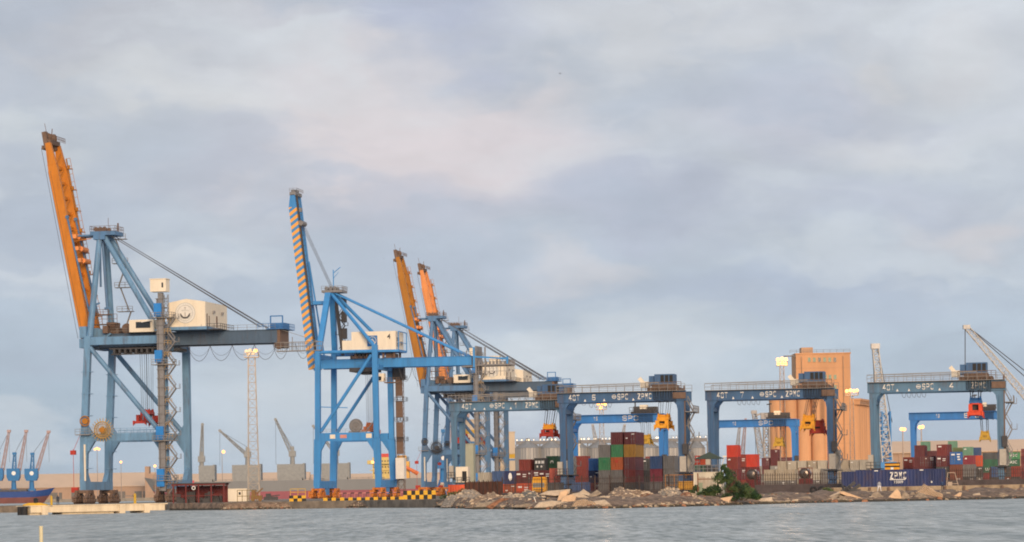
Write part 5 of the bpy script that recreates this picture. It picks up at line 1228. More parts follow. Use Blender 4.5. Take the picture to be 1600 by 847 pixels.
for k, pxc in enumerate((1214, 1235.5, 1257, 1279)):
    m = MB(); m.tube((lx(pxc), -3, 0), (lx(pxc), -3, CH), 2.95, 32); m.tube((lx(pxc), -3, CH), (lx(pxc), -3, CH+.8), 3.05, 32)
    for i in range(16): m.ring((lx(pxc), -3, 2+i*2.2), (0, 0, 1), 2.95, .05, 32, 4)
    m.build('round_shaft', SILO, sil, smooth=False)
m = MB(); m.bx(lx(1203), lx(1290), -5.5, -.4, CH+.8, CH+2.4); m.build('shaft_gallery', SILO2, sil)
m = MB(); m.bx(TW+2.6, TW+3.2, 4, 16, 0, TH*.6); m.build('recessed_bay', SILO2, sil)  # shadow of the recess put in as browner colour
# right annex with ribs
BH = wz(621, 1340); p = gp(1337, 1302); an = thing('silo_annex', p, 'lower ribbed ochre silo block right of the grain tower', 'silo', None, R(75))
AW = 52.0
m = MB(); m.bx(0, AW, 1.2, 18, 0, BH-3.0)
n = 8
for i in range(n): c = AW*(i+.5)/n; m.tube((c, 1.2, 0), (c, 1.2, BH-3.0), AW/n*.5, 16)
m.build('annex_shafts', SILO, an)
m = MB(); m.bx(-.4, AW+.4, -2.6, 18, BH-3.0, BH-1.2); m.bx(-.6, AW+.6, -2.9, 18, BH-1.2, BH-.4); m.build('annex_parapet', SILO, an)
m = MB()
for i in range(16): m.bx(AW*i/16+.3, AW*i/16+.9, -2.7, -2.6, BH-2.6, BH-1.6)
m.build('annex_vents', DARK, an)
m = MB(); m.bx(-5, 12, -6, -3.5, 0, 6); m.build('conveyor_shed', mat('shed_beige', (.42, .33, .25), .8), an)

# ------------------------------------------------------------------ steel silos row
STEEL = mat('corrugated_steel', (.33, .33, .33), .5, .25, var=.1, streak=True, nscale=.3)
STEELR = mat('steel_roof', (.27, .28, .29), .5, .3, var=.1)
DS2 = 1300
names = ['first', 'second', 'third', 'fourth', 'fifth', 'sixth', 'seventh', 'eighth']
for k in range(8):
    px = 826+k*37.2 if k < 7 else 1090
    p = gp(px, DS2); H = at(px, 700, DS2).z-1.3; r_ = thing('steel_silo', p, f'{names[k]} corrugated steel silo from the left in the grey row', 'silo', 'row of corrugated steel silos')
    m = MB(); nn = 48; R0 = 5.3 if k < 7 else 3.4
    for i in range(nn):
        a0, a1 = 2*PI*i/nn, 2*PI*(i+1)/nn; r0 = R0+.12*(i % 2); r1 = R0+.12*((i+1) % 2)
        m._add([(r0*math.cos(a0), r0*math.sin(a0), 0), (r1*math.cos(a1), r1*math.sin(a1), 0), (r1*math.cos(a1), r1*math.sin(a1), H), (r0*math.cos(a0), r0*math.sin(a0), H)], [(0, 1, 2, 3)])
    for i in range(12): a0 = 2*PI*i/12; m.bx((R0+.1)*math.cos(a0)-.1, (R0+.1)*math.cos(a0)+.1, (R0+.1)*math.sin(a0)-.1, (R0+.1)*math.sin(a0)+.1, 0, H)
    m.build('shell', STEEL, r_)
    m = MB(); m.tube((0, 0, H), (0, 0, H+3.4), R0+.3, 24, .8); m.tube((0, 0, H+3.4), (0, 0, H+4.0), .8, 12)
    for i in range(16): a0 = 2*PI*i/16; m.bar(((R0+.2)*math.cos(a0), (R0+.2)*math.sin(a0), H+.05), (.8*math.cos(a0), .8*math.sin(a0), H+3.45), .12)
    m.build('cone_roof', STEELR, r_)
pA, pB = at(806, 689, DS2), at(1105, 684.5, DS2); gl = thing('conveyor_gallery', (pA.x, pA.y, 1.3), 'long grey conveyor gallery with lamps along the silo tops', 'gallery')
zt_ = pA.z-1.3; LL = pB.x-pA.x; m = MB(); m.bx(0, LL, -1.2, 1.2, zt_-1.6, zt_-.3); m.bx(0, LL, -1.3, 1.3, zt_-.3, zt_-.15)
n = 34
for i in range(n): a, b_ = LL*i/n, LL*(i+1)/n; m.bar((a, -1.25, zt_-1.6 if i % 2 else zt_-3.2), (b_, -1.25, zt_-3.2 if i % 2 else zt_-1.6), .15)
m.bar((0, -1.25, zt_-3.2), (LL, -1.25, zt_-3.2), .2); m.build('gallery_deck', GREY, gl)
m = MB()
for i in range(9): x = LL*i/8; m.bx(x-.25, x+.25, -.3, .3, 0, zt_-1.6)
m.build('gallery_support', GREY, gl)
random.seed(3)
for i in range(46):
    x = LL*(i+.5+random.uniform(-.4, .4))/46
    m = MB(); s2 = random.uniform(.16, .36); m.tube((x, -1.5, zt_+.3), (x, -1.1, zt_+.3), s2, 8); o = m.build('gallery_lamp', COOLW, gl)
m = MB(); m.rail([(0, -1.2, zt_-.15), (LL, -1.2, zt_-.15)], 1.2, 2.5, .06); m.build('gallery_rail', GREY, gl)
def tower(px0, px1, ytop, D, label, mt, bands=(), name='elevator_tower', dep=8):
    p = gp(px0, D); w_ = gp(px1, D).x-p.x; H = at(px0, ytop, D).z-1.3; r_ = thing(name, p, label, 'building')
    m = MB(); m.bx(0, w_, 0, dep, 0, H); m.bx(-.2, w_+.2, -.2, dep+.2, H, H+.4); m.build('wall', mt, r_)
    for (y0, y1, c) in bands:
        z0, z1 = at(px0, y1, D).z-1.3, at(px0, y0, D).z-1.3; m = MB(); m.bx(-.05, w_+.05, -.06, dep+.05, z0, z1); m.build('colour_band', c, r_)
    return r_, w_, H
BEI = mat('beige_render', (.60, .50, .38), .85, var=.08, streak=True); YB = mat('band_ochre', (.60, .36, .03), .8); BB = mat('band_blue', (.08, .22, .45), .8)
r_, w_, H = tower(794, 806, 676, 1250, 'slim beige tower left of the steel silos', BEI)
tower(778, 805.5, 709, 1230, 'low beige block with yellow and blue bands by the slim tower', BEI, ((710, 716, YB), (717.5, 720, BB)))
tower(724, 752, 657, 1240, 'beige block with yellow band behind the crane numbered 1', BEI, ((672, 678, YB), (690, 695, BB)))
tower(902.5, 907, 695, 1100, 'narrow cream post tower beside the left leg of crane 6', CREAM, dep=1.5)

# ------------------------------------------------------------------ sheds
ROOF = mat('shed_roof_sand', (.62, .46, .33), .8, var=.05, nscale=.05); WALLS = mat('shed_wall_tan', (.42, .29, .21), .85, var=.1, nscale=.1); SHUT = mat('shutter_grey', (.16, .15, .14), .7)
def shed(px0, px1, ytop, ymid, D, label, nd=8, dep=60, slope=.5):
    p = gp(px0, D, 1.5); w_ = gp(px1, D).x-p.x; He = at(px0, ymid, D).z-1.5; Hr = at(px0, ytop, D).z-1.5
    r_ = thing('warehouse', p, label, 'warehouse', None)
    m = MB(); m.bx(0, w_, 0, dep, 0, He); m.build('wall', WALLS, r_)
    m = MB(); m.prism([(-1, He), (dep*slope, Hr), (dep*slope+1, Hr), (dep+1, He), (dep+1, He-.4), (-1, He-.4)], -1, w_+1, 'yz'); m.build('roof', ROOF, r_)
    for i in range(nd):
        x = w_*(i+.5)/nd; m = MB(); m.bx(x-5, x+5, -.15, -.02, 0, He*.6); m.build('door', SHUT if i % 3 else WALLS, r_)
    m = MB()
    for i in range(nd*2): x = w_*(i+.2)/nd/2; m.bx(x-.5, x+.5, -.3, 0, 0, He-.4)
    m.build('pilaster', WALLS, r_)
    return r_
shed(-60, 236, 742.5, 764, 2600, 'long sand roofed warehouse across the basin at the left', 9)
shed(240, 480, 741, 762, 2640, 'long sand roofed warehouse behind the grey cargo ship', 7)
shed(484, 700, 741, 760, 2680, 'sand roofed warehouse behind the yellow ship bridge', 6)
rw_ = shed(1386, 1660, 689, 707.5, 1420, 'long sand coloured shed behind the right container stacks', 8, 40)
m = MB(); m.bx(0, 75, 0, 20, 0, 14); m.bx(-.5, 75.5, -.5, 20, 14, 14.6); o = m.build('flat_shed', ROOF); o.location = gp(800, 2300, 1.5); tag(o, 'low far sand coloured shed behind the steel silo row', 'warehouse')
m = MB(); m.bx(0, 16, 0, 12, 0, 20); m.bx(12, 16, 0, 12, 20, 26); m.bx(0, 3.5, 0, 12, 20, 26); o = m.build('crenellated_building', WALLS); o.location = gp(227, 2560, 2.6); tag(o, 'small tan building with two turrets above the warehouse roof', 'building')

# ------------------------------------------------------------------ ships
def hull(name_loc, L, Bm, H, label, topc, botc, bot=.35, sheer=3, flare=.2, rz=0.0, rake=8):
    r_ = thing('cargo_ship', name_loc, label, 'ship', None, rz)
    def sect(t):   # t 0 stern .. 1 bow, returns half width factor
        if t < .06: return .75+.25*t/.06
        if t > .84: return max(.02, 1-((t-.84)/.16)**1.8)
        return 1
    ts = [0, .02, .06, .2, .4, .6, .75, .84, .88, .92, .95, .975, 1.0]; zs = [-1, H*bot, H*bot+.02, H*.7, H]
    def mk(z0i, z1i, mt, nm):
        m = MB(); vs = []; K = z1i-z0i+1
        for t in ts:
            for zi in range(z0i, z1i+1):
                z_ = zs[zi]; hz = z_/H; zz = z_+(sheer*max(0, (t-.8)/.2)**2*hz if hz > 0 else 0)
                x = -L/2+t*L-(rake*(1-hz) if t > .84 else 0)*((t-.84)/.16 if t > .84 else 0); b2 = Bm/2*sect(t)*(1-(1-hz)*(.35 if t > .8 else .05)*max(0, (t-.7)/.3))
                vs.append((x, -b2, zz))
            for zi in range(z1i, z0i-1, -1):
                z_ = zs[zi]; hz = z_/H; zz = z_+(sheer*max(0, (t-.8)/.2)**2*hz if hz > 0 else 0)
                x = -L/2+t*L-(rake*(1-hz) if t > .84 else 0)*((t-.84)/.16 if t > .84 else 0); b2 = Bm/2*sect(t)*(1-(1-hz)*(.35 if t > .8 else .05)*max(0, (t-.7)/.3))
                vs.append((x, b2, zz))
        Q = 2*K; n = len(ts)
        fs = [(i*Q+j, (i+1)*Q+j, (i+1)*Q+(j+1) % Q, i*Q+(j+1) % Q) for i in range(n-1) for j in range(Q)]
        fs += [tuple(range(Q-1, -1, -1)), tuple((n-1)*Q+j for j in range(Q))]
        m._add(vs, fs); return m.build(nm, mt, r_)
    mk(0, 1, botc, 'lower_hull'); h_ = mk(2, 4, topc, 'upper_hull')
    m = MB(); m.rail([(-L*.45, -Bm/2, H), (L*.3, -Bm/2, H)], 1.3, 4, .1); m.build('bulwark_rail', GREY, h_)
    return r_
def ship_crane(par, x, H, tip, mt, base=True, y=0, thick=1.0):
    """deck crane: pedestal, house, raised lattice jib towards tip=(dx,dz)"""
    m = MB(); m.tube((x, y, H), (x, y, H+11), 2.0, 12, 1.5); m.bx(x-2.3, x+2.3, y-2, y+2, H+11, H+15); m.bx(x-1.2, x+1.2, y-1, y+1, H+15, H+18); pd = m.build('deck_crane', mt, par)
    m = MB(); m.lattice((x, y, H+12.5), (x+tip[0], y, H+12.5+tip[1]), 2.6*thick, 2.0*thick, 10, .32*thick, 1.0, .8, .2*thick); m.tube((x+tip[0], y-.8, H+12.5+tip[1]), (x+tip[0], y+.8, H+12.5+tip[1]), 1.0, 10); m.build('crane_jib', mt, pd)
    m = MB(); m.tube((x, y, H+18), (x+tip[0], y, H+12.5+tip[1]), .12, 4); m.tube((x+tip[0], y, H+12.5+tip[1]), (x+tip[0]*1.02, y, H+6), .1, 4); m.build('crane_rope', ROPE, pd)
GH = mat('hull_warm_grey', (.21, .215, .22), .7, var=.06, nscale=.05, streak=True); BT = mat('boot_top_maroon', (.30, .09, .11), .8, var=.1, nscale=.05)
SG = mat('ship_grey', (.27, .28, .28), .65, rust=.15)
Dk = 2080; ks = F/Dk; pL, pR = gp(226, Dk, 0), gp(662, Dk, 0); Ls = pR.x-pL.x
bulk = hull(((pL.x+pR.x)/2, Dk, 0), Ls, 28, 12.6, 'long grey cargo ship with maroon lower hull and three deck cranes', GH, BT, bot=.42, sheer=3.5, rz=PI, rake=10)
bulk.location.z = 0
def bxl(px): return -(gp(px, Dk).x-(pL.x+pR.x)/2)      # ship local x (rotated by 180)
for k, (x0, x1) in enumerate(((313, 335), (365, 407), (435, 475), (504, 545))):
    a, b_ = bxl(x1), bxl(x0); m = MB()
    m.bx(a, b_, -8, 8, 14.0, 23.5); m.bx(a+.5, b_-.5, -9, 9, 12.4, 14.0); m.bx(a-1.2, a, -7.5, 7.5, 13.0, 24.0); m.build('hatch_box', SG, bulk)
for (px, tip) in ((388, (18.5, 17)), (458, (11, 24)), (526, (15, 19)), (316, (-1, 24))):
    ship_crane(bulk, bxl(px), 17.5 if px != 316 else 15, tip, SG)
m = MB(); x0, x1 = bxl(616), bxl(584); m.bx(x0, x1, -10, 10, 12.6, 27); m.bx(x0-1, x1+2, -11, 11, 18, 18.4); m.bx(x0, x1+3.5, -13, 13, 22.5, 25); sp_ = m.build('superstructure', mat('ship_yellow', (.62, .47, .16), .6, rust=.1), bulk)
m = MB()
for zz in (16, 20, 24):
    for i in range(7): m.bx(x0+1+i*1.9, x0+1.8+i*1.9, 10.02, 10.1 if zz < 22 else 13.1, zz, zz+.9)
m.build('window', WINDOW, sp_)
m = MB(); m.bx(x0+2, x1-4, -5, 5, 27, 29.5); m.build('roof_house', mat('ship_red', (.55, .06, .04), .6), sp_)
m = MB(); x0, x1 = bxl(650), bxl(622); m.bx(x0+4, x1, -9, 9, 12.6, 24); m.bx(x0+6, x0+12, -5, 5, 24, 28); m.build('aft_house', mat('ship_amber', (.72, .40, .08), .6, rust=.1), bulk)
m = MB(); m.tube((x0-2, 11, 15.5), (x0+7, 11, 20.5), 1.5, 10, 1.1); m.build('lifeboat', mat('ship_orange', (.65, .16, .04), .6), bulk)
m = MB(); m.tube((bxl(247), 13.6, 9.5), (bxl(247), 12.0, 9.5), 1.7, 16); m.build('anchor_patch', BROWN, bulk)
m = MB(); m.bx(bxl(600), bxl(360), 14.1, 14.25, 9.4, 9.6) if False else m.bx(bxl(300), bxl(262), -3, 3, 12.6, 14.5); m.build('forecastle', SG, bulk)
for k, (px, w_) in enumerate(((276, 12), (294, 9))):
    m = MB(); m.box((0, 0, 0), (w_/2.1, .2, 2.6)); m.bx(-w_/4.2-.2, w_/4.2+.2, -.1, .2, -1.5, -1.3); o = m.build('banner', mat('banner_pink', (.62, .09, .12), .7)); o.location = at(px, 756.5, 1100); tag(o, ['wider pink red banner right of the stair tower', 'narrower pink red banner right of the stair tower'][k], 'banner', 'pink red banners')
    m = MB()
    for s in (-1, 1): m.bx(s*w_/4.6-.1, s*w_/4.6+.1, .12, .3, -(o.location.z-1.3), 1.2)
    m.build('post', GREY, o)
# blue ship on left with quay cranes behind
NV = mat('hull_navy', (.01, .055, .24), .6, var=.1); RD = mat('hull_brown_red', (.17, .06, .05), .8, var=.2, nscale=.1)
pr = gp(86, 2250, 0)
bs = hull((pr.x-50, 2250, 0), 100, 15, 8.6, 'dark blue ship with brown lower hull at the left edge', NV, RD, bot=.5, sheer=2.6)
m = MB(); m.bx(-45, 30, -5, 5, 8.6, 10.2); m.build('hatch_coaming', DARK, bs)
QB = mat('quay_crane_blue', (.02, .17, .42), .6, rust=.15); JB = mat('jib_rose_grey', (.42, .30, .29), .6)
def jib_crane(px, D, hpx, tip_px, tip_py, label, grp='blue level luffing quay cranes', base=2.6, k=1.0, jm=None):
    p = gp(px, D, base); s = F/D; r_ = thing('jib_crane', p, label, 'crane', grp); z_of = lambda py: at(px, py, D).z-base
    zh = z_of(hpx)
    m = MB()
    for x in (-1, 1):
        for y in (-3, 3): m.bar((x*5.5*k, y, 0), (x*2.2*k, y*.6, zh*.42), 1.2*k)
    m.bx(-6*k, 6*k, -4, 4, 0, 2); m.bx(-3*k, 3*k, -3, 3, zh*.38, zh*.46); m.tube((0, 0, zh*.46), (0, 0, zh*.8), 2.2*k, 12, 1.8*k); m.build('portal', QB, r_)
    m = MB(); m.prism([(-4*k, zh*.8), (4*k, zh*.8), (5.4*k, zh*.95), (5.4*k, zh*1.32), (-5.4*k, zh*1.32), (-5.4*k, zh*.95)], -3, 3); hs = m.build('machine_house', QB, r_)
    m = MB(); m.tube((.5, -3.1, zh*1.12), (.5, -3.02, zh*1.12), 1.7*k, 20); m.build('round_emblem', PUREW, hs)
    m = MB(); m.lattice((.5*k, 0, zh*1.3), (1.2*k, 0, zh*1.95), 3*k, 3*k, 3, .35*k, 1.6*k, 1.6*k); m.bx(-.6*k, 2.6*k, -1.2, 1.2, zh*1.9, zh*2.0); m.build('top_frame', QB, hs)
    t = at(tip_px, tip_py, D); tx, tz = t.x-p.x, t.z-base
    m = MB(); m.lattice((4.6*k, 0, zh*1.25), (tx, 0, tz), 2.6*k, 2.6*k, 12, .3*k, 1.4*k, 1.4*k, .18*k); m.bx(tx-1.5*k, tx+1.5*k, -1.5, 1.5, tz-.8, tz+1.2); m.build('jib', jm or JB, r_)
    m = MB(); m.tube((tx, 0, tz), (tx, 0, tz*.55), .12, 4); m.tube((1.2*k, 0, zh*1.95), (tx, 0, tz), .15, 4); m.build('hoist_rope', ROPE, r_)
jib_crane(-4, 2520, 744, 14, 674, 'blue quay crane cut by the left edge of the photo')
jib_crane(22, 2520, 744, 41, 674, 'middle blue quay crane of three at the far left')
jib_crane(50, 2520, 744, 76, 675, 'rightmost blue quay crane of three at the far left')
jib_crane(692, 1560, 722, 706, 640, 'blue quay crane with round white emblem behind the ochre boomed crane', base=1.3, k=.62)
jib_crane(716, 1600, 722, 731, 650, 'blue quay crane just left of the cream cabin', base=1.3, k=.62)
for (px, lab, x) in ((80.5, 'yellow', 0), ):
    pass

# ------------------------------------------------------------------ mobile harbour cranes
WL = mat('lattice_white', (.62, .60, .57), .6, rust=.1); LG = mat('lattice_grey', (.40, .38, .37), .6, rust=.2)
def mobile(px0, py0, px1, py1, D, label, mt, w0=2.0, w1=1.0, tower_to=None, twm=None, ropes=(), n=16, r=.12, tw=2.2):
    p = gp(px0 if not tower_to else tower_to[0], D); r_ = thing('harbour_crane', p, label, 'crane', 'lattice boom harbour cranes')
    a = at(px0, py0, D)-p; b_ = at(px1, py1, D)-p
    m = MB(); m.lattice(a, b_, w0, w0, n, r, w1, w1, r*.6); m.box(b_, (w1*1.5, w1*1.5, w1*.9)); m.build('lattice_boom', mt, r_)
    m = MB()
    if tower_to: zt = at(tower_to[0], tower_to[1], D).z-p.z; m.lattice((0, 0, 0), (0, 0, zt), tw, tw, int(zt/3), r*1.5, tw, tw, r)
    else: m.tube((0, 0, 0), (0, 0, a.z), w0*.5, 10)
    m.bx(-tw, tw, -tw, tw, 0, 2.0); m.bx(-tw*.9, tw*1.1, -tw*.8, tw*.8, max(a.z-2.5, 2.0), max(a.z, 4)); m.build('crane_tower', twm or mt, r_)
    if ropes:
        m = MB()
        for (x0, y0, x1, y1) in ropes: m.tube(at(x0, y0, D)-p, at(x1, y1, D)-p, .09, 4)
        m.build('luffing_rope', ROPE, r_)
mobile(1386, 722, 1367.5, 541, 700, 'white lattice boom crane on a blue lattice tower left of crane 4', WL, 2.4, 1.3, (1386, 643), BLUE_B, ((1365, 541, 1366, 640), (1371, 541, 1394, 660)), 22, .13, 1.9)
mobile(1640, 662, 1510, 511, 620, 'white lattice boom rising left from beyond the right edge', WL, 1.5, .9, (1640, 662), WL, ((1508, 512, 1508, 592), (1512, 510, 1660, 625), (1512, 510, 1660, 640)), 26, .085, 2)
m = MB(); c = at(1509, 511, 620); m.box((0, 0, 0), (1.0, .9, .8)); o = m.build('boom_tip_sheave', ORANGE3, find('white lattice boom rising')); o.location = c-o.parent.location
mobile(1191, 716, 1178, 644, 1150, 'grey lattice boom crane seen through the crane numbered 7', LG, 2.4, 1.4, (1199, 662), LG, ((1180, 645, 1181, 715),), 12, .2, 2.0)
m = MB(); m.bx(-2, 1, -1, 1, 0, 2.4); m.bar((-2, 0, 2), (-4, 0, 1.5), .7); o = m.build('cab_head', LG, find('grey lattice boom crane seen')); o.location = (0, 0, at(1199, 655, 1150).z-1.3)
mobile(1160, 712, 1165, 655, 1500, 'thin pinkish jib seen left of the grey lattice crane', JB, 1.8, .8, None, JB, (), 10, .2, 2)
mobile(1151, 712, 1156, 662, 1500, 'small grey jib just right of the legs of crane 7', LG, 1.8, .8, None, LG, (), 10, .2, 2)
mobile(933, 700, 926, 664, 2200, 'tiny far jib left of the lamp mast in crane 6', LG, 3.0, 1.2, None, LG, (), 8, .3, 2)
mobile(970, 700, 976, 664, 2200, 'tiny far jib right of the lamp mast in crane 6', LG, 3.0, 1.2, None, LG, (), 8, .3, 2)

# ------------------------------------------------------------------ quay front left
CONC = mat('jetty_concrete', (.76, .64, .46), .85, var=.15, nscale=.6, rust=.2, streak=True)
pj0, pj1 = gp(37, 486, 0), gp(262, 500, 0); jt = thing('concrete_jetty', pj0, 'long pale concrete jetty slab at the waterline on the left', 'jetty'); d_ = pj1-pj0; L_ = d_.length; jt.rotation_euler = (0, 0, math.atan2(d_.y, d_.x))
m = MB(); m.bx(1.2, L_-.5, 0, 5, .35, 1.35); m.bx(1.0, L_, -.12, 5.1, 1.35, 1.5); m.build('jetty_beam', CONC, jt)
m = MB()
for x in (3.6, 17.2, 21.6): m.bx(x-.5, x+.5, -.2, 5, -1, 1.35)
m.bx(1.3, 3, .5, 4.5, -.8, .35); m.bx(7, 16, .6, 4.5, -.8, .35); m.build('pier', CONC, jt)
m = MB(); m.tube((.6, 1, -.1), (.6, 1, 1.35), .5, 14); m.tube((.6, 2.5, -.1), (.6, 2.5, 1.35), .5, 14); m.build('rubber_fender', BLACK, jt)
YP = mat('bollard_yellow', (.62, .38, .03), .6, rust=.2)
def bollard(px, D, z, h, r, label):
    p = gp(px, D, z); m = MB(); m.tube((0, 0, 0), (0, 0, h*.9), r, 14, r*.85); m.tube((0, 0, h*.9), (0, 0, h), r*.85, 14, r*.4)
    o = m.build('bollard', YP); o.location = p; tag(o, label, 'bollard', 'yellow bollards')
bollard(80.5, 488, 1.5, 1.5, .2, 'tall narrow yellow bollard near the left end of the jetty'); bollard(211, 520, 1.3, 1.9, .24, 'yellow bollard on the quay between the legs of the nearest crane')
m = MB(); m.prism([(-2.0, 0), (2.0, 0), (1.6, .22), (.7, .42), (-1.0, .42), (-1.8, .2)], -1, 1); o = m.build('tarpaulin_heap', YP); o.location = gp(56, 489, 1.5); tag(o, 'low yellow covered heap on the jetty end', 'cover')
m = MB(); m.tube((0, 0, 0), (0, 0, .5), .35, 10); m.tube((0, 0, .5), (0, 0, .8), .5, 10, .2); o = m.build('mooring_bitt', BLACK); o.location = gp(56, 488.2, 1.9); tag(o, 'small black mooring bitt on top of the yellow heap', 'bollard')
# white post in the foreground
p = at(64.5, 851, 138); m = MB(); m.tube((0, 0, 0), (0, 0, .85), .085, 12); m.tube((0, 0, .85), (0, 0, .88), .095, 12); m.tube((0, 0, -2.2), (0, 0, 0), .085, 12)
p.z = 0; o = m.build('marker_post', mat('post_cream', (.70, .62, .40), .6, rust=.1)); o.location = p; tag(o, 'cream marker post standing in the water at the bottom left', 'post')
zt = at(64.5, 822, 138).z; o.scale = (1, 1, zt/.88)
# red frame shelter
p = gp(271, 580, 1.3); rs = thing('open_shelter', p, 'dark red steel frame shelter at the water edge', 'shelter', None, R(-2)); W_ = 9.6
RF = mat('frame_red', (.16, .025, .025), .7, rust=.3)
m = MB()
for i in range(5):
    for y in (0, 5): m.bx(i*W_/4-.12, i*W_/4+.12, y-.1, y+.1, -.0, 3.5)
m.bx(-.3, W_+.3, -.2, .1, 3.3, 3.6); m.bx(-.3, W_+.3, 4.9, 5.2, 3.3, 3.6); m.bx(W_*.76, W_, -.05, .05, 1.5, 1.6); m.bx(0, W_, 5.2, 5.3, 0, 3.2); m.bx(0, W_, -.04, .04, 1.3, 1.4); m.build('frame', RF, rs)
m = MB(); m.bx(-.5, W_+.5, -.4, 5.5, 3.6, 3.75); m.build('roof', DARK, rs)
m = MB(); random.seed(5)
for i in range(14): x = random.uniform(.3, W_-1); h2 = random.uniform(.6, 2.2); y = random.uniform(.6, 4); m.bx(x, x+random.uniform(.5, 1.4), y, y+1, 0, h2)
m.build('stored_gear', DARK, rs)
m = MB(); m.ring((3.9, -.25, 2.8), (0, 1, 0), .3, .09, 18, 6); m.build('life_ring', PUREW, rs)
p = gp(350, 600, 1.3); m = MB(); m.bx(0, 4.6, 0, 2.4, .1, 2.5); m.bx(-.05, 4.65, -.05, 2.45, 2.5, 2.6); r2 = thing('site_cabin', p, 'cream portable cabin right of the red frame shelter', 'cabin', None, YAW); m.build('cabin_body', CREAM, r2)
m = MB(); m.bx(3.0, 3.4, -.03, 0, 1.4, 1.9); m.build('window', WINDOW, r2)
p = gp(371, 575, 1.3); yf = thing('pipe_barrier', p, 'dark yellow pipe barrier right of the cream portable cabin', 'barrier'); m = MB(); m.rail([(0, 0, 0), (3.6, .3, 0)], 2.2, .9, .07); m.build('pipe_frame', mat('pipe_mustard', (.20, .14, .04), .7, rust=.5), yf)
p = gp(392, 600, 1.3); m = MB(); m.bx(0, 2.2, 0, 1.5, .5, 1.2); m.bx(.2, .9, .1, 1.3, 1.2, 2.3); m.bar((1, .7, 1.4), (2.3, .7, 2.6), .25); m.tube((.4, -.1, .4), (.4, .2, .4), .4, 10); m.tube((1.8, -.1, .4), (1.8, .2, .4), .4, 10)
o = m.build('small_loader', mat('loader_brown', (.22, .12, .04), .7, rust=.6)); o.location = p; tag(o, 'small rusty loader under the tall pale light mast', 'vehicle')
p = gp(412, 575, 1.3); m = MB(); m.bx(0, 2.6, 0, 1.4, .3, .9); m.bx(.4, 1.3, .1, 1.2, .9, 1.5); m.bar((1.2, .6, 1.0), (3, .6, 1.2), .2); o = m.build('machine_wreck', DARK); o.location = p; tag(o, 'dark low machine lying on the quay left of the checkered block', 'vehicle')
# checkered barriers
CY = mat('checker_yellow', (.75, .42, .02), .6, rust=.12, nscale=2); CK = mat('checker_black', (.02, .02, .02), .7)
def checker(px0, px1, D, rows, cw, ch, label, gap=False, z=1.3, ph=0):
    p = gp(px0, D, z); w_ = gp(px1, D).x-p.x; n = round(w_/cw); cw = w_/n; m = MB(); r_ = thing('checkered_barrier', p, label, 'barrier', 'yellow and black checkered barriers')
    for j in range(rows):
        for i in range(n):
            m.cur = (i+j+ph) % 2
            if gap and m.cur: m.bx(i*cw, (i+1)*cw, .06, .5, j*ch, (j+1)*ch*.7)
            else: m.bx(i*cw, (i+1)*cw, 0, .5, j*ch, (j+1)*ch)
    m.build('blocks', [CY, CK], r_); return r_
checker(630, 681, 556, 2, .72, .78, 'tall yellow and black checkered wall at the right end of the quay')
checker(505, 630, 556, 1, .75, .55, 'long low row of yellow and black blocks along the quay edge', gap=True)
cc = checker(452, 478, 550, 2, .72, .52, 'short checkered block with a tube rail on top, left on the quay')
m = MB(); m.rail([(.2, .3, 1.04), (2.9, .3, 1.04)], 1.2, 1.3, .06); m.build('tube_rail', YP, cc)
m = MB(); rb_ = thing('striped_fence', gp(530, 600, 1.3), 'low striped rail fence between the legs of the blue crane', 'fence')
for i in range(26): m.cur = i % 2; m.bx(i*.75, i*.75+.75, 0, .06, 1.25, 1.42); m.bx(i*.75, i*.75+.08, 0, .06, 0, 1.25)
m.build('striped_rail', [mat('stripe_rose', (.55, .22, .2), .7), CK], rb_)
# concrete buttress strip of low quay
for k, (a, b_) in enumerate(((636, 672), (673, 692))):
    p = gp(a, 540-20*k, .0); w_ = gp(b_, 540-20*k).x-p.x; m = MB(); m.bx(0, w_, 0, 12, -.5, 1.15-.05*k); m.bx(0, .2, -.1, .0, -.3, 1.2); o = m.build('quay_block', APRON); o.location = p; tag(o, ['grey concrete quay block below the checkered wall', 'narrow concrete quay block where the quay meets the rubble'][k], 'quay wall')

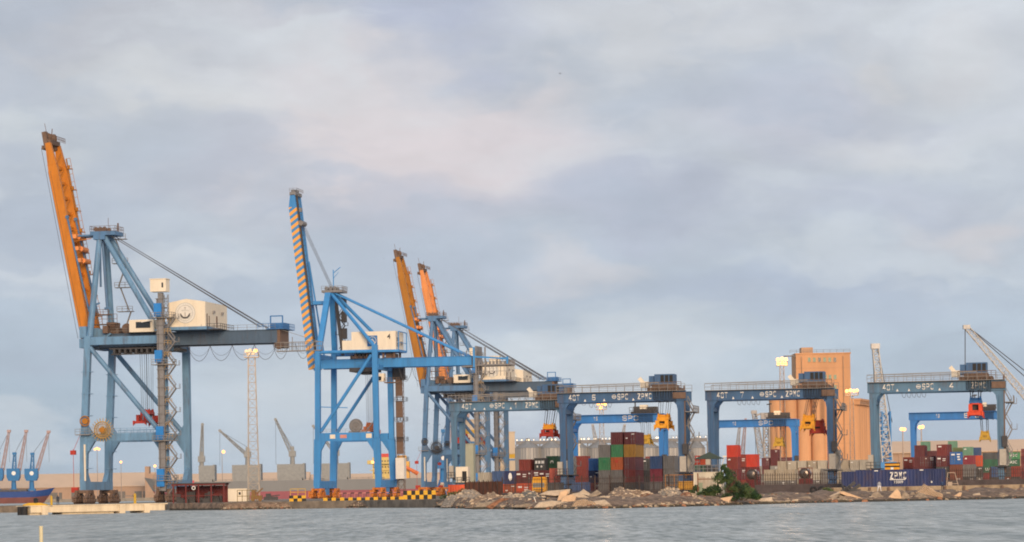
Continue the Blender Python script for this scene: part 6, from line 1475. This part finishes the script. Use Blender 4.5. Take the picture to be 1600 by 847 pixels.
# ------------------------------------------------------------------ rocks, slabs, mounds
from mathutils import noise as mn
STONE = mat('pale_concrete_rubble', (.56, .45, .33), .9, var=.18, nscale=1.2, bump=.6); STONE2 = mat('grey_brown_stone', (.34, .27, .20), .92, var=.3, nscale=1.5, bump=.8); STONE3 = mat('warm_sandstone', (.68, .46, .28), .9, var=.12, nscale=1.0, bump=.4)
GRAV = mat('gravel_pale', (.46, .37, .28), .95, var=.5, nscale=3.5, bump=1.0); GRAVG = mat('gravel_grey', (.22, .20, .17), .95, var=.4, nscale=4, bump=1.0); GRAVB = mat('gravel_brown', (.36, .25, .17), .95, var=.45, nscale=3, bump=1.0); EARTH = mat('earth_reddish', (.33, .16, .09), .95, var=.5, nscale=2, bump=1.0)
for _m in (STONE, STONE2, STONE3): wet(_m)
def Dsh(px, off): return shore_D(max(265, min(1699, px)))+off
def slab(pts, off, label, mt=STONE, th=2.2, ribs=0, cat='slab', name='concrete_slab'):
    """outline in photo pixels given its own distance and thickness, tilted back"""
    cx = sum(p[0] for p in pts)/len(pts); cyy = sum(p[1] for p in pts)/len(pts); D = Dsh(cx, off*.75); c = at(cx, sum(p[1] for p in pts)/len(pts), D)
    Q = [at(cx+(x-cx)*1.28, cyy+(y-cyy)*1.2-.5, D)-c for x, y in pts]; zmin = min(q.z for q in Q); m = MB(); n = len(Q)
    F0 = [Vector((q.x, (q.z-zmin)*.55, q.z)) for q in Q]; B0 = [Vector((q.x*.94, (q.z-zmin)*.35+th, q.z*.8-.15)) for q in Q]
    cen = sum(F0, Vector())/n; fr = [cen+(f-cen)*.86+Vector((0, -.18, 0)) for f in F0]
    vs = fr+F0+B0
    vs = [v+Vector((mn.noise(v*1.3+c)*.12, mn.noise(v*1.1-c)*.14, mn.noise(v*1.7+c)*.08)) for v in vs]
    fs = [tuple(range(n))]+[(i, n+i, n+(i+1) % n, (i+1) % n) for i in range(n)]+[(n+i, 2*n+i, 2*n+(i+1) % n, n+(i+1) % n) for i in range(n)]+[tuple(range(3*n-1, 2*n-1, -1))]
    m._add(vs, fs)
    if ribs:
        x0 = min(f.x for f in F0); x1 = max(f.x for f in F0); z0 = min(f.z for f in F0); z1 = max(f.z for f in F0)
    o = m.build(name, mt); o.location = c; tag(o, label, cat, 'concrete slabs and stones on the bank'); return o
def ribs_mat():
    m = mat('ribbed_concrete', (.64, .45, .29), .9, var=.15, nscale=1.0); nt = m.node_tree; N = nt.nodes; L = nt.links; b = N['Principled BSDF']
    w_ = N.new('ShaderNodeTexWave'); w_.inputs['Scale'].default_value = 1.1; tc = N.new('ShaderNodeTexCoord'); mp = N.new('ShaderNodeMapping'); mp.inputs['Rotation'].default_value = (0, R(50), 0)
    L.new(tc.outputs['Object'], mp.inputs[0]); L.new(mp.outputs[0], w_.inputs['Vector']); bp = N.new('ShaderNodeBump'); bp.inputs['Distance'].default_value = .25; L.new(w_.outputs['Fac'], bp.inputs['Height']); L.new(bp.outputs[0], b.inputs['Normal']); return m
RIB = ribs_mat()
slab([(847,773),(858,768),(886,766),(885,772),(868,775)], 22, 'long flat pale slab lying on top of the rubble, left of the upright one', STONE, 3)
slab([(871,784),(876,770),(884,767),(886,771),(878,786)], 12, 'upright leaning pale slab beside the large boulder', STONE3)
slab([(878,785),(882,777),(893,774),(898,777),(896,787),(884,789)], 9, 'large rounded pale boulder right of the upright slab', STONE3, name='boulder', cat='boulder')
slab([(840,794),(848,786),(862,784),(888,787),(886,793),(868,796)], 3, 'wide low pale slab at the waterline below the boulder', STONE, 2)
slab([(893,795),(902,783),(912,781),(926,786),(925,794)], 3, 'ribbed grey slab at the waterline right of the boulder', RIB)
slab([(897,773),(906,771),(921,779),(919,782),(904,778)], 16, 'tilted narrow slab right above the ribbed one', STONE)
slab([(906,771),(912,766),(922,772),(920,775)], 20, 'small slab behind the tilted narrow one', STONE)
slab([(920,776),(932,767),(938,772),(930,777)], 20, 'wedge shaped slab left of the brown gravel mound', STONE2)
slab([(925,779),(950,776),(948,781),(928,784)], 16, 'flat beige slab resting across the stones', STONE)
slab([(926,792),(930,784),(944,782),(950,788),(944,793)], 4, 'squat grey block at the water below the flat beige slab', STONE)
slab([(742,795),(752,787),(778,783),(780,788),(762,796)], 2, 'long leaning stone at the waterline left of centre', STONE2)
slab([(763,792),(782,780),(798,781),(788,790),(770,795)], 6, 'reddish broken rock left of the white pole', EARTH, name='boulder', cat='boulder')
slab([(684,790),(694,784),(706,785),(698,792)], 3, 'small dark stone slab at the left foot of the pale gravel', STONE2)
slab([(806,793),(820,788),(836,790),(832,795)], 2, 'low grey slab just left of the wide waterline slab', STONE2)
slab([(1117,790),(1119,781),(1142,777),(1137,786),(1128,790)], 5, 'brown boulder under the green bush', STONE3, name='boulder', cat='boulder')
slab([(1170,787),(1176,782),(1203,778),(1204,787)], 2, 'pale wedge slab at the waterline right of the bush', STONE)
slab([(1205,788),(1212,783),(1226,784),(1226,788)], 2, 'low block right of the pale wedge slab', STONE)
slab([(1238,784),(1244,779),(1262,776),(1266,780),(1256,786)], 5, 'brown stone among the rubble below the tanks', STONE2, name='boulder', cat='boulder')
slab([(1276,781),(1296,776),(1310,769),(1308,776),(1294,782)], 8, 'leaning slab at the left of the fan of slabs', STONE)
slab([(1288,785),(1306,774),(1312,772),(1300,787)], 4, 'steep grey slab in the fan of slabs', STONE2)
slab([(1310,776),(1314,774),(1330,784),(1324,786)], 3, 'short dark slab leaning right in the fan of slabs', STONE2)
slab([(1314,771),(1321,769),(1356,783),(1348,785)], 5, 'longest pale slab leaning down to the right', STONE3)
slab([(1300,787),(1306,780),(1316,778),(1322,786)], 2, 'small stone below the fan of slabs', STONE2)
slab([(1360,782),(1364,772),(1372,769),(1380,780)], 6, 'dark brown boulder left of the pointed block', STONE2, name='boulder', cat='boulder')
slab([(1385,783),(1399,768),(1402,766),(1406,770),(1408,783)], 3, 'pointed ochre concrete block with a steep right side', STONE3)
slab([(1409,783),(1411,773),(1415,769),(1420,774),(1423,782)], 3, 'small pointed block right of the steep ochre one', STONE2)
slab([(1421,775),(1426,769),(1431,773),(1428,778)], 8, 'small grey stone between the pointed blocks and ribbed slab', STONE2)
slab([(1427,781),(1436,771),(1444,774),(1450,781)], 3, 'smooth brown wedge in front of the ribbed slab', STONE2)
slab([(1436,771),(1448,759),(1462,769),(1470,772),(1470,780),(1450,781)], 5, 'largest ribbed ochre slab standing on its corner', RIB, 3)
slab([(1489,780),(1491,776),(1500,770),(1503,771),(1499,779)], 4, 'small tilted ochre block right of the ribbed slab', STONE3)
slab([(1519,778),(1522,773),(1530,771),(1533,778)], 4, 'pale grey stone at the right bank', STONE, name='boulder', cat='boulder')
slab([(1561,777),(1564,771),(1570,771),(1573,777)], 4, 'small brown stone near the right edge of the bank', STONE2, name='boulder', cat='boulder')
def mound(px, w, top, off, label, mt, dep=9, seed=1):
    off += 4; dep *= .62; D = Dsh(px, off); c = gp(px, D, .5); H = (at(px, top+1.5, D).z-.5)*1.0+.35; wr = w/F*D/2; m = MB(); n = 30; k = 16; vs = []
    for i in range(n+1):
        for j in range(k+1):
            u = -1+2*i/n; v = -1+2*j/k; r = math.sqrt(u*u+v*v); z_ = max(0, 1-r**2.2)**.8*H
            q = Vector((u*wr, v*dep, 0)); z_ *= 1+mn.noise(q*.45+Vector((seed*5, 0, 0)))*.4; z_ += mn.fractal(q*1.1+Vector((seed*9, 0, 0)), .8, 2.2, 4)*.2*min(1, z_*2)
            vs.append((q.x, q.y, z_-.35))
    m._add(vs, [(i*(k+1)+j, (i+1)*(k+1)+j, (i+1)*(k+1)+j+1, i*(k+1)+j+1) for i in range(n) for j in range(k)])
    rs2 = random.Random(seed)
    for _ in range(110):
        i, j = rs2.randint(3, n-3), rs2.randint(1, k//2+1); v0 = Vector(m.v[i*(k+1)+j]); s_2 = rs2.uniform(.06, .22)*(2 if rs2.random() < .07 else 1)
        if v0.z < -.2: continue
        m.cur = rs2.choice((1, 1, 2)); q = [v0+Vector((a*s_2*rs2.uniform(.6, 1.5), b3*s_2*rs2.uniform(.6, 1.3), c3*s_2*rs2.uniform(.5, 1.1))) for a, b3, c3 in ((-1,-1,-.5),(1,-1,-.5),(1,1,-.5),(-1,1,-.5),(-.6,-.7,.7),(.6,-.6,.6),(.5,.6,.6),(-.6,.6,.5))]
        m._add(q, [(0,3,2,1),(4,5,6,7),(0,1,5,4),(1,2,6,5),(2,3,7,6),(3,0,4,7)])
    o = m.build('gravel_mound', [mt, STONE, STONE2]); o.location = c; tag(o, label, 'mound', 'mounds of gravel and earth')
mound(728, 78, 767.5, 26, 'pale gravel mound at the left end of the rubble', GRAV, 16, 1)
mound(772, 90, 773, 18, 'brown earth mound between the pale and grey gravel', GRAVB, 12, 2)
mound(806, 56, 772, 22, 'low stony mound left of the grey gravel', GRAV, 10, 7)
mound(830, 52, 767, 30, 'smooth grey gravel mound below the yellow truck', GRAVG, 12, 3)
mound(870, 66, 774, 16, 'dark gravel heap behind the boulder and slabs', GRAVG, 10, 4)
mound(976, 76, 763, 20, 'large brown gravel mound under the tallest containers', GRAVB, 14, 5)
mound(1012, 50, 768, 16, 'reddish earth mound right of the large brown one', EARTH, 12, 6)
mound(1048, 52, 761, 22, 'tall pale brown gravel mound left of the hut', GRAV, 13, 8)
mound(1074, 44, 771, 12, 'reddish mound at the water below the hut', EARTH, 9, 9)
mound(1225, 90, 774, 14, 'reddish earth mound below the tanks', EARTH, 12, 10)
mound(1340, 60, 768, 22, 'dark dirt mound behind the fan of slabs', GRAVG, 12, 11)
mound(1365, 50, 768, 14, 'grey dirt mound left of the person in white', GRAVG, 9, 12)
# loose stones: one mass
random.seed(11); m = MB()
for i in range(2600):
    px = random.choice((random.uniform(690, 1600), random.uniform(690, 1340), random.uniform(345, 695))); st = px < 695
    off = random.uniform(-.2, 1.0) if st else abs(random.gauss(0, 7)); D = Dsh(px, off); z_ = .1+min(1.2, off*.9 if st else off*.10)
    c = gp(px, D, z_); s = random.uniform(.08, .3)*(1.8 if random.random() < .08 else 1)*(.6 if st else 1); vs = []
    for q in ((-1,-1,-.5),(1,-1,-.5),(1,1,-.5),(-1,1,-.5),(-.6,-.7,.6),(.6,-.6,.6),(.5,.6,.6),(-.6,.6,.5)):
        vs.append(c+Vector((q[0]*s*random.uniform(.7, 1.4), q[1]*s*random.uniform(.6, 1.2), q[2]*s*random.uniform(.6, 1.2))))
    m.cur = random.choice((0, 0, 1, 1, 2, 3)); m._add(vs, [(0,3,2,1),(4,5,6,7),(0,1,5,4),(1,2,6,5),(2,3,7,6),(3,0,4,7)])
o = m.build('loose_rubble', [STONE, STONE2, EARTH, GRAV]); tag(o, 'loose stones and rubble scattered along the whole bank', 'rubble', kind='stuff')
# tyres
for k, (px, py) in enumerate(((1271, 769), (1284, 770), (1318, 765))):
    p = at(px, py, 500); p.z = max(1.35, p.z-.45); m = MB(); m.ring((0, 0, .5), (.15*k, 1, .1), .42, .2, 22, 8); o = m.build('old_tyre', BLACK); o.location = p; tag(o, ['old black tyre left of the yellow tuft', 'old black tyre behind the yellow tuft', 'old black tyre lying by the navy containers'][k], 'tyre', 'old tyres on the bank')
for k, (px, D, w_, h2) in enumerate(((1326, 492, 2.2, 1.6), (1336, 490, 1.8, 1.2))):
    p = gp(px, D, 1.3); m = MB(); m.bar((-w_/2, 0, .1), (w_/2, .3, h2), .35, .5); m.bx(-w_/2, w_/2, -.3, .5, 0, .5); m.bar((-w_/3, 0, .3), (-w_/2, .4, h2*.9), .25)
    o = m.build('scrap_metal', DARK); o.location = p; tag(o, ['dark scrap metal heap, left one by the navy container', 'dark scrap metal heap, right one by the navy container'][k], 'scrap')
# pale frame leaning against brown container
p = gp(1479, 500, 2.12); m = MB(); m.bar((0, 0, 0), (.25, .2, 2.1), .09); m.bar((1.9, 0, 0), (1.4, .2, 2.1), .09); m.bar((.25, .2, 2.1), (1.4, .2, 2.1), .09); m.bar((0, 0, .3), (1.9, 0, .3), .09); m.bx(.2, .9, -.2, .3, 0, .6)
o = m.build('leaning_frame', mat('frame_putty', (.45, .36, .28), .7, rust=.3)); o.location = p; tag(o, 'pale trapezoid metal frame right of the navy containers', 'frame')
# thin white crossed poles on rubble
p = at(838, 788, Dsh(838, 6)); m = MB(); m.bar((-.3, 0, 1.0), (.25, 0, -.7), .1); m.bar((.15, 0, .1), (-.5, .1, -.6), .08); o = m.build('driftwood_pole', WHITE); o.location = p; tag(o, 'thin white crossed poles standing in the rubble', 'pole')

# ------------------------------------------------------------------ vegetation
def leaf_mat(name, c):
    return mat(name, c, .6, var=.5, nscale=1.3)
LEAF = leaf_mat('leaf_green', (.095, .145, .045)); LEAFD = leaf_mat('leaf_dark', (.03, .07, .02)); LEAFY = leaf_mat('leaf_yellow', (.22, .22, .03)); TWIG = mat('twig', (.10, .07, .05), .9)
def bush(c, blobs, n, mts, label, name='bush', ls=.12, cat='bush', seed=1):
    random.seed(seed); r_ = thing(name, c, label, cat); m = MB()
    for i in range(n):
        bx_, by, bz, rx, ry, rz = random.choice(blobs); 
        while True:
            q = Vector((random.uniform(-1, 1), random.uniform(-1, 1), random.uniform(-1, 1)))
            if .25 < q.length < 1: break
        q = q*(.75+.25*random.random()); p = Vector((bx_+q.x*rx, by+q.y*ry, max(.02, bz+q.z*rz)))
        if mn.noise(p*1.6+Vector((seed, 0, 0))) < -.22: continue
        a = Vector((random.gauss(0, 1), random.gauss(0, 1), random.gauss(0, 1))).normalized(); b2 = a.orthogonal().normalized(); s = ls*random.uniform(.6, 1.5)
        m.cur = 0 if mn.noise(p*.9) > -.05 else 1
        m._add([p-a*s, p-b2*s*.4, p+a*s, p+b2*s*.4], [(0, 1, 2, 3)])
    m.build('foliage', mts, r_); m = MB()
    for (bx_, by, bz, rx, ry, rz) in blobs:
        for k in range(5): e_ = Vector((bx_+random.uniform(-.6, .6)*rx, by, bz+random.uniform(0, .6)*rz)); m.tube((bx_*.6+random.uniform(-.2, .2), by*.5, 0), e_, .04, 5, .012)
    m.build('stems', TWIG, r_)
bush(gp(1136, 424, .6), [(-1.6, .5, 1.4, 1.1, .8, 1.0), (-.9, .5, 3.2, 1.2, .9, 1.0), (.3, .3, 3.4, 1.2, 1, 1.1), (.6, .2, 2.2, 1.5, 1, 1.2), (2.0, -.2, 1.6, 1.5, 1.1, 1.1), (3.1, -.6, 1.0, 1.3, 1.0, .9), (-2.6, .6, 1.2, 1.0, .8, .9), (-3.6, .5, .7, .9, .8, .7), (4.0, -.7, .5, .9, .8, .5), (-.2, .3, 4.4, .7, .6, .8), (1.0, -.2, .6, 2.0, 1, .7)], 26000, [LEAF, LEAFD], 'large green bush at the waterline in front of the white hut', ls=.095, seed=4)
bush(gp(1068+20, 430, .8), [(-.6, 0, .8, .6, .6, .7), (0, .2, 1.6, .5, .5, .6)], 900, [LEAF, LEAFD], 'small shrub left of the rusty bar panel', seed=5)
bush(gp(718, 545, 1.3), [(-2.6, 0, .3, 1.2, 1, .5), (-1, 0, .7, 1.3, 1, .7), (.6, 0, 1.1, 1.1, 1, .8), (-1.8, 0, .3, 2, 1, .4)], 2600, [LEAF, LEAFD], 'dull green shrub between the checkered wall and the sheet fence', seed=6)
bush(gp(761, 520, 1.4), [(0, 0, .2, 1.6, .8, .3), (-1.4, 0, .15, .8, .6, .25)], 900, [LEAFY, LEAF], 'low yellow green weeds at the foot of the rusty sheet fence', 'weed_tuft', .1, 'weeds', 7)
bush(gp(1292, 462, 1.35), [(0, 0, .4, .8, .7, .5), (.4, 0, .3, .7, .6, .35)], 900, [LEAFY, LEAF], 'yellow green tuft beside the old tyres', 'weed_tuft', .1, 'weeds', 8)

DRYW = mat('dry_grass', (.26, .20, .10), .8, var=.4, nscale=2)
for k, (px, D, nm_) in enumerate(((1205, 446, 'dry brown weeds right of the green bush'), (1078, 425, 'dry brown weeds left of the rusty bar panel'), (955, 425, 'dry weeds between the ribbed slab and brown mound'), (1455, 476, 'dry weeds on the bank left of the person in dark blue'))):
    bush(gp(px, D, 1.0), [(0, 0, .25, 1.3, .6, .35), (1.2, .2, .2, .9, .5, .3)], 500, [DRYW, LEAF], nm_, 'weed_tuft', .07, 'weeds', 20+k)
# ------------------------------------------------------------------ people
def person(px, D, z, label, top, trou, skin=(.12, .06, .04), face=0.0, stride=.3, tall=1.74):
    me = bpy.data.meshes.new('person'); V = []; E = []; Rr = []
    def v(x, y, z_, r): V.append((x, y, z_)); Rr.append(r); return len(V)-1
    k = tall/1.75; s = stride
    pel = v(0, 0, .95, .15); ch = v(0, 0, 1.22, .16); sh = v(0, 0, 1.42, .14); nk = v(0, 0, 1.52, .06); hd = v(0, -.01, 1.62, .09); tp = v(0, 0, 1.72, .075)
    E += [(pel, ch), (ch, sh), (sh, nk), (nk, hd), (hd, tp)]
    for sd in (-1, 1):
        h = v(sd*.09+s*sd*.1, 0, .88, .10); kn = v(sd*.1+sd*s*.45, -.03, .50, .075); an = v(sd*.1+sd*s*.9, 0, .10, .05); ft = v(sd*.1+sd*s*.9+.06, -.14, .04, .04); E += [(pel, h), (h, kn), (kn, an), (an, ft)]
        a = v(sd*.19, 0, 1.40, .06); el = v(sd*.25, .02, 1.14, .045); wr = v(sd*.25, -.05, .90, .035); hn = v(sd*.25, -.07, .82, .035); E += [(sh, a), (a, el), (el, wr), (wr, hn)]
        for f in range(4): q = v(sd*.25+(f-1.5)*.018, -.085-.004*f, .745+.01*abs(f-1.5), .009); E.append((hn, q))
        q = v(sd*.25-sd*.04, -.10, .79, .010); E.append((hn, q))
    me.from_pydata([(a*k, b*k, c*k) for a, b, c in V], E, []); o = bpy.data.objects.new('person', me); COL.objects.link(o)
    md = o.modifiers.new('skin', 'SKIN'); md.use_smooth_shade = True; sb = o.modifiers.new('sub', 'SUBSURF'); sb.levels = 1; sb.render_levels = 2
    for i, r in enumerate(Rr): me.skin_vertices[0].data[i].radius = (r*k, r*k)
    me.skin_vertices[0].data[0].use_root = True
    m = bpy.data.materials.new('clothed_body'); m.use_nodes = True; nt = m.node_tree; N = nt.nodes; L = nt.links; b = N['Principled BSDF']; b.inputs['Roughness'].default_value = .8
    tc = N.new('ShaderNodeTexCoord'); sp = N.new('ShaderNodeSeparateXYZ'); L.new(tc.outputs['Object'], sp.inputs[0]); rp_ = N.new('ShaderNodeValToRGB'); dv = N.new('ShaderNodeMath'); dv.operation = 'DIVIDE'; dv.inputs[1].default_value = 1.8*k; L.new(sp.outputs['Z'], dv.inputs[0]); L.new(dv.outputs[0], rp_.inputs[0])
    rp_.color_ramp.interpolation = 'CONSTANT'; e = rp_.color_ramp.elements; e[0].position = 0; e[0].color = (.05, .04, .03, 1); e[1].position = .05; e[1].color = (*trou, 1)
    for pz, c in ((.52, top), (.85, skin), (.93, (.015, .012, .01))): q = e.new(pz); q.color = (*c, 1)
    L.new(rp_.outputs[0], b.inputs['Base Color']); me.materials.append(m)
    o.location = gp(px, D, z); o.rotation_euler = (0, 0, face); tag(o, label, 'person')
person(1374, 476, 1.36, 'person in loose white trousers and pale top walking on the bank', (.35, .36, .4), (.75, .75, .78), stride=.2, tall=1.75)
person(1472.5, 486, 1.4, 'person in dark blue clothes standing below the navy containers', (.03, .06, .14), (.02, .025, .05), stride=.05, tall=1.6)
person(90.5, 489, 1.5, 'person in dark clothes standing on the concrete jetty', (.03, .04, .06), (.02, .02, .03), stride=.05, tall=1.6)

# ------------------------------------------------------------------ birds
def bird(px, py, D, span, label):
    c = at(px, py, D); m = MB(); b = span*.2
    m.tube((-b, 0, 0), (b, 0, .02*span), span*.03, 8, span*.045); m.tube((b, 0, .02*span), (b*1.35, 0, .0), span*.035, 8, .01); m.tube((-b*1.6, 0, .02), (-b, 0, 0), .02, 6, span*.03)
    for s in (-1, 1):
        m._add([(b*.6, 0, .03), (-b*.4, 0, .03), (-b*.1-s*0, s*span*.25, span*.09), (b*.3, s*span*.25, span*.1)], [(0, 1, 2, 3)]); m._add([(b*.3, s*span*.25, span*.1), (-b*.1, s*span*.25, span*.09), (-b*.3, s*span*.5, span*.03)], [(0, 1, 2)])
    o = m.build('bird', DARK); o.location = c; o.rotation_euler = (R(8), 0, R(70)); tag(o, label, 'bird', 'birds in flight')
bird(875, 115, 260, .62, 'dark bird gliding high in the upper middle of the sky'); bird(599, 404, 500, .5, 'tiny dark bird left of the ochre boom tip'); bird(1090, 696, 400, .6, 'small dark bird above the canopy of the white hut')

# ------------------------------------------------------------------ air
HAZE_ON = 0.00002
if HAZE_ON:
    m = MB(); m.bx(-12500, 12500, -900, 12500, -2.2, 104); hz = m.build('haze', [], None)
    hm = bpy.data.materials.new('haze_air'); hm.use_nodes = True; nt = hm.node_tree; nt.nodes.clear()
    o_ = nt.nodes.new('ShaderNodeOutputMaterial'); v_ = nt.nodes.new('ShaderNodeVolumePrincipled'); v_.inputs['Color'].default_value = (.86, .90, .96, 1); v_.inputs['Density'].default_value = HAZE_ON; v_.inputs['Anisotropy'].default_value = 0.1
    nt.links.new(v_.outputs[0], o_.inputs['Volume']); hz.data.materials.append(hm); tag(hz, 'thin pale evening haze over the whole harbour', None, kind='stuff')
